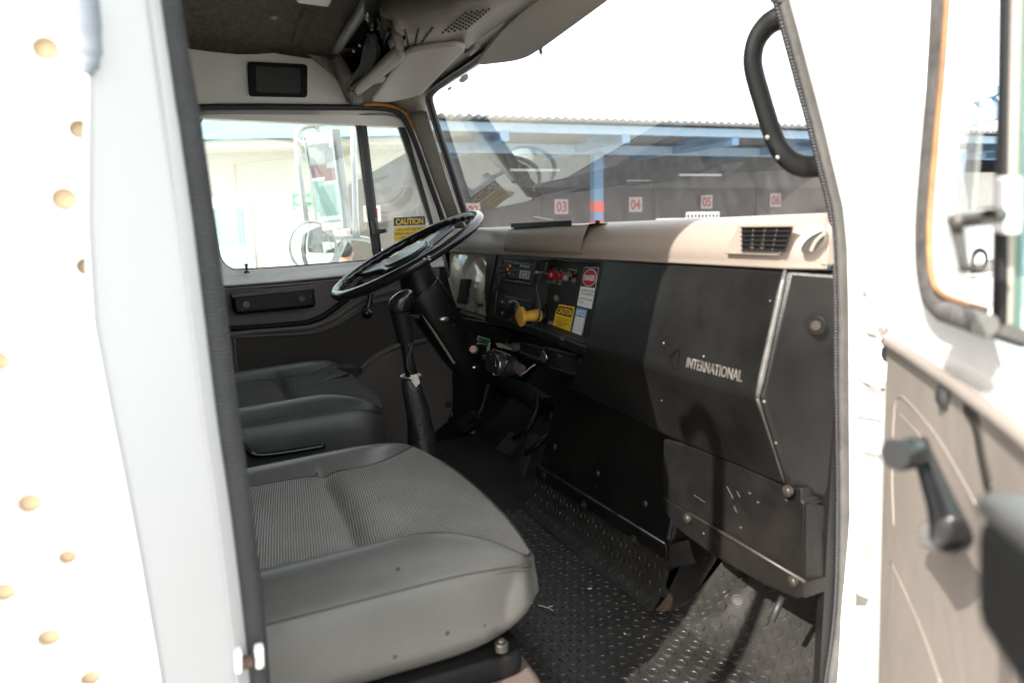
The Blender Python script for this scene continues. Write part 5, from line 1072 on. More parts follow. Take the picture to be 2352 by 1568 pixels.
def ris(u, v): return V((-.15+(xr+.15)*u, .835+.02*v+.012*math.sin(math.pi*min(1, v*1.2))*0-.035*(1-v)**3, Rz0+(Rz1-Rz0)*v))
b = MB(); b.grid([[ris(i/20, j/6) for i in range(21)] for j in range(7)]); surf_coins(b, ris, 17, 4, r=.0125)
b.build('mat_riser', M_MAT, fm, smooth=True, ang=35)
tx0 = BR.x+.016
def toe(u, v):
    x = tx0+(.922-tx0)*u; s = v
    y = .835+.30*s; zz = ZF+.004+.26*s**1.6+.018*math.exp(-((x-(tx0+.09))/.025)**2)*math.sin(math.pi*min(1, s*1.5))+.014*math.exp(-((x-(tx0+.17))/.03)**2)*s
    return V((x, y, zz))
b = MB(); b.grid([[toe(i/24, j/10) for i in range(25)] for j in range(11)]); surf_coins(b, toe, 12, 11, h=.0032)
b.build('mat_toe_board', M_MAT, fm, smooth=True, ang=35)
b = MB(); b.grid([[V((xr-.002, .82, ZF)), V((tx0+.01, .838, ZF+.002))], [V((xr, .86, 1.11)), V((tx0+.01, .90, 1.08))], [V((xr+.01, .90, 1.2)), V((tx0+.012, 1.0, 1.2))]]); b.build('bare_strip', M_METB, fm, smooth=True)
b = MB(); b.slab([V((xr-.003, .815, ZF+.004)), V((tx0+.002, .826, ZF+.006)), V((tx0+.006, .838, ZF+.012)), V((tx0-.003, .85, 1.075)), V((xr+.004, .845, 1.088)), V((xr+.001, .835, 1.07))], (0, .003, 0)); b.build('rust_edge', M_RUST, fm)
# driver's footwell
b = MB(); b.grid([[V((-.9, -.2, ZF)), V((-.15, -.2, ZF))], [V((-.9, .95, ZF)), V((-.15, .95, ZF))], [V((-.9, 1.28, 1.35)), V((-.15, 1.28, 1.35))]]); b.build('footwell_mat', M_MAT, fm)
b = MB()
for (x, y, w_) in ((1010, 985, .05), (1030, 1000, .035), (1082, 990, .03)):
    c = PY(.90, (x, y)); b.slab([c+V((random.uniform(-w_, w_), random.uniform(-.01, .01), random.uniform(-.014, .014))) for k in range(3)], (0, .002, .001))
c1 = PY(.84, *[(1000, 985), (1020, 968), (1038, 945), (1034, 968), (1018, 990), (1006, 1018)]); b.slab(c1, (0, .004, 0)); b.build('rust_patch', M_OCHRE, cab)
# straw scraps on the mat
b = MB()
for pts in (((486, 1044), (510, 1042)), ((214, 1135), (262, 1148), (296, 1165)), ((262, 1148), (292, 1140)), ((155, 1128), (182, 1122)), ((688, 1288), (696, 1296)), ((798, 1305), (800, 1312))):
    b.tube([PZ(ZF+.008, z(8, p)) for p in pts], .0014, 5)
tag(b.build('straw_scraps', M_STRAW), 'dry straw scraps scattered on the black coin mat', 'straw')
# pedals
def pedal(label, quad, y, arm, mat=M_BROWNP, lean=.03):
    pts = PY(y, *z('E', *quad)); r_ = root('pedal', label, 'pedal', tuple(pts[3]), 'foot pedals under the dash')
    q = Q(pts[0]+V((0, lean, 0)), pts[1]+V((0, lean, 0)), pts[2], pts[3]); b = MB(); q.box(b, 0, 0, 1, 1, -.012, 0)
    for k in range(6): q.box(b, .06, .06+k*.16, .94, .13+k*.16, 0, .003)
    b.build('pad', M_PED, r_, bevel=.003)
    b = MB(); b.tube(cr([PY(yy, z('E', (x, yv))) for x, yv, yy in arm], 6), .011, 8); b.build('arm', M_METB, r_, smooth=True)
M_PED = pbr('worn_pedal_rubber', (.035, .032, .028), .7, var=.5, vscale=70, bump=.6, bscale=120)
pedal('dark worn clutch pedal, leftmost under the dash near the white door edge', ((345, 990), (430, 1055), (340, 1180), (250, 1110)), .86, ((410, 1085, .87), (470, 1040, .89), (515, 940, .93), (560, 760, .98)))
pedal('dark worn brake pedal with black curved arm at middle of the footwell', ((690, 1185), (805, 1240), (740, 1385), (625, 1330)), .86, ((800, 1230, .87), (920, 1140, .88), (1000, 1010, .93), (1010, 870, .98)))
pedal('narrow tall accelerator pedal beside the engine cover', ((848, 1205), (910, 1215), (865, 1568), (800, 1568)), .84, ((900, 1375, .855), (1000, 1300, .87), (1110, 1210, .92)))
b = MB(); b.tube(cr([PY(1.0, z('E', p)) for p in ((690, 760), (850, 810), (1000, 900), (1090, 960))], 5), .035, 14); b.tube(cr([PY(.98, z('E', p)) for p in ((600, 900), (640, 870), (670, 930))], 5), .004, 6); b.slab(PY(.95, *z('E', (1225, 690), (1300, 715), (1260, 760), (1220, 790), (1185, 790), (1210, 740))), (0, .006, 0)); b.tube(cr([PY(.96, z('E', p)) for p in ((1140, 1080), (1130, 960), (1180, 890))], 5), .02, 10)
tag(b.build('brake_cylinder', M_METB, None, smooth=True, ang=45), 'dark pipework and cylinder above the pedals under the dash', 'pipework')

# =================================================================== OVERHEAD
oc = root('overhead_console', 'taupe overhead console with speaker holes and an open netted pocket above the windscreen', 'overhead console', (-.1, .55, 2.35))
# lower roll (bead) under the pocket, left to right
bead = [PX(-.855, z('D', (385, 1230)))]+[PZ(2.318, z('D', p)) for p in ((500, 1135), (660, 1010), (820, 875), (950, 755), (1030, 675))]
b = MB(); b.tube(cr(bead, 5), [.0215]*22+[.020, .018, .015, .012]+[.009]*6, 14, flat=((0, 0, 1), .9)); b.build('lower_roll', M_TAN2, oc, smooth=True)
cbd = [PZ(zz, z('D', p)) for p, zz in (((700, 0), 2.452), ((780, 160), 2.43), ((875, 305), 2.395), ((950, 430), 2.36), ((990, 540), 2.336), ((1020, 660), 2.322))]
b = MB(); b.tube(cr(cbd, 5), [.006]*5+[.008]*5+[.010]*5+[.012]*5+[.012]*5+[.011], 12); b.build('corner_roll', M_TAN2, oc, smooth=True)
# left cheek
ck_ = PX(-.862, *z('D', (150, 690), (108, 800), (118, 960), (180, 1130), (270, 1290), (360, 1408), (520, 1400), (470, 1250), (365, 1160), (392, 1040)))
b = MB(); b.slab(ck_, (.03, 0, 0)); b.build('end_cheek', M_TAN2, oc, bevel=.012, seg=3)
# rear frame (upper bar) and pocket
fr_a = [PX(-.86, z('D', (130, 700))), PZ(2.435, z('D', (330, 400))), PZ(2.44, z('D', (520, 110))), PZ(2.44, z('D', (600, -60)))]
b = MB(); b.tube(cr(fr_a, 5), .016, 10); b.build('upper_frame', M_TAN2, oc, smooth=True)
b = MB(); fl_ = [PX(-.845, z('D', (165, 700))), PZ(2.425, z('D', (350, 420))), PZ(2.43, z('D', (545, 180))), PZ(2.435, z('D', (700, 90))), PZ(2.40, z('D', (800, 330))), PZ(2.34, z('D', (890, 690))), PZ(2.332, z('D', (620, 890))), PX(-.845, z('D', (395, 1045)))]
bk_ = [p+V((.0, .13, .01)) for p in fl_]; n8 = len(fl_)
b.add(fl_+bk_, [(i, (i+1) % n8, n8+(i+1) % n8, n8+i) for i in range(n8)]+[tuple(range(n8, 2*n8))]); b.build('pocket', M_DARK, oc)
b = MB()
for p in ((520, 452), (418, 585), (335, 662)): c = PZ(2.425, z('D', p)); b.ball(c+V((0, .012, -.004)), .006, 8)
b.build('pocket_rivet', M_STEEL, oc)
# right frame of the pocket with moulded ribs
fr1 = [PZ(zz, z('D', p)) for p, zz in (((700, 0), 2.44), ((760, 240), 2.41), ((815, 520), 2.37), ((900, 690), 2.335))]
fr2 = [PZ(zz, z('D', p)) for p, zz in (((690, -10), 2.44), ((870, 300), 2.40), ((960, 440), 2.365), ((1010, 640), 2.325))]
b = MB(); b.grid([[p+V((0, .05, 0)) for p in fr1], fr1, fr2]); b.build('pocket_frame', M_TAN2, oc, solid=.004, smooth=True)
b = MB()
for a, c in (((745, 270), (800, 520)), ((780, 300), (830, 500)), ((765, 300), (745, 400))): b.tube([PZ(2.395, z('D', a))+V((0, -.006, 0)), PZ(2.37, z('D', c))+V((0, -.006, 0))], .003, 6)
b.build('frame_rib', M_BROWNP, oc)
# centre module: rear face, rounded lower edge, underside with holes
zE_ = 2.335
ed = [PZ(zE_, p) for p in z('D', (950, 425), (1000, 398), (1120, 385), (1300, 335), (1620, 240), (1850, 120), (2070, 0), (2400, -190))]
topR = [PZ(2.452, p) for p in z('D', (690, -4), (720, -20), (900, -90), (1150, -150), (1500, -230), (1800, -330), (2050, -420), (2400, -560))]
und = [PZ(2.322, z('D', p)) for p in ((985, 665), (1060, 660), (1140, 650), (1400, 590), (1680, 560), (1900, 640), (2250, 400), (2900, 0))]
rows = [topR, [a.lerp(c, .5)+V((0, -.012, 0)) for a, c in zip(topR, ed)], [p+V((0, -.004, .022)) for p in ed], [p+V((0, -.004, .010)) for p in ed], [p+V((0, .003, .001)) for p in ed], [p+V((0, .016, -.005)) for p in ed], [p+V((0, .03, -.007)) for p in ed], und]
b = MB(); b.grid([cr(r, 4) for r in rows]); b.build('console_shell', M_TAN2, oc, smooth=True, solid=.003)
# holes drilled in the underside (dark blind holes)
hm = MB()
def hole(p, zz, r_=.0035):
    c = PZ(zz, z('D', p)); hm.tube([c+V((0, 0, .002)), c+V((0, 0, -.0022))], r_, 8)
for k in range(10): hole((1072+7*k, 412+28*k), 2.322, .0032)
for k in range(10): hole((1255-6*k, 400+27*k), 2.322, .0032)
for k in range(8): hole((1440-21*k, 385+28*k), 2.322, .0032)
for i_ in range(5):
    for j_ in range(9): hole((1890+78*i_-38*j_, 185-13*i_+32*j_), 2.3235, .0031)
hm.build('perforation_grille', M_SBLK, oc)
b = MB(); q0 = PZ(2.40, z('D', (1500, -20))); b.slab([PZ(2.40, z('D', p)) for p in ((1490, -20), (1540, 62), (1570, 66), (1660, -20))], (0, .006, .004)); b.build('console_slot', M_SBLK, oc)
# front strip of the module, down to the windscreen trim
fs1 = und[3:]; fs2 = [PZ(2.338, z('D', p)) for p in ((1560, 640), (1930, 690), (2330, 420), (3000, -10))]
# net and strap
nb = root('cargo_net', 'black stretch net hanging gathered to a knot from the overhead pocket', 'cargo net', tuple(PZ(2.33, z('D', (380, 1180)))))
rows = []
for (x0, y0_), (x1, y1_) in (((620, 500), (650, 480)), ((560, 640), (750, 640)), ((520, 800), (740, 760)), ((490, 930), (660, 880)), ((420, 1010), (600, 1000)), ((385, 1080), (480, 1090)), ((350, 1160), (400, 1160)), ((345, 1190), (378, 1195))):
    A, B_ = PZ(2.352-.00006*(y0_-500), z('D', (x0, y0_))), PZ(2.352-.00006*(y1_-500), z('D', (x1, y1_))); rows.append([A.lerp(B_, k/8)+V((0, -.012*math.sin(k/8*math.pi*3), .006*math.sin(k/8*math.pi*2))) for k in range(9)])
MB().grid(rows).build('net', M_NET, nb, smooth=True, solid=.002)
b = MB(); c = PZ(2.318, z('D', (365, 1180))); b.ball(c, .009, 10)
for k in range(14):
    a = random.uniform(0, 6.28); b.tube([c+V((0, 0, -.005)), c+V((.016*math.cos(a), .012*math.sin(a), -.008-random.uniform(0, .02)))], .0008, 4)
b.tube([c, PZ(2.29, z('D', (378, 1250))), PZ(2.26, z('D', (362, 1395)))], .0007, 4); b.build('knot', M_RUB, nb)
b = MB(); b.tube(cr([PZ(2.42, z('D', p)) for p in ((640, 340), (700, 470), (800, 600))], 4), .005, 8); b.tube(cr([PZ(2.365, z('D', p)) for p in ((870, 405), (835, 470), (815, 560), (820, 640))], 4), .006, 8); c = PZ(2.36, z('D', (820, 655))); b.ball(c, (.014, .010, .010), 10); b.build('hook', M_METB, nb, smooth=True)
sb = root('roof_strap', 'black webbing strap with hook eyes hanging from the headliner beside the pocket', 'strap', tuple(PZ(2.44, z('D', (600, 0)))))
b = MB(); b.slab([PZ(2.42, z('D', p)) for p in ((518, -60), (690, -60), (760, 150), (715, 400), (600, 380), (520, 250))], (0, .004, .003)); b.build('webbing', M_SBLK, sb, bevel=.001)
b = MB()
for x, y in ((580, 205), (648, 350)):
    c = PZ(2.418, z('D', (x, y))); b.tube([c+V((.011*math.cos(t), -.004, .011*math.sin(t))) for t in [2*math.pi*k/16 for k in range(16)]], .0025, 6, closed=True)
b.tube([PZ(2.416, z('D', (575, 210))), PZ(2.41, z('D', (590, 290)))], .004, 6); b.build('eyelet', M_STEEL, sb, smooth=True)
# dome lamp
dl = root('dome_lamp', 'small pale dome lamp on the brown headliner', 'lamp', tuple(PZ(2.45, (720, 0))))
b = MB(); b.slab(roundpoly([PZ(2.435, p) for p in ((682, 8), (755, 18), (770, -25), (688, -40))], .01), (0, 0, .03)); b.build('lens', M_WHITE2, dl, bevel=.006)
b = MB(); b.slab(roundpoly([PZ(2.455, p) for p in ((678, 4), (760, 12), (776, -28), (684, -44))], .01), (0, 0, .012)); b.build('lamp_base', M_TAN2, dl, bevel=.003)
# sun visors
def visor(name, label, pts, zs, up_n, rad_):
    P_ = [PZ(zz, p) for p, zz in zip(pts, zs)]; r_ = root(name, label, 'sun visor', tuple(P_[0])); n_ = (P_[1]-P_[0]).cross(P_[2]-P_[0]).normalized(); n_ = n_ if n_.z > 0 else -n_
    rp_ = roundpoly(P_, rad_, 6); b = MB(); b.slab(rp_, n_*.016); b.build('pad', M_VISOR, r_, bevel=.0075, seg=4); return r_, P_, n_
vr, vp, vn = visor('sun_visor', 'taupe sun visor folded against the header above the driver door', z('D', (620, 1370), (850, 1385), (1080, 1340), (1300, 1285), (1900, 660), (1760, 615), (1400, 650), (1100, 715)), [2.286, 2.284, 2.283, 2.285, 2.306, 2.309, 2.309, 2.306], 1, [.02, .03, .03, .03, .025, .05, .05, .02])
b = MB(); A, B_ = PZ(2.326, z('D', (1890, 690))), PZ(2.326, z('D', (1960, 700))); C_ = PZ(2.322, z('D', (2045, 610))); b.tube([A, B_], .007, 10); b.tube([B_-V((.004, .002, 0)), C_], [.009, .0085], 12); b.tube([C_, C_+(C_-B_).normalized()*.004], .0075, 12); b.build('pivot', M_TAN2, vr, smooth=True, ang=40)
pr_, pvp, pvn = visor('sun_visor', 'longer taupe sun visor tilted down at the top of the windscreen on the passenger side', [(1097, 144), (1105, 150), (1200, 139), (1250, 108), (1399, 0), (1620, -160), (1560, -230), (1228, 2), (1150, 75)], [2.288, 2.284, 2.272, 2.268, 2.268, 2.268, 2.33, 2.325, 2.31], 1, [.008, .01, .06, .03, .02, .02, .03, .02, .03])
b = MB()
c = PZ(2.27, z(2, (1448, 330)))
b.slab([PZ(2.272, z(2, p)) for p in ((1408, 345), (1415, 338), (1465, 322), (1460, 332))], (0, 0, .003))
for k in range(22):
    a = z(2, (1448+random.uniform(-6, 6), 328)); e = z(2, (1448+random.gauss(3, 17), 330+random.uniform(20, 75))); m_ = ((a[0]+e[0])/2+random.uniform(-2, 2), (a[1]+e[1])/2)
    b.tube([PZ(2.27, a)]+[PN(PZ(2.27, a), FW, p) for p in (m_, e)], .0005, 4)
for k in range(3):
    e = z(2, (1440+k*9, 470+k*10)); b.tube([c, PN(c, FW, z(2, (1442+random.uniform(-8, 8), 410))), PN(c, FW, e)], .0003, 4)
b.build('frayed_threads', M_RUB, pr_)
# sticker scrap on the windscreen
b = MB(); b.slab([WS(z(2, p))-V((0, .003, 0)) for p in ((905, 540), (930, 510), (965, 495), (970, 530), (940, 556), (915, 556))], (0, -.0006, 0)); b.slab([WS(z(2, p))-V((0, .003, 0)) for p in ((825, 600), (845, 585), (862, 580), (855, 598), (838, 610))], (0, -.0006, 0))
tag(b.build('sticker_scrap', M_SWHT), 'grey torn sticker scraps stuck to the top left corner of the windscreen', 'sticker residue')
# grab handle on the right pillar
gh = root('grab_handle', 'curved black grab handle on the front pillar of the open doorway', 'grab handle', tuple(PX(.90, (1880, 385))))
gpts = z(3, (850, 100), (800, 118), (730, 165), (675, 240), (650, 320), (645, 400), (662, 490), (700, 620), (742, 760), (785, 880), (830, 960), (895, 1020), (960, 1044), (1010, 1046), (1065, 1042))
gx_ = [.905, .898, .885, .876, .872, .870, .870, .872, .875, .878, .884, .89, .896, .90, .906]
b = MB(); b.tube(cr([PX(x, p) for x, p in zip(gx_, gpts)], 5), .0148, 16, flat=((1, .3, 0), .75)); b.build('grip', M_BLK2, gh, smooth=True)
b = MB()
for p in ((735, 862), (800, 988), (1035, 990)): b.ball(PX(.893, z(3, p)), .003, 8)
b.build('rivet', M_STEEL, gh)

# =================================================================== OPEN PASSENGER DOOR
HG = V((1.02, .765, 0)); DD = V((.747, -.665, 0)).normalized(); DNn = V((-.665, -.747, 0)).normalized()
pd = root('passenger_door', 'open white passenger door with beige trim, black window crank and weathered window rubber', 'door', (1.2, .6, .9))
def D(s, zz, o=0): return HG+DD*s+V((0, 0, zz))+DNn*o
def dp(o, *ps): return PN(HG+DNn*o, DNn, *ps)
def sz(p): return ((p-HG).dot(DD), p.z)
# metal shell with the window opening
fe = [(2040, 786), (2038, 650), (2042, 494), (2056, 256), (2074, 0)]
fep = [sz(dp(0, p)) for p in fe]
so = [(fep[0][0]-.004, .95)]+[(s, zz) for s, zz in fep]
s_top = fep[-1][0]+(fep[-1][0]-fep[-2][0])*1.2
outer = so+[(s_top+.03, 2.36), (s_top+.12, 2.42), (.80, 2.42), (.86, 2.3), (.88, .95)]
wi = z('C', (185, 0), (165, 400), (150, 800), (142, 1000), (150, 1200), (185, 1310), (250, 1375), (360, 1430), (470, 1490))
wi_ = [sz(dp(0, p)) for p in wi]
inner = [(wi_[0][0]+.015, 2.30)]+wi_[0:]+[(.60, 1.585), (.76, 1.575), (.80, 1.62), (.80, 2.28), (.74, 2.34), (wi_[0][0]+.06, 2.345)]
O_ = resamp([D(*p) for p in outer], 160); I_ = resamp(cr([D(*p) for p in inner], 3, True), 160)
rf = D(.0, 2.6); 
def st2(L_, r0): k = min(range(len(L_)), key=lambda i: (L_[i]-r0).length); return L_[k:]+L_[:k]
O_ = st2(O_, D(.86, 2.4)); I_ = st2(I_, D(.80, 2.34))
def orient(L_):
    a = 0
    for p, q_ in zip(L_, L_[1:]+L_[:1]):
        s0_, z0_ = sz(p); s1_, z1_ = sz(q_); a += s0_*z1_-s1_*z0_
    return a
if orient(O_)*orient(I_) < 0: I_ = [I_[0]]+I_[:0:-1]
MB().ring(O_, I_, -DNn*.022).build('door_shell', M_WHITE, pd, bevel=.006, ang=50)
# window rubber (weathered), orange cord and glass
wo = z('C', (195, -160), (190, 0), (170, 380), (140, 760), (124, 1000), (126, 1180), (142, 1300), (165, 1370), (220, 1428), (300, 1455), (400, 1490), (520, 1535), (640, 1575))
wn_ = z('C', (262, -160), (256, 0), (225, 400), (190, 800), (178, 1000), (182, 1180), (200, 1280), (235, 1330), (320, 1372), (420, 1410), (520, 1450), (600, 1480), (680, 1510))
A_ = cr([dp(.012, p) for p in wo], 5); B2 = cr([dp(.010, p) for p in wn_], 5)
M_WR = pbr('weathered_window_rubber', (.085, .082, .078), .6, var=.45, vscale=40, bump=.5, bscale=120)
MB().grid([[p-DNn*.008 for p in A_], A_, [a.lerp(c, .5)+DNn*.004 for a, c in zip(A_, B2)], B2, [p-DNn*.004 for p in B2]]).build('window_rubber', M_WR, pd, smooth=True, ang=50)
wc2 = z('C', (272, -160), (268, 0), (238, 400), (202, 800), (188, 1000), (190, 1180), (208, 1270), (240, 1315), (320, 1352), (440, 1390))
M_CORD = pbr('orange_weathered_cord', (.22, .115, .05), .7, var=.35, vscale=30, bump=.5, bscale=200)
MB().tube(cr([dp(.011, p) for p in wc2], 5), .0026, 8).build('orange_cord', M_CORD, pd, smooth=True)
g0 = [sz(dp(-.012, p)) for p in z('C', (240, 0), (180, 1000), (200, 1330))]
MB().slab([D(g0[0][0]-.01, 2.34, -.012), D(g0[1][0]-.005, 1.75, -.012), D(g0[2][0], 1.60, -.012), D(.25, 1.585, -.012), D(.255, 2.345, -.012)], -DNn*.004).build('vent_glass', M_GLASSV, pd)
dv = dp(.0, *z('C', (500, 0), (476, 1000)))
MB().slab([D(sz(dv[0])[0], 2.34, -.02), D(sz(dv[1])[0], 1.56, -.02), D(.80, 1.56, -.02), D(.80, 2.34, -.02)], -DNn*.004).build('window_glass', M_GLASSP, pd)
b = MB(); b.slab([dp(.014, p) for p in z('C', (492, -200), (526, -200), (522, 0), (510, 700), (498, 1200), (492, 1470), (458, 1462), (470, 900), (484, 400), (490, 0))], -DNn*.007); b.build('divider_bar', M_BLK2, pd, bevel=.003)
b = MB(); b.slab([dp(.010, p) for p in z('C', (526, -200), (564, -200), (562, 0), (545, 700), (528, 1200), (520, 1490), (492, 1480), (500, 1200), (512, 700), (524, 0))], -DNn*.006); b.build('divider_bar', M_BEIGE, pd, bevel=.002, label='faded tan strip beside the vent window divider')
b = MB(); b.slab([dp(.002, p) for p in z('C', (564, -200), (600, -200), (598, 0), (575, 900), (560, 1490), (524, 1480), (545, 700), (562, 0))], -DNn*.005); b.build('glass_channel', pbr('green_glass_edge', (.05, .09, .075), .3), pd)
# rolled rubber clips below the vent window
b = MB(); cc_ = [dp(.022, p) for p in z('C', (255, 1398), (345, 1425), (440, 1458))]; b.tube(cc_[:2], .0082, 12); b.tube([cc_[1].lerp(cc_[2], .08), cc_[2]], .0082, 12); b.build('rubber_roll', M_WR, pd, smooth=True, ang=40)
# vent latch handle
M_LATCH = pbr('worn_grey_die_cast', (.075, .07, .064), .4, metal=.4, var=.25, vscale=60)
b = MB(); b.slab([dp(.022, p) for p in z('C', (480, 792), (524, 792), (520, 1052), (474, 1046))], -DNn*.01); la = b.build('latch_plate', M_ALU, pd, bevel=.002)
a0, a1, a2, a3 = dp(.045, *z('C', (495, 968), (330, 990), (330, 1000), (345, 1205)))
b = MB(); b.tube([dp(.035, z('C', (500, 965))), a0.lerp(a1, .2), a1], [.0048, .0052, .0044], 16); b.build('latch_barrel', M_LATCH, la, smooth=True, ang=40)
a_ = [dp(.048, p) for p in z('C', (300, 985), (305, 1000), (325, 1100), (345, 1205), (385, 1205), (425, 1200))]; b = MB(); b.tube(a_, [.0045, .0042, .0032, .0032, .0026, .0024], 10); b.ball(dp(.05, z('C', (318, 990))), .0050, 12); b.build('latch_lever', M_LATCH, la, smooth=True)
# beige trim panel
pl_ = [sz(dp(.008, p)) for p in z('A', (228, 338), (215, 800), (205, 1200), (196, 1568))]
tp_ = [sz(dp(.008, p)) for p in z('A', (228, 338), (300, 385), (480, 505), (721, 690))]
ss = (tp_[-1][1]-tp_[1][1])/(tp_[-1][0]-tp_[1][0])
panel = [(s, zz) for s, zz in tp_]+[(.84, tp_[-1][1]+ss*(.84-tp_[-1][0])), (.84, .98), (pl_[-1][0]-.004, .98)]+[(s, zz) for s, zz in pl_[:0:-1]]
MB().slab([D(s, zz, .010) for s, zz in panel], -DNn*.012).build('trim_panel', M_BEIGE, pd, bevel=.005)
MB().tube(cr([dp(.014, p) for p in z('A', (220, 330), (300, 378), (480, 498), (721, 682), (900, 830))], 5), .0055, 8).build('trim_roll', M_BEIGE, pd, smooth=True)
for pts, nm_, r_ in ((((250, 1000), (244, 800), (252, 580), (270, 530), (310, 560), (400, 670), (480, 800), (545, 920)), 'moulding', .0017), (((268, 590), (300, 625), (350, 680)), 'moulding', .0014), (((240, 1130), (300, 1260), (360, 1400), (420, 1568)), 'moulding', .0017), (((620, 1290), (660, 1400), (690, 1568)), 'moulding', .002)):
    MB().tube(cr([dp(.010, p) for p in z('A', *pts)], 5), r_, 8, flat=(DNn, .7)).build(nm_, M_BEIGE, pd, smooth=True)
b = MB(); b.tube(cr([dp(.010, p) for p in z('A', (512, 565), (545, 620), (570, 740), (600, 880))], 5), .0075, 8, flat=(DNn, .3)); b.build('trim_groove', M_DULL, pd, smooth=True)
b = MB(); c = dp(.010, z('A', (443, 525))); b.ball(c, (.009, .009, .013), 12); c = dp(.006, z('A', (230, 372))); b.ball(c, (.008, .008, .012), 10); b.build('trim_clip', M_RUB, pd, smooth=True)
# window crank
bs0 = dp(.010, z('A', (470, 1040))); bo_ = dp(.055, z('A', (455, 1030)))
b = MB(); b.tube([bs0, bs0+DNn*.015, bo_], [.0135, .0125, .0115], 22); kr = b.build('crank_boss', M_GLOSS, pd, smooth=True, ang=40)
arm = [dp(.058, p) for p in z('A', (455, 1035), (430, 950), (395, 850), (362, 760), (345, 705))]
b = MB(); b.tube(cr(arm, 4), [.0150, .0148, .0140, .0132, .0124, .0116, .0110, .0106, .0102, .0098, .0094, .009, .0086, .0082, .008, .008, .008], 14, flat=(DNn, .7)); b.build('crank_arm', M_GLOSS, kr, smooth=True)
ka = dp(.07, z('A', (330, 730))); kb_ = dp(.085, z('A', (252, 742)))
b = MB(); b.tube([dp(.062, z('A', (345, 722))), ka], .004, 10); b.tube([ka, ka.lerp(kb_, .1), ka.lerp(kb_, .9), kb_], [.0085, .0098, .0104, .0095], 20); b.build('crank_knob', M_GLOSS, kr, smooth=True, ang=40)
# armrest
e1_, e2_ = sz(dp(.085, z('A', (524, 948)))), sz(dp(.085, z('A', (535, 1170))))
zt_ = e1_[1]+.004; zb_ = zt_-.050; s0_ = e1_[0]
b = MB(); b.slab([D(s0_, zt_, .085), D(.80, zt_+.02, .085), D(.80, zb_+.0, .085), D(s0_+.012, zb_, .085)], -DNn*.075); ar = b.build('armrest', M_BLK2, pd, bevel=.012, seg=4)
b = MB(); b.slab([D(s0_+.004, zt_-.004, .086), D(.80, zt_+.016, .086), D(.80, zt_+.016, .012), D(s0_+.004, zt_-.004, .02)], (0, 0, .012)); b.build('armrest_pad', M_VINYLD, ar, bevel=.010, seg=4)

# =================================================================== MIRROR OUTSIDE THE DRIVER'S DOOR
mr = root('side_mirror', 'chrome framed truck mirror with round convex mirror outside the driver window', 'mirror', (-1.2, .45, 1.6))
XM = -1.22
b = MB(); b.tube(cr(PX(XM, *z('F', (1390, 128), (1290, 140), (1180, 158), (1060, 180), (970, 200), (925, 250), (915, 330), (930, 520), (960, 760), (1000, 1060), (1012, 1140), (1030, 1180), (1120, 1200), (1250, 1190))), 6), .0125, 12); b.build('tube_arm', M_ALU, mr, smooth=True)
b = MB(); b.tube(PX(XM+.02, *z('F', (1408, 60), (1420, 300), (1432, 700), (1440, 1000), (1446, 1180))), [.014, .013, .0125, .0125, .015], 12); b.build('upright', M_ALU, mr, smooth=True)
b = MB(); b.tube(cr(PX(XM+.02, *z('F', (1250, 1190), (1350, 1188), (1440, 1190), (1530, 1200), (1600, 1235), (1680, 1330))), 5), .011, 10); b.tube(PX(XM+.03, *z('F', (1350, 1205), (1290, 1330), (1250, 1420))), .012, 10); b.tube(cr(PX(XM+.02, *z('F', (1215, 100), (1250, 130), (1330, 140), (1400, 128))), 4), .008, 8); b.build('bracket', M_ALU, mr, smooth=True)
b = MB(); b.slab(PX(XM, *z('F', (1062, 150), (1125, 145), (1108, 215), (1075, 210))), (.014, 0, 0)); b.tube(PX(XM+.01, *z('F', (1058, 115), (1080, 200))), .005, 8); b.tube(PX(XM, *z('F', (1092, 205), (1096, 255))), .010, 8); b.tube(PX(XM, *z('F', (1215, 1120), (1218, 1180))), .010, 8); b.ball(PX(XM, z('F', (1218, 1188))), .017, 10); b.build('clamp', M_STEEL, mr, smooth=True, ang=40)
mq = z('F', (975, 295), (1238, 216), (1350, 1105), (1092, 1130))
m0 = PX(XM+.03, mq[0]); m1 = PX(XM+.03+.17, mq[1]); m2 = PX(XM+.03+.17, mq[2]); m3 = PX(XM+.03, mq[3])
q = Q(m0, m1, m2, m3)
b = MB(); q.box(b, -.02, -.005, 1.02, 1.005, -.03, -.002); b.build('mirror_housing', M_ALU, mr, bevel=.004)
MB().slab([q(.06, .015, 0), q(.94, .015, 0), q(.94, .985, 0), q(.06, .985, 0)], q.n*.0015).build('mirror_glass', M_MIRROR, mr)
b = MB()
for u0, v0, u1, v1 in ((0, 0, .06, 1), (.94, 0, 1, 1), (.06, 0, .94, .015), (.06, .985, .94, 1)): q.box(b, u0, v0, u1, v1, -.004, .006)
b.build('mirror_frame', M_CHROME, mr, bevel=.002)
# convex mirror
cc = PX(XM+.05, z('F', (1055, 1275))); cn = (CAM-cc).normalized(); cn = (cn+V((.0, -.35, .05))).normalized(); cu_ = cn.cross(V((0, 0, 1))).normalized(); cv_ = cu_.cross(cn)
rows = []
for k in range(9):
    t = k/8; rr = .098*t; rows.append([cc+cu_*rr*math.cos(a)*.94+cv_*rr*math.sin(a)+cn*(.026*(1-t*t)) for a in [2*math.pi*i/40 for i in range(40)]])
MB().grid(rows, closed=True).build('convex_glass', M_MIRROR, mr, smooth=True)
b = MB(); b.tube([cc+cu_*.098*.94*math.cos(a)+cv_*.098*math.sin(a) for a in [2*math.pi*i/40 for i in range(40)]], .0065, 8, closed=True); b.tube([cc-cn*.05, cc-cn*.004], [.03, .09], 24); b.build('convex_rim', M_ALU, mr, smooth=True, ang=50)

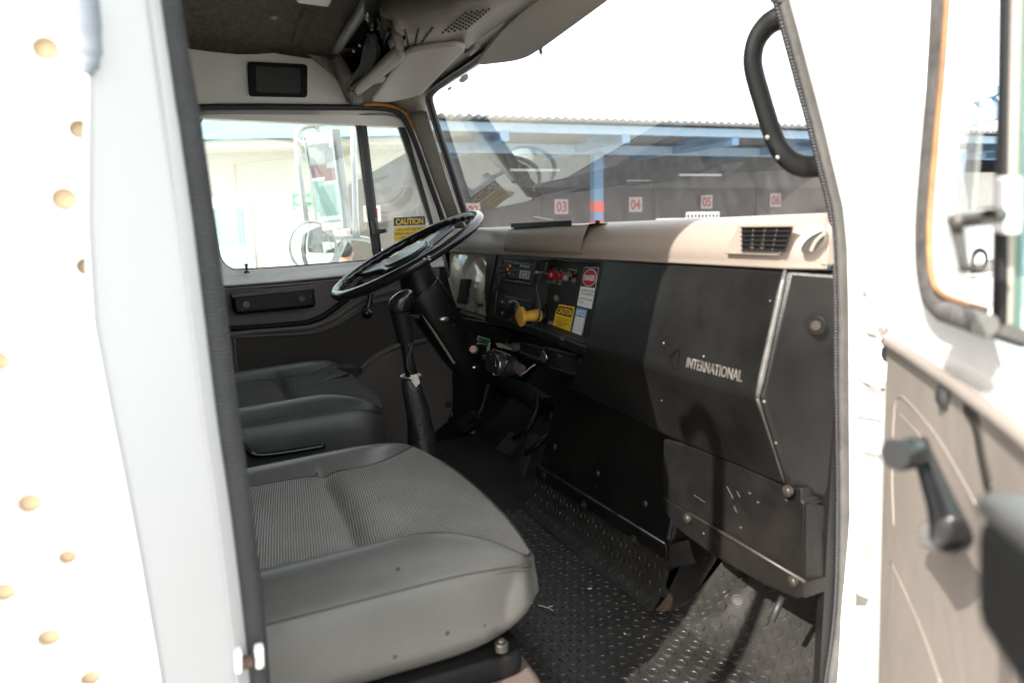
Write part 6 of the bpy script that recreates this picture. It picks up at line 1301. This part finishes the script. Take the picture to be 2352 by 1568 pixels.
# =================================================================== OUTSIDE
M_ASPH = pbr('pale_concrete_yard', (.36, .35, .33), .85, var=.12, vscale=.7, bump=.4, bscale=30)
MB().grid([[V((-260+40*i, -260+40*j, 0)) for i in range(14)] for j in range(14)]).build('ground', M_ASPH, None, kind='structure')
M_CREAM = pbr('cream_painted_wall', (.52, .48, .40), .8, var=.03, vscale=2, bump=.2, bscale=40)
M_BLUEF = pbr('light_blue_fascia_paint', (.21, .37, .47), .6, var=.05, vscale=3)
M_BLUES = pbr('blue_steel_paint', (.12, .235, .385), .5, var=.08, vscale=4)
M_BLUEP = pbr('pale_blue_steel_paint', (.25, .37, .49), .5, var=.06, vscale=4)
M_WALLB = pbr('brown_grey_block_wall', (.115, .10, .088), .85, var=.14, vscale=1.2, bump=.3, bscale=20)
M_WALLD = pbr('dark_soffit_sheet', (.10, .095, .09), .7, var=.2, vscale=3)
M_ROOFS = pbr('grey_roof_sheet', (.42, .42, .42), .5, var=.1, vscale=2)
M_FRAME = pbr('aluminium_door_frame', (.66, .69, .71), .4, metal=.3)
M_DGLASS = pbr('pale_green_door_glass', (.30, .44, .40), .12, var=.04, vscale=1)
M_SAFE = pbr('safety_sign_green', (.015, .20, .07), .5)
M_BAY = pbr('bay_number_red', (.55, .05, .07), .5)
M_BAYW = pbr('bay_plate_white', (.66, .62, .58), .6, var=.05, vscale=8)
# depth along the view axis -> world point
wu = (PD(30, (1778, 525))-PD(25, (855, 540))); wu.z = 0; wu.normalize(); wnrm = V((wu.y, -wu.x, 0)); wnrm = wnrm if wnrm.dot(CAM-PD(25, (855, 540))) > 0 else -wnrm
W0 = PD(25, (855, 540)); W0.z = 0
def WP(o, *ps): return PN(W0+wnrm*o, wnrm, *ps)
def WA(t, o, zz): return W0+wu*t+wnrm*o+V((0, 0, zz))
def wt(p): return (p-W0).dot(wu)
cp = root('vehicle_canopy', 'long open vehicle shed with blue steel frame and corrugated roof across the yard', 'canopy', tuple(W0))
roofz = WP(8.6, (1200, 272)).z; tl_ = -1.5; tr_ = 46
t_left = -1.2
b = MB(); b.slab([WA(t_left-4, 0, 0), WA(tr_, 0, 0), WA(tr_, 0, roofz+.3), WA(t_left-4, 0, roofz+.3)], -wnrm*.25); b.build('back_wall', M_WALLB, cp)
rows_t, rows_b = [], []
N_R = 1240
for i in range(N_R+1):
    t = t_left+(tr_-t_left)*i/N_R; dz = .03*math.sin(i*math.pi/3)
    rows_t.append((WA(t, 8.9, roofz+dz), WA(t, -.3, roofz+.35+dz)))
b = MB(); b.grid([[r[0] for r in rows_t], [r[1] for r in rows_t], [r[1]-V((0, 0, .02)) for r in rows_t], [r[0]-V((0, 0, .02)) for r in rows_t]]); b.build('roof_sheet', M_ROOFS, cp)
b = MB()
z1_ = roofz-.10
b.slab([WA(t_left, 8.5, z1_-.22), WA(tr_, 8.5, z1_-.22), WA(tr_, 8.5, z1_), WA(t_left, 8.5, z1_)], -wnrm*.14)
pc_ = WP(5.2, (1374, 350)); zb2 = pc_.z
b.slab([WA(t_left, 5.2, zb2-.05), WA(tr_, 5.2, zb2-.05), WA(tr_, 5.2, zb2+.22), WA(t_left, 5.2, zb2+.22)], -wnrm*.2); b.build('beam', M_BLUEP, cp, bevel=.01)
cols_t = [wt(WP(5.2, (1374, 400)))]; cols_t += [cols_t[0]+9.5*k for k in (-1, 1, 2, 3) if cols_t[0]+9.5*k > t_left]
for t in cols_t:
    b = MB(); b.slab([WA(t-.16, 5.25, 0), WA(t+.16, 5.25, 0), WA(t+.16, 4.93, 0), WA(t-.16, 4.93, 0)], (0, 0, zb2+.0)); c = b.build('column', M_BLUES, cp, bevel=.01)
    za = WP(5.27, (1370, 465)).z; b = MB()
    for dz in (-.30, -.88): b.slab([WA(t-.168, 5.26, za+dz), WA(t+.168, 5.26, za+dz), WA(t+.168, 4.92, za+dz), WA(t-.168, 4.92, za+dz)], (0, 0, .33))
    b.build('red_band', pbr('column_red', (.62, .09, .06), .5) if 'column_red' not in MATS else MATS['column_red'], c)
for k in range(13):
    t = t_left+.3+k*3.4; b = MB(); b.slab([WA(t, 8.5, z1_-.2), WA(t+.22, 8.5, z1_-.2), WA(t+.22, .1, z1_+.12), WA(t, .1, z1_+.12)], (0, 0, -.24)); b.slab([WA(t, 8.4, z1_-.45), WA(t+.2, 8.4, z1_-.45), WA(t+.2, 5.4, zb2+.3), WA(t, 5.4, zb2+.3)], (0, 0, .2)); b.build('rafter', M_BLUES, cp)
b = MB(); b.slab([WA(t_left, 8.3, z1_-.05), WA(tr_, 8.3, z1_-.05), WA(tr_, .05, z1_+.12), WA(t_left, .05, z1_+.12)], (0, 0, .03)); b.build('soffit', M_WALLD, cp)
b = MB(); b.slab([WA(t_left, 2.2, zb2-.9), WA(tr_, 2.2, zb2-.9), WA(tr_, 2.2, zb2+.7), WA(t_left, 2.2, zb2+.7)], -wnrm*.1); b.build('header_panel', M_WALLD, cp)
b = MB()
for k in range(9):
    t = cols_t[0]-5+k*4.9; b.slab([WA(t, .0, 0), WA(t+.5, .0, 0), WA(t+.5, .16, 0), WA(t, .16, 0)], (0, 0, zb2))
b.build('pilaster', M_WALLB, cp)
pq = WP(10.1, (2199, 420)); t = wt(pq); ztp = WP(10.1, (2199, 345)).z; b = MB(); b.slab([WA(t-.14, 10.2, 0), WA(t+.14, 10.2, 0), WA(t+.14, 9.95, 0), WA(t-.14, 9.95, 0)], (0, 0, ztp)); c = b.build('column', M_BLUES, cp, bevel=.01)
for y0_, y1_2 in ((446, 460), (480, 494)):
    za, zb_2 = WP(10.2, (2195, y1_2)).z, WP(10.2, (2195, y0_)).z; b = MB(); b.slab([WA(t-.147, 10.21, za), WA(t+.147, 10.21, za), WA(t+.147, 9.94, za), WA(t-.147, 9.94, za)], (0, 0, zb_2-za)); b.build('red_band', MATS['column_red'], c)
for px_, py_ in ((1610, 404), (1230, 393)):
    a = WP(2.6, (px_, py_)); t = wt(a); b = MB(); b.slab([WA(t-.9, 2.6, a.z), WA(t+.9, 2.6, a.z), WA(t+.9, 2.5, a.z), WA(t-.9, 2.5, a.z)], (0, 0, .07)); b.build('lamp_tube', M_WHITE, cp)
for n_, (x, y), w_, h_ in (('01', (853, 491), 19, 18), ('02', (1084, 484), 17, 17), ('03', (1287, 475), 15.5, 17), ('04', (1457, 470), 15, 17), ('05', (1620, 464), 13, 15.5), ('06', (1778, 460), 12.5, 15.5)):
    P_ = [WP(.06, p) for p in ((x-w_, y-h_), (x+w_, y-h_), (x+w_, y+h_), (x-w_, y+h_))]
    zt, zb = (P_[0].z+P_[1].z)/2, (P_[2].z+P_[3].z)/2; t0, t1 = wt(P_[0]), wt(P_[1])
    q = Q(WA(t0, .18, zt), WA(t1, .18, zt), WA(t1, .18, zb), WA(t0, .18, zb), n=wnrm)
    sg = root('bay_sign', f'white bay plate with red number {n_} on the brown shed wall', 'sign', tuple(q(.5, 1)), 'numbered bay signs along the shed wall')
    b = MB(); q.box(b, 0, 0, 1, 1, -.02, 0); b.build('plate', M_BAYW, sg); b = MB(); put_text(b, q, n_, .12, .14, .88, .86, .004, .03); b.build('number', M_BAY, sg)
# low wall bits and the white wire rack in front of the shed
rk = root('wire_rack', 'white steel wire rack standing in the yard in front of bay 05', 'rack', tuple(WA(wt(WP(3, (1590, 500))), 6.5, 0)))
a, c = WP(6.5, (1577, 490)), WP(6.5, (1651, 486)); e, f_ = WP(6.5, (1508, 505)), WP(6.5, (1577, 501)); b = MB()
def bar(p, q_, r_=.03): b.tube([p, q_], r_, 6)
for s_a, s_b, n_ in ((a, c, 9), (e, f_, 10)):
    s_b = V((s_b.x, s_b.y, s_a.z)); bar(s_a, s_b, .05)
    for dz in (.25, .9, 1.6): bar(s_a-V((0, 0, dz)), s_b-V((0, 0, dz)), .025)
    for k in range(n_+1): p = s_a.lerp(s_b, k/n_); bar(p, V((p.x, p.y, 0)), .025)
b.build('frame', M_WHITE, rk)
b = MB(); b.slab([a+wnrm*-.05+V((0, 0, -.12)), V((c.x, c.y, a.z))+wnrm*-.05+V((0, 0, -.12)), V((c.x, c.y, .2))-wnrm*.05, V((a.x, a.y, .2))-wnrm*.05], -wnrm*.02); b.build('mesh_panel', M_BAYW, rk)
# street lamp beyond the shed
lp0 = PD(52, (1823, 290)); sl0 = root('street_lamp', 'tall slim street lamp post rising behind the shed roof', 'street lamp', (lp0.x, lp0.y, 0)); tp0 = PD(52, (1826, 186)); tp0.x, tp0.y = lp0.x, lp0.y
b = MB(); b.tube([(lp0.x, lp0.y, 0), tuple(tp0)], [.13, .07], 10); b.build('post', M_ALU, sl0, smooth=True)
b = MB(); b.tube(cr([tp0, tp0+V((0, .2, .25)), tp0+wu*.5+V((0, 0, .3))], 4), .06, 8); b.build('lamp_arm', M_ALU, sl0, smooth=True)
b = MB(); b.ball(tp0+wu*.7+V((0, 0, .28)), (.35, .35, .09), 10); b.build('lamp_head', M_ALU, sl0, smooth=True)
# ---- cream building with the blue fascia
DB = 10.0
B0_ = PD(DB, (640, 540)); bn = -RT0.cross(V((0, 0, 1))); bn = (CAM-B0_); bn.z = 0; bn = V((-FW.x, -FW.y, 0)).normalized(); bu = V((-bn.y, bn.x, 0)); bu = bu if bu.dot(RT) > 0 else -bu
def BP(o, *ps): return PN(V((B0_.x, B0_.y, 0))+bn*o, bn, *ps)
def BA(t, o, zz): return V((B0_.x, B0_.y, 0))+bu*t+bn*o+V((0, 0, zz))
def bt_(p): return (p-B0_).dot(bu)
ob = root('office_building', 'cream office building with a light blue fascia beside the driver window', 'building', (B0_.x, B0_.y, 0))
tc = bt_(BP(0, (792, 500))); c1 = BP(0, (785, 424)); c2 = BP(0, (905, 357)); c3 = BP(0, (962, 325)); zf0 = BP(.7, (600, 318)).z
facade = [BA(-9, 0, 0), BA(tc, 0, 0), BA(tc, 0, c1.z), BA(bt_(c3), 0, c3.z), BA(bt_(c3), 0, 4.6), BA(-9, 0, 4.6)]
MB().slab(facade, -bn*.3).build('wall', M_CREAM, ob)
b = MB(); b.slab([BA(-9, .0, zf0), BA(bt_(c3), .0, zf0), BA(bt_(c3), .72, zf0), BA(-9, .72, zf0)], (0, 0, 1.1)); b.build('fascia', M_BLUEF, ob)
b = MB(); zc0 = BP(.6, (600, 338)).z; b.slab([BA(-9, .0, zc0), BA(bt_(c3), .0, zc0), BA(bt_(c3), .60, zc0), BA(-9, .60, zc0)], (0, 0, zf0-zc0-.004)); b.build('fascia_band', M_CREAM, ob)
dq_ = [BP(.02, p) for p in ((440, 461), (576, 460), (584, 640), (440, 640))]
t0, t1, zt = bt_(dq_[0])-.35, bt_(dq_[1]), dq_[1].z
b = MB(); b.slab([BA(t0, .04, 0), BA(t1, .04, 0), BA(t1, .04, zt), BA(t0, .04, zt)], -bn*.04); dr_ = b.build('door', M_FRAME, ob, bevel=.006)
b = MB(); b.slab([BA(t0+.1, .05, .1), BA(t1-.12, .05, .1), BA(t1-.12, .05, zt-.11), BA(t0+.1, .05, zt-.11)], bn*.006); b.build('door_glass', M_DGLASS, dr_)
b = MB(); b.slab([BA(t0+.1, .062, zt-.62), BA(t1-.12, .062, zt-.62), BA(t1-.12, .062, zt-.11), BA(t0+.1, .062, zt-.11)], bn*.006); b.build('transom', pbr('transom_green_glass', (.17, .32, .29), .12), dr_)
eq = [BP(.05, p) for p in z('F', (862, 792), (1062, 800), (1062, 942), (870, 942))]
zt, zb = eq[0].z, eq[3].z; t0, t1 = bt_(eq[0]), bt_(eq[0])+.345; q = Q(BA(t0, .03, zt), BA(t1, .03, zt), BA(t1, .03, zb), BA(t0, .03, zb), n=bn)
es = root('exit_sign', 'green exit route sign with a pale arrow pointing left on the cream wall', 'sign', tuple(q(.5, 1)))
b = MB(); q.box(b, 0, 0, 1, 1, -.02, 0); b.build('plate', M_SAFE, es)
b = MB(); q.box(b, -.03, -.04, 1.03, 0, -.02, .002); q.box(b, -.03, 1, 1.03, 1.04, -.02, .002); q.box(b, -.03, 0, 0, 1, -.02, .002); q.box(b, 1, 0, 1.03, 1, -.02, .002); q.box(b, 0, .77, 1, .785, 0, .002); b.build('border', M_BAYW, es)
M_SIGNC = pbr('sign_cream', (.72, .66, .52), .6)
b = MB(); b.slab([q(.08, .40, 0), q(.30, .16, 0), q(.30, .30, 0), q(.92, .30, 0), q(.92, .52, 0), q(.30, .52, 0), q(.30, .62, 0)], q.n*.003); b.build('arrow', M_SIGNC, es)
b = MB(); put_text(b, q, 'RUTA DE EVACUACION', .1, .82, .9, .95, .003, .01); b.build('text', M_SIGNC, es)
# workshop behind the truck, seen in the mirror
wh_c = V((-1.2, .45, 0))+V((-.4755, -.88, 0)).normalized()*40; wn2 = V((.4755, .88, 0)).normalized(); wu2 = V((-wn2.y, wn2.x, 0))
wk = root('workshop', 'pale workshop with a maroon band and mint windows reflected in the truck mirror', 'building', tuple(wh_c))
b = MB(); b.slab([wh_c+wu2*-14, wh_c+wu2*14, wh_c+wu2*14+V((0, 0, 4.2)), wh_c+wu2*-14+V((0, 0, 4.2))], -wn2*.3); b.build('wall', M_ROOFS, wk)
for nm_, z0_, z1_2, m_ in (('maroon_band', 2.25, 3.0, pbr('maroon_band_paint', (.26, .15, .15), .7)), ('white_trim', 2.1, 2.25, M_WHITE), ('window', .25, 2.1, M_DGLASS), ('plinth', .0, .25, M_WHITE)):
    b = MB(); b.slab([wh_c+wu2*-13.9+wn2*.003+V((0, 0, z0_)), wh_c+wu2*13.9+wn2*.003+V((0, 0, z0_)), wh_c+wu2*13.9+wn2*.003+V((0, 0, z1_2)), wh_c+wu2*-13.9+wn2*.003+V((0, 0, z1_2))], wn2*.03); b.build(nm_, m_, wk)
# ---- person standing in the yard
ph = PD(7.6, (791, 576)); hz = ph.z
pe = root('person', 'person with short dark hair standing beyond the mirror bracket, back turned', 'person', (ph.x, ph.y, 0))
bm = bmesh.new(); H0 = hz-.02
sk = {'pel': (0, 0, .92, .14, .10), 'wa': (0, 0, 1.08, .13, .09), 'ch': (0, 0, 1.30, .16, .11), 'ne': (0, 0, H0-.19, .055, .055), 'hb': (0, 0, H0-.09, .062, .07), 'hd': (0, 0, H0, .076, .092), 'ht': (0, 0, H0+.07, .06, .07)}
for s_n, s_ in (('l', 1), ('r', -1)):
    sk.update({'sh'+s_n: (.18*s_, 0, 1.40, .06, .06), 'el'+s_n: (.24*s_, .02, 1.12, .045, .045), 'wr'+s_n: (.25*s_, -.05, .88, .03, .03), 'ha'+s_n: (.25*s_, -.07, .78, .04, .025), 'hp'+s_n: (.09*s_, 0, .86, .09, .09), 'kn'+s_n: (.10*s_, -.01, .48, .06, .06), 'an'+s_n: (.10*s_, .02, .09, .042, .042), 'to'+s_n: (.11*s_, -.15, .045, .045, .03)})
ed_ = [('pel', 'wa'), ('wa', 'ch'), ('ch', 'ne'), ('ne', 'hb'), ('hb', 'hd'), ('hd', 'ht')]
for s_n in 'lr': ed_ += [('ch', 'sh'+s_n), ('sh'+s_n, 'el'+s_n), ('el'+s_n, 'wr'+s_n), ('wr'+s_n, 'ha'+s_n), ('pel', 'hp'+s_n), ('hp'+s_n, 'kn'+s_n), ('kn'+s_n, 'an'+s_n), ('an'+s_n, 'to'+s_n)]
names = list(sk); face_d = V((-.9, .45, 0)).normalized(); sd = V((-face_d.y, face_d.x, 0))
vs_ = [V((ph.x, ph.y, 0))+sd*sk[n_][0]-face_d*sk[n_][1]+V((0, 0, sk[n_][2])) for n_ in names]
M_SKIN = pbr('warm_skin', (.45, .24, .17), .55); M_HAIR = pbr('dark_short_hair', (.012, .010, .009), .6, bump=.6, bscale=300); M_SHIRT = pbr('grey_work_shirt', (.25, .27, .3), .8, var=.1, vscale=12)
me = bpy.data.meshes.new('body'); me.from_pydata([tuple(v-OFF[pe.name]) for v in vs_], [(names.index(a), names.index(c)) for a, c in ed_], []); bo_2 = bpy.data.objects.new('body', me); COL.objects.link(bo_2); bo_2.parent = pe; OFF['body'] = OFF[pe.name]
md = bo_2.modifiers.new('skin', 'SKIN'); md.use_smooth_shade = True
for i, n_ in enumerate(names): me.skin_vertices[0].data[i].radius = (sk[n_][3], sk[n_][4])
me.skin_vertices[0].data[0].use_root = True; sm_ = bo_2.modifiers.new('sub', 'SUBSURF'); sm_.levels = 2; sm_.render_levels = 2; me.materials.append(M_SKIN)
hc = V((ph.x, ph.y, H0)); b = MB(); b.ball(hc+V((0, 0, .035))-face_d*.014, (.094, .094, .105), 16); b.build('hair', M_HAIR, pe, smooth=True)
b = MB()
for s_ in (1, -1): b.ball(hc+sd*.083*s_+V((0, 0, -.02)), (.016, .022, .034), 10)
b.build('ear', M_SKIN, pe, smooth=True)
b = MB(); b.tube([hc-V((0, 0, .30)), hc-V((0, 0, .36)), V((ph.x, ph.y, 1.30)), V((ph.x, ph.y, 1.05)), V((ph.x, ph.y, .84))], [.08, .16, .21, .185, .20], 20); b.build('shirt', M_SHIRT, pe, smooth=True)
# ---- parked car and second shed bay seen through the open door's window
cw = PD(26.5, (2247, 604)); cd = V((wu.x, wu.y, 0)); cr0 = V((cw.x, cw.y, 0)); cx = -V((wnrm.x, wnrm.y, 0))
car = root('parked_van', 'white parked van with silver wheels in the yard beyond the door window', 'van', tuple(cr0))
def CA(a, o, zz): return cr0+(wu*a+cx*o+V((0, 0, zz)))*1.25
prof = [(-1.0, .42), (-1.05, .7), (-1.03, 1.3), (-.95, 1.75), (-.7, 1.9), (.5, 1.95), (2.4, 1.93), (3.2, 1.3), (3.75, 1.1), (3.8, .5), (3.6, .36), (-.7, .34)]
b = MB(); n_ = len(prof)
b.grid([[CA(a, o, zz) if 0 < k < 4 else CA(a*.98+.03, o, .36+(zz-.36)*.97) for a, zz in prof] for k, o in enumerate((0, .06, .9, 1.7, 1.76))], closed=True); k0_ = len(b.v)
b.f += [tuple(range(n_)), tuple(range(4*n_+n_-1, 4*n_-1, -1))]; b.m += [0, 0]; b.build('body', M_WHITE, car, bevel=.03)
b = MB(); b.slab([CA(a, -.012, zz) for a, zz in ((1.7, 1.25), (1.75, 1.75), (2.4, 1.75), (2.95, 1.28))], cx*.01); b.build('side_window', M_SBLK, car)
for a in (0.0, 2.75):
    for o in (.0, 1.6):
        b = MB(); b.tube([CA(a, o-.03, .36), CA(a, o+.17, .36)], .45, 28); wh = b.build('wheel', M_RUB, car, bevel=.03)
        b = MB(); b.tube([CA(a, o-.036, .36), CA(a, o-.028, .36)], .30, 24)
        for k in range(6):
            t = k*math.pi/3; c = CA(a, o-.045, .36); d = wu*math.cos(t)+V((0, 0, 1))*math.sin(t); w_ = wu*-math.sin(t)+V((0, 0, 1))*math.cos(t); b.slab([c+d*.06+w_*.05, c+d*.28+w_*.06, c+d*.28-w_*.06, c+d*.06-w_*.05], cx*.012)
        b.build('rim', M_ALU, wh)
b = MB(); b.ball(CA(-.93, .2, .76), (.12, .12, .09), 12); b.build('headlight', M_STEEL, car, smooth=True)
# pale block wall right of the shed and a nearer blue roof truss
wp0 = PD(30, (2215, 520)); bw = MB(); tA = wt(WP(.4, (2120, 500))); tA = wt(WP(9.6, (2130, 500))); hB = WP(5.0, (2250, 396)).z; tA = wt(WP(5.0, (2130, 500))); bw.slab([WA(tA, 5.0, 0), WA(tA+24, 5.0, 0), WA(tA+24, 5.0, hB), WA(tA, 5.0, hB)], -wnrm*.15); tag(bw.build('block_wall', pbr('white_block_wall', (.62, .61, .57), .8, var=.06, vscale=2), None), 'pale block wall at the end of the shed, seen through the open door window', 'wall')
t2 = root('roof_truss', 'blue steel roof truss of a nearer shed bay at upper right', 'roof truss', tuple(PD(15, (2300, 560))))
A, B_ = PD(16, (2170, 248)), PD(13, (2400, 165)); A2, B2_ = PD(16, (2170, 285)), PD(13, (2400, 215)); dn_ = V((0, 0, -.16))
b = MB(); hd = (B_-A).cross(V((0, 0, 1))).normalized()*.15; b.slab([A, B_, B_+dn_, A+dn_], hd); b.slab([A2, B2_, B2_+dn_*1.6, A2+dn_*1.6], hd); b.build('chord', M_BLUEP, t2)
b = MB()
for k in range(7): p = A.lerp(B_, k/6); q_ = A2.lerp(B2_, min(1, (k+.6)/6)); b.tube([p, q_], .05, 6)
b.build('web', M_BLUES, t2)
b = MB(); pz0 = B_.lerp(A, .0); b.tube([(B_.x, B_.y, 0), tuple(B_)], .12, 10); b.build('post', M_BLUES, t2)

# =================================================================== LIGHT, SKY, CAMERA
SUN_T = V((-.432, .90, 0)).normalized(); EL = R(37)
sd_ = V((SUN_T.x*math.cos(EL), SUN_T.y*math.cos(EL), -math.sin(EL)))
sl_o = bpy.data.lights.new('sun', 'SUN'); sl_o.energy = 3.4; sl_o.angle = R(.5); sl_o.color = (1, .94, .86)
so_ = bpy.data.objects.new('sun', sl_o); COL.objects.link(so_); so_.location = (6, -10, 12); so_.rotation_euler = sd_.to_track_quat('-Z', 'Y').to_euler()
w = bpy.data.worlds.new('World'); SC.world = w; w.use_nodes = True; N, L = w.node_tree.nodes, w.node_tree.links
sky = N.new('ShaderNodeTexSky'); sky.sky_type = 'NISHITA'; sky.sun_disc = False; sky.sun_elevation = EL
src_az = math.atan2(-SUN_T.x, -SUN_T.y)          # direction to the sun, from +Y towards +X
sky.sun_rotation = src_az; sky.air_density = 1.0; sky.dust_density = 4.0; sky.ozone_density = 1.0
hz_ = N.new('ShaderNodeMix'); hz_.data_type = 'RGBA'; hz_.inputs['Factor'].default_value = .7; hz_.inputs['B'].default_value = (7.2, 7.2, 7.25, 1)
L.new(sky.outputs[0], hz_.inputs['A']); L.new(hz_.outputs['Result'], N['Background'].inputs['Color']); N['Background'].inputs['Strength'].default_value = .15
cd_ = bpy.data.cameras.new('camera'); cd_.sensor_width = 36; cd_.lens = 24; cd_.clip_start = .02; cd_.clip_end = 2000
cd_.dof.use_dof = True; cd_.dof.focus_distance = 1.9; cd_.dof.aperture_fstop = 4.0
co = bpy.data.objects.new('camera', cd_); COL.objects.link(co)
co.matrix_world = Matrix(((RT.x, UP.x, -FW.x, CAM.x), (RT.y, UP.y, -FW.y, CAM.y), (RT.z, UP.z, -FW.z, CAM.z), (0, 0, 0, 1)))
SC.camera = co
vs = SC.view_settings; vs.view_transform = 'Standard'; vs.look = 'None'; vs.exposure = 1.88; vs.gamma = 1
SC.render.engine = 'CYCLES'; SC.cycles.max_bounces = 10; SC.cycles.transparent_max_bounces = 16; SC.cycles.diffuse_bounces = 5; SC.cycles.glossy_bounces = 4
SC.cycles.use_denoising = True; SC.cycles.sample_clamp_indirect = 8
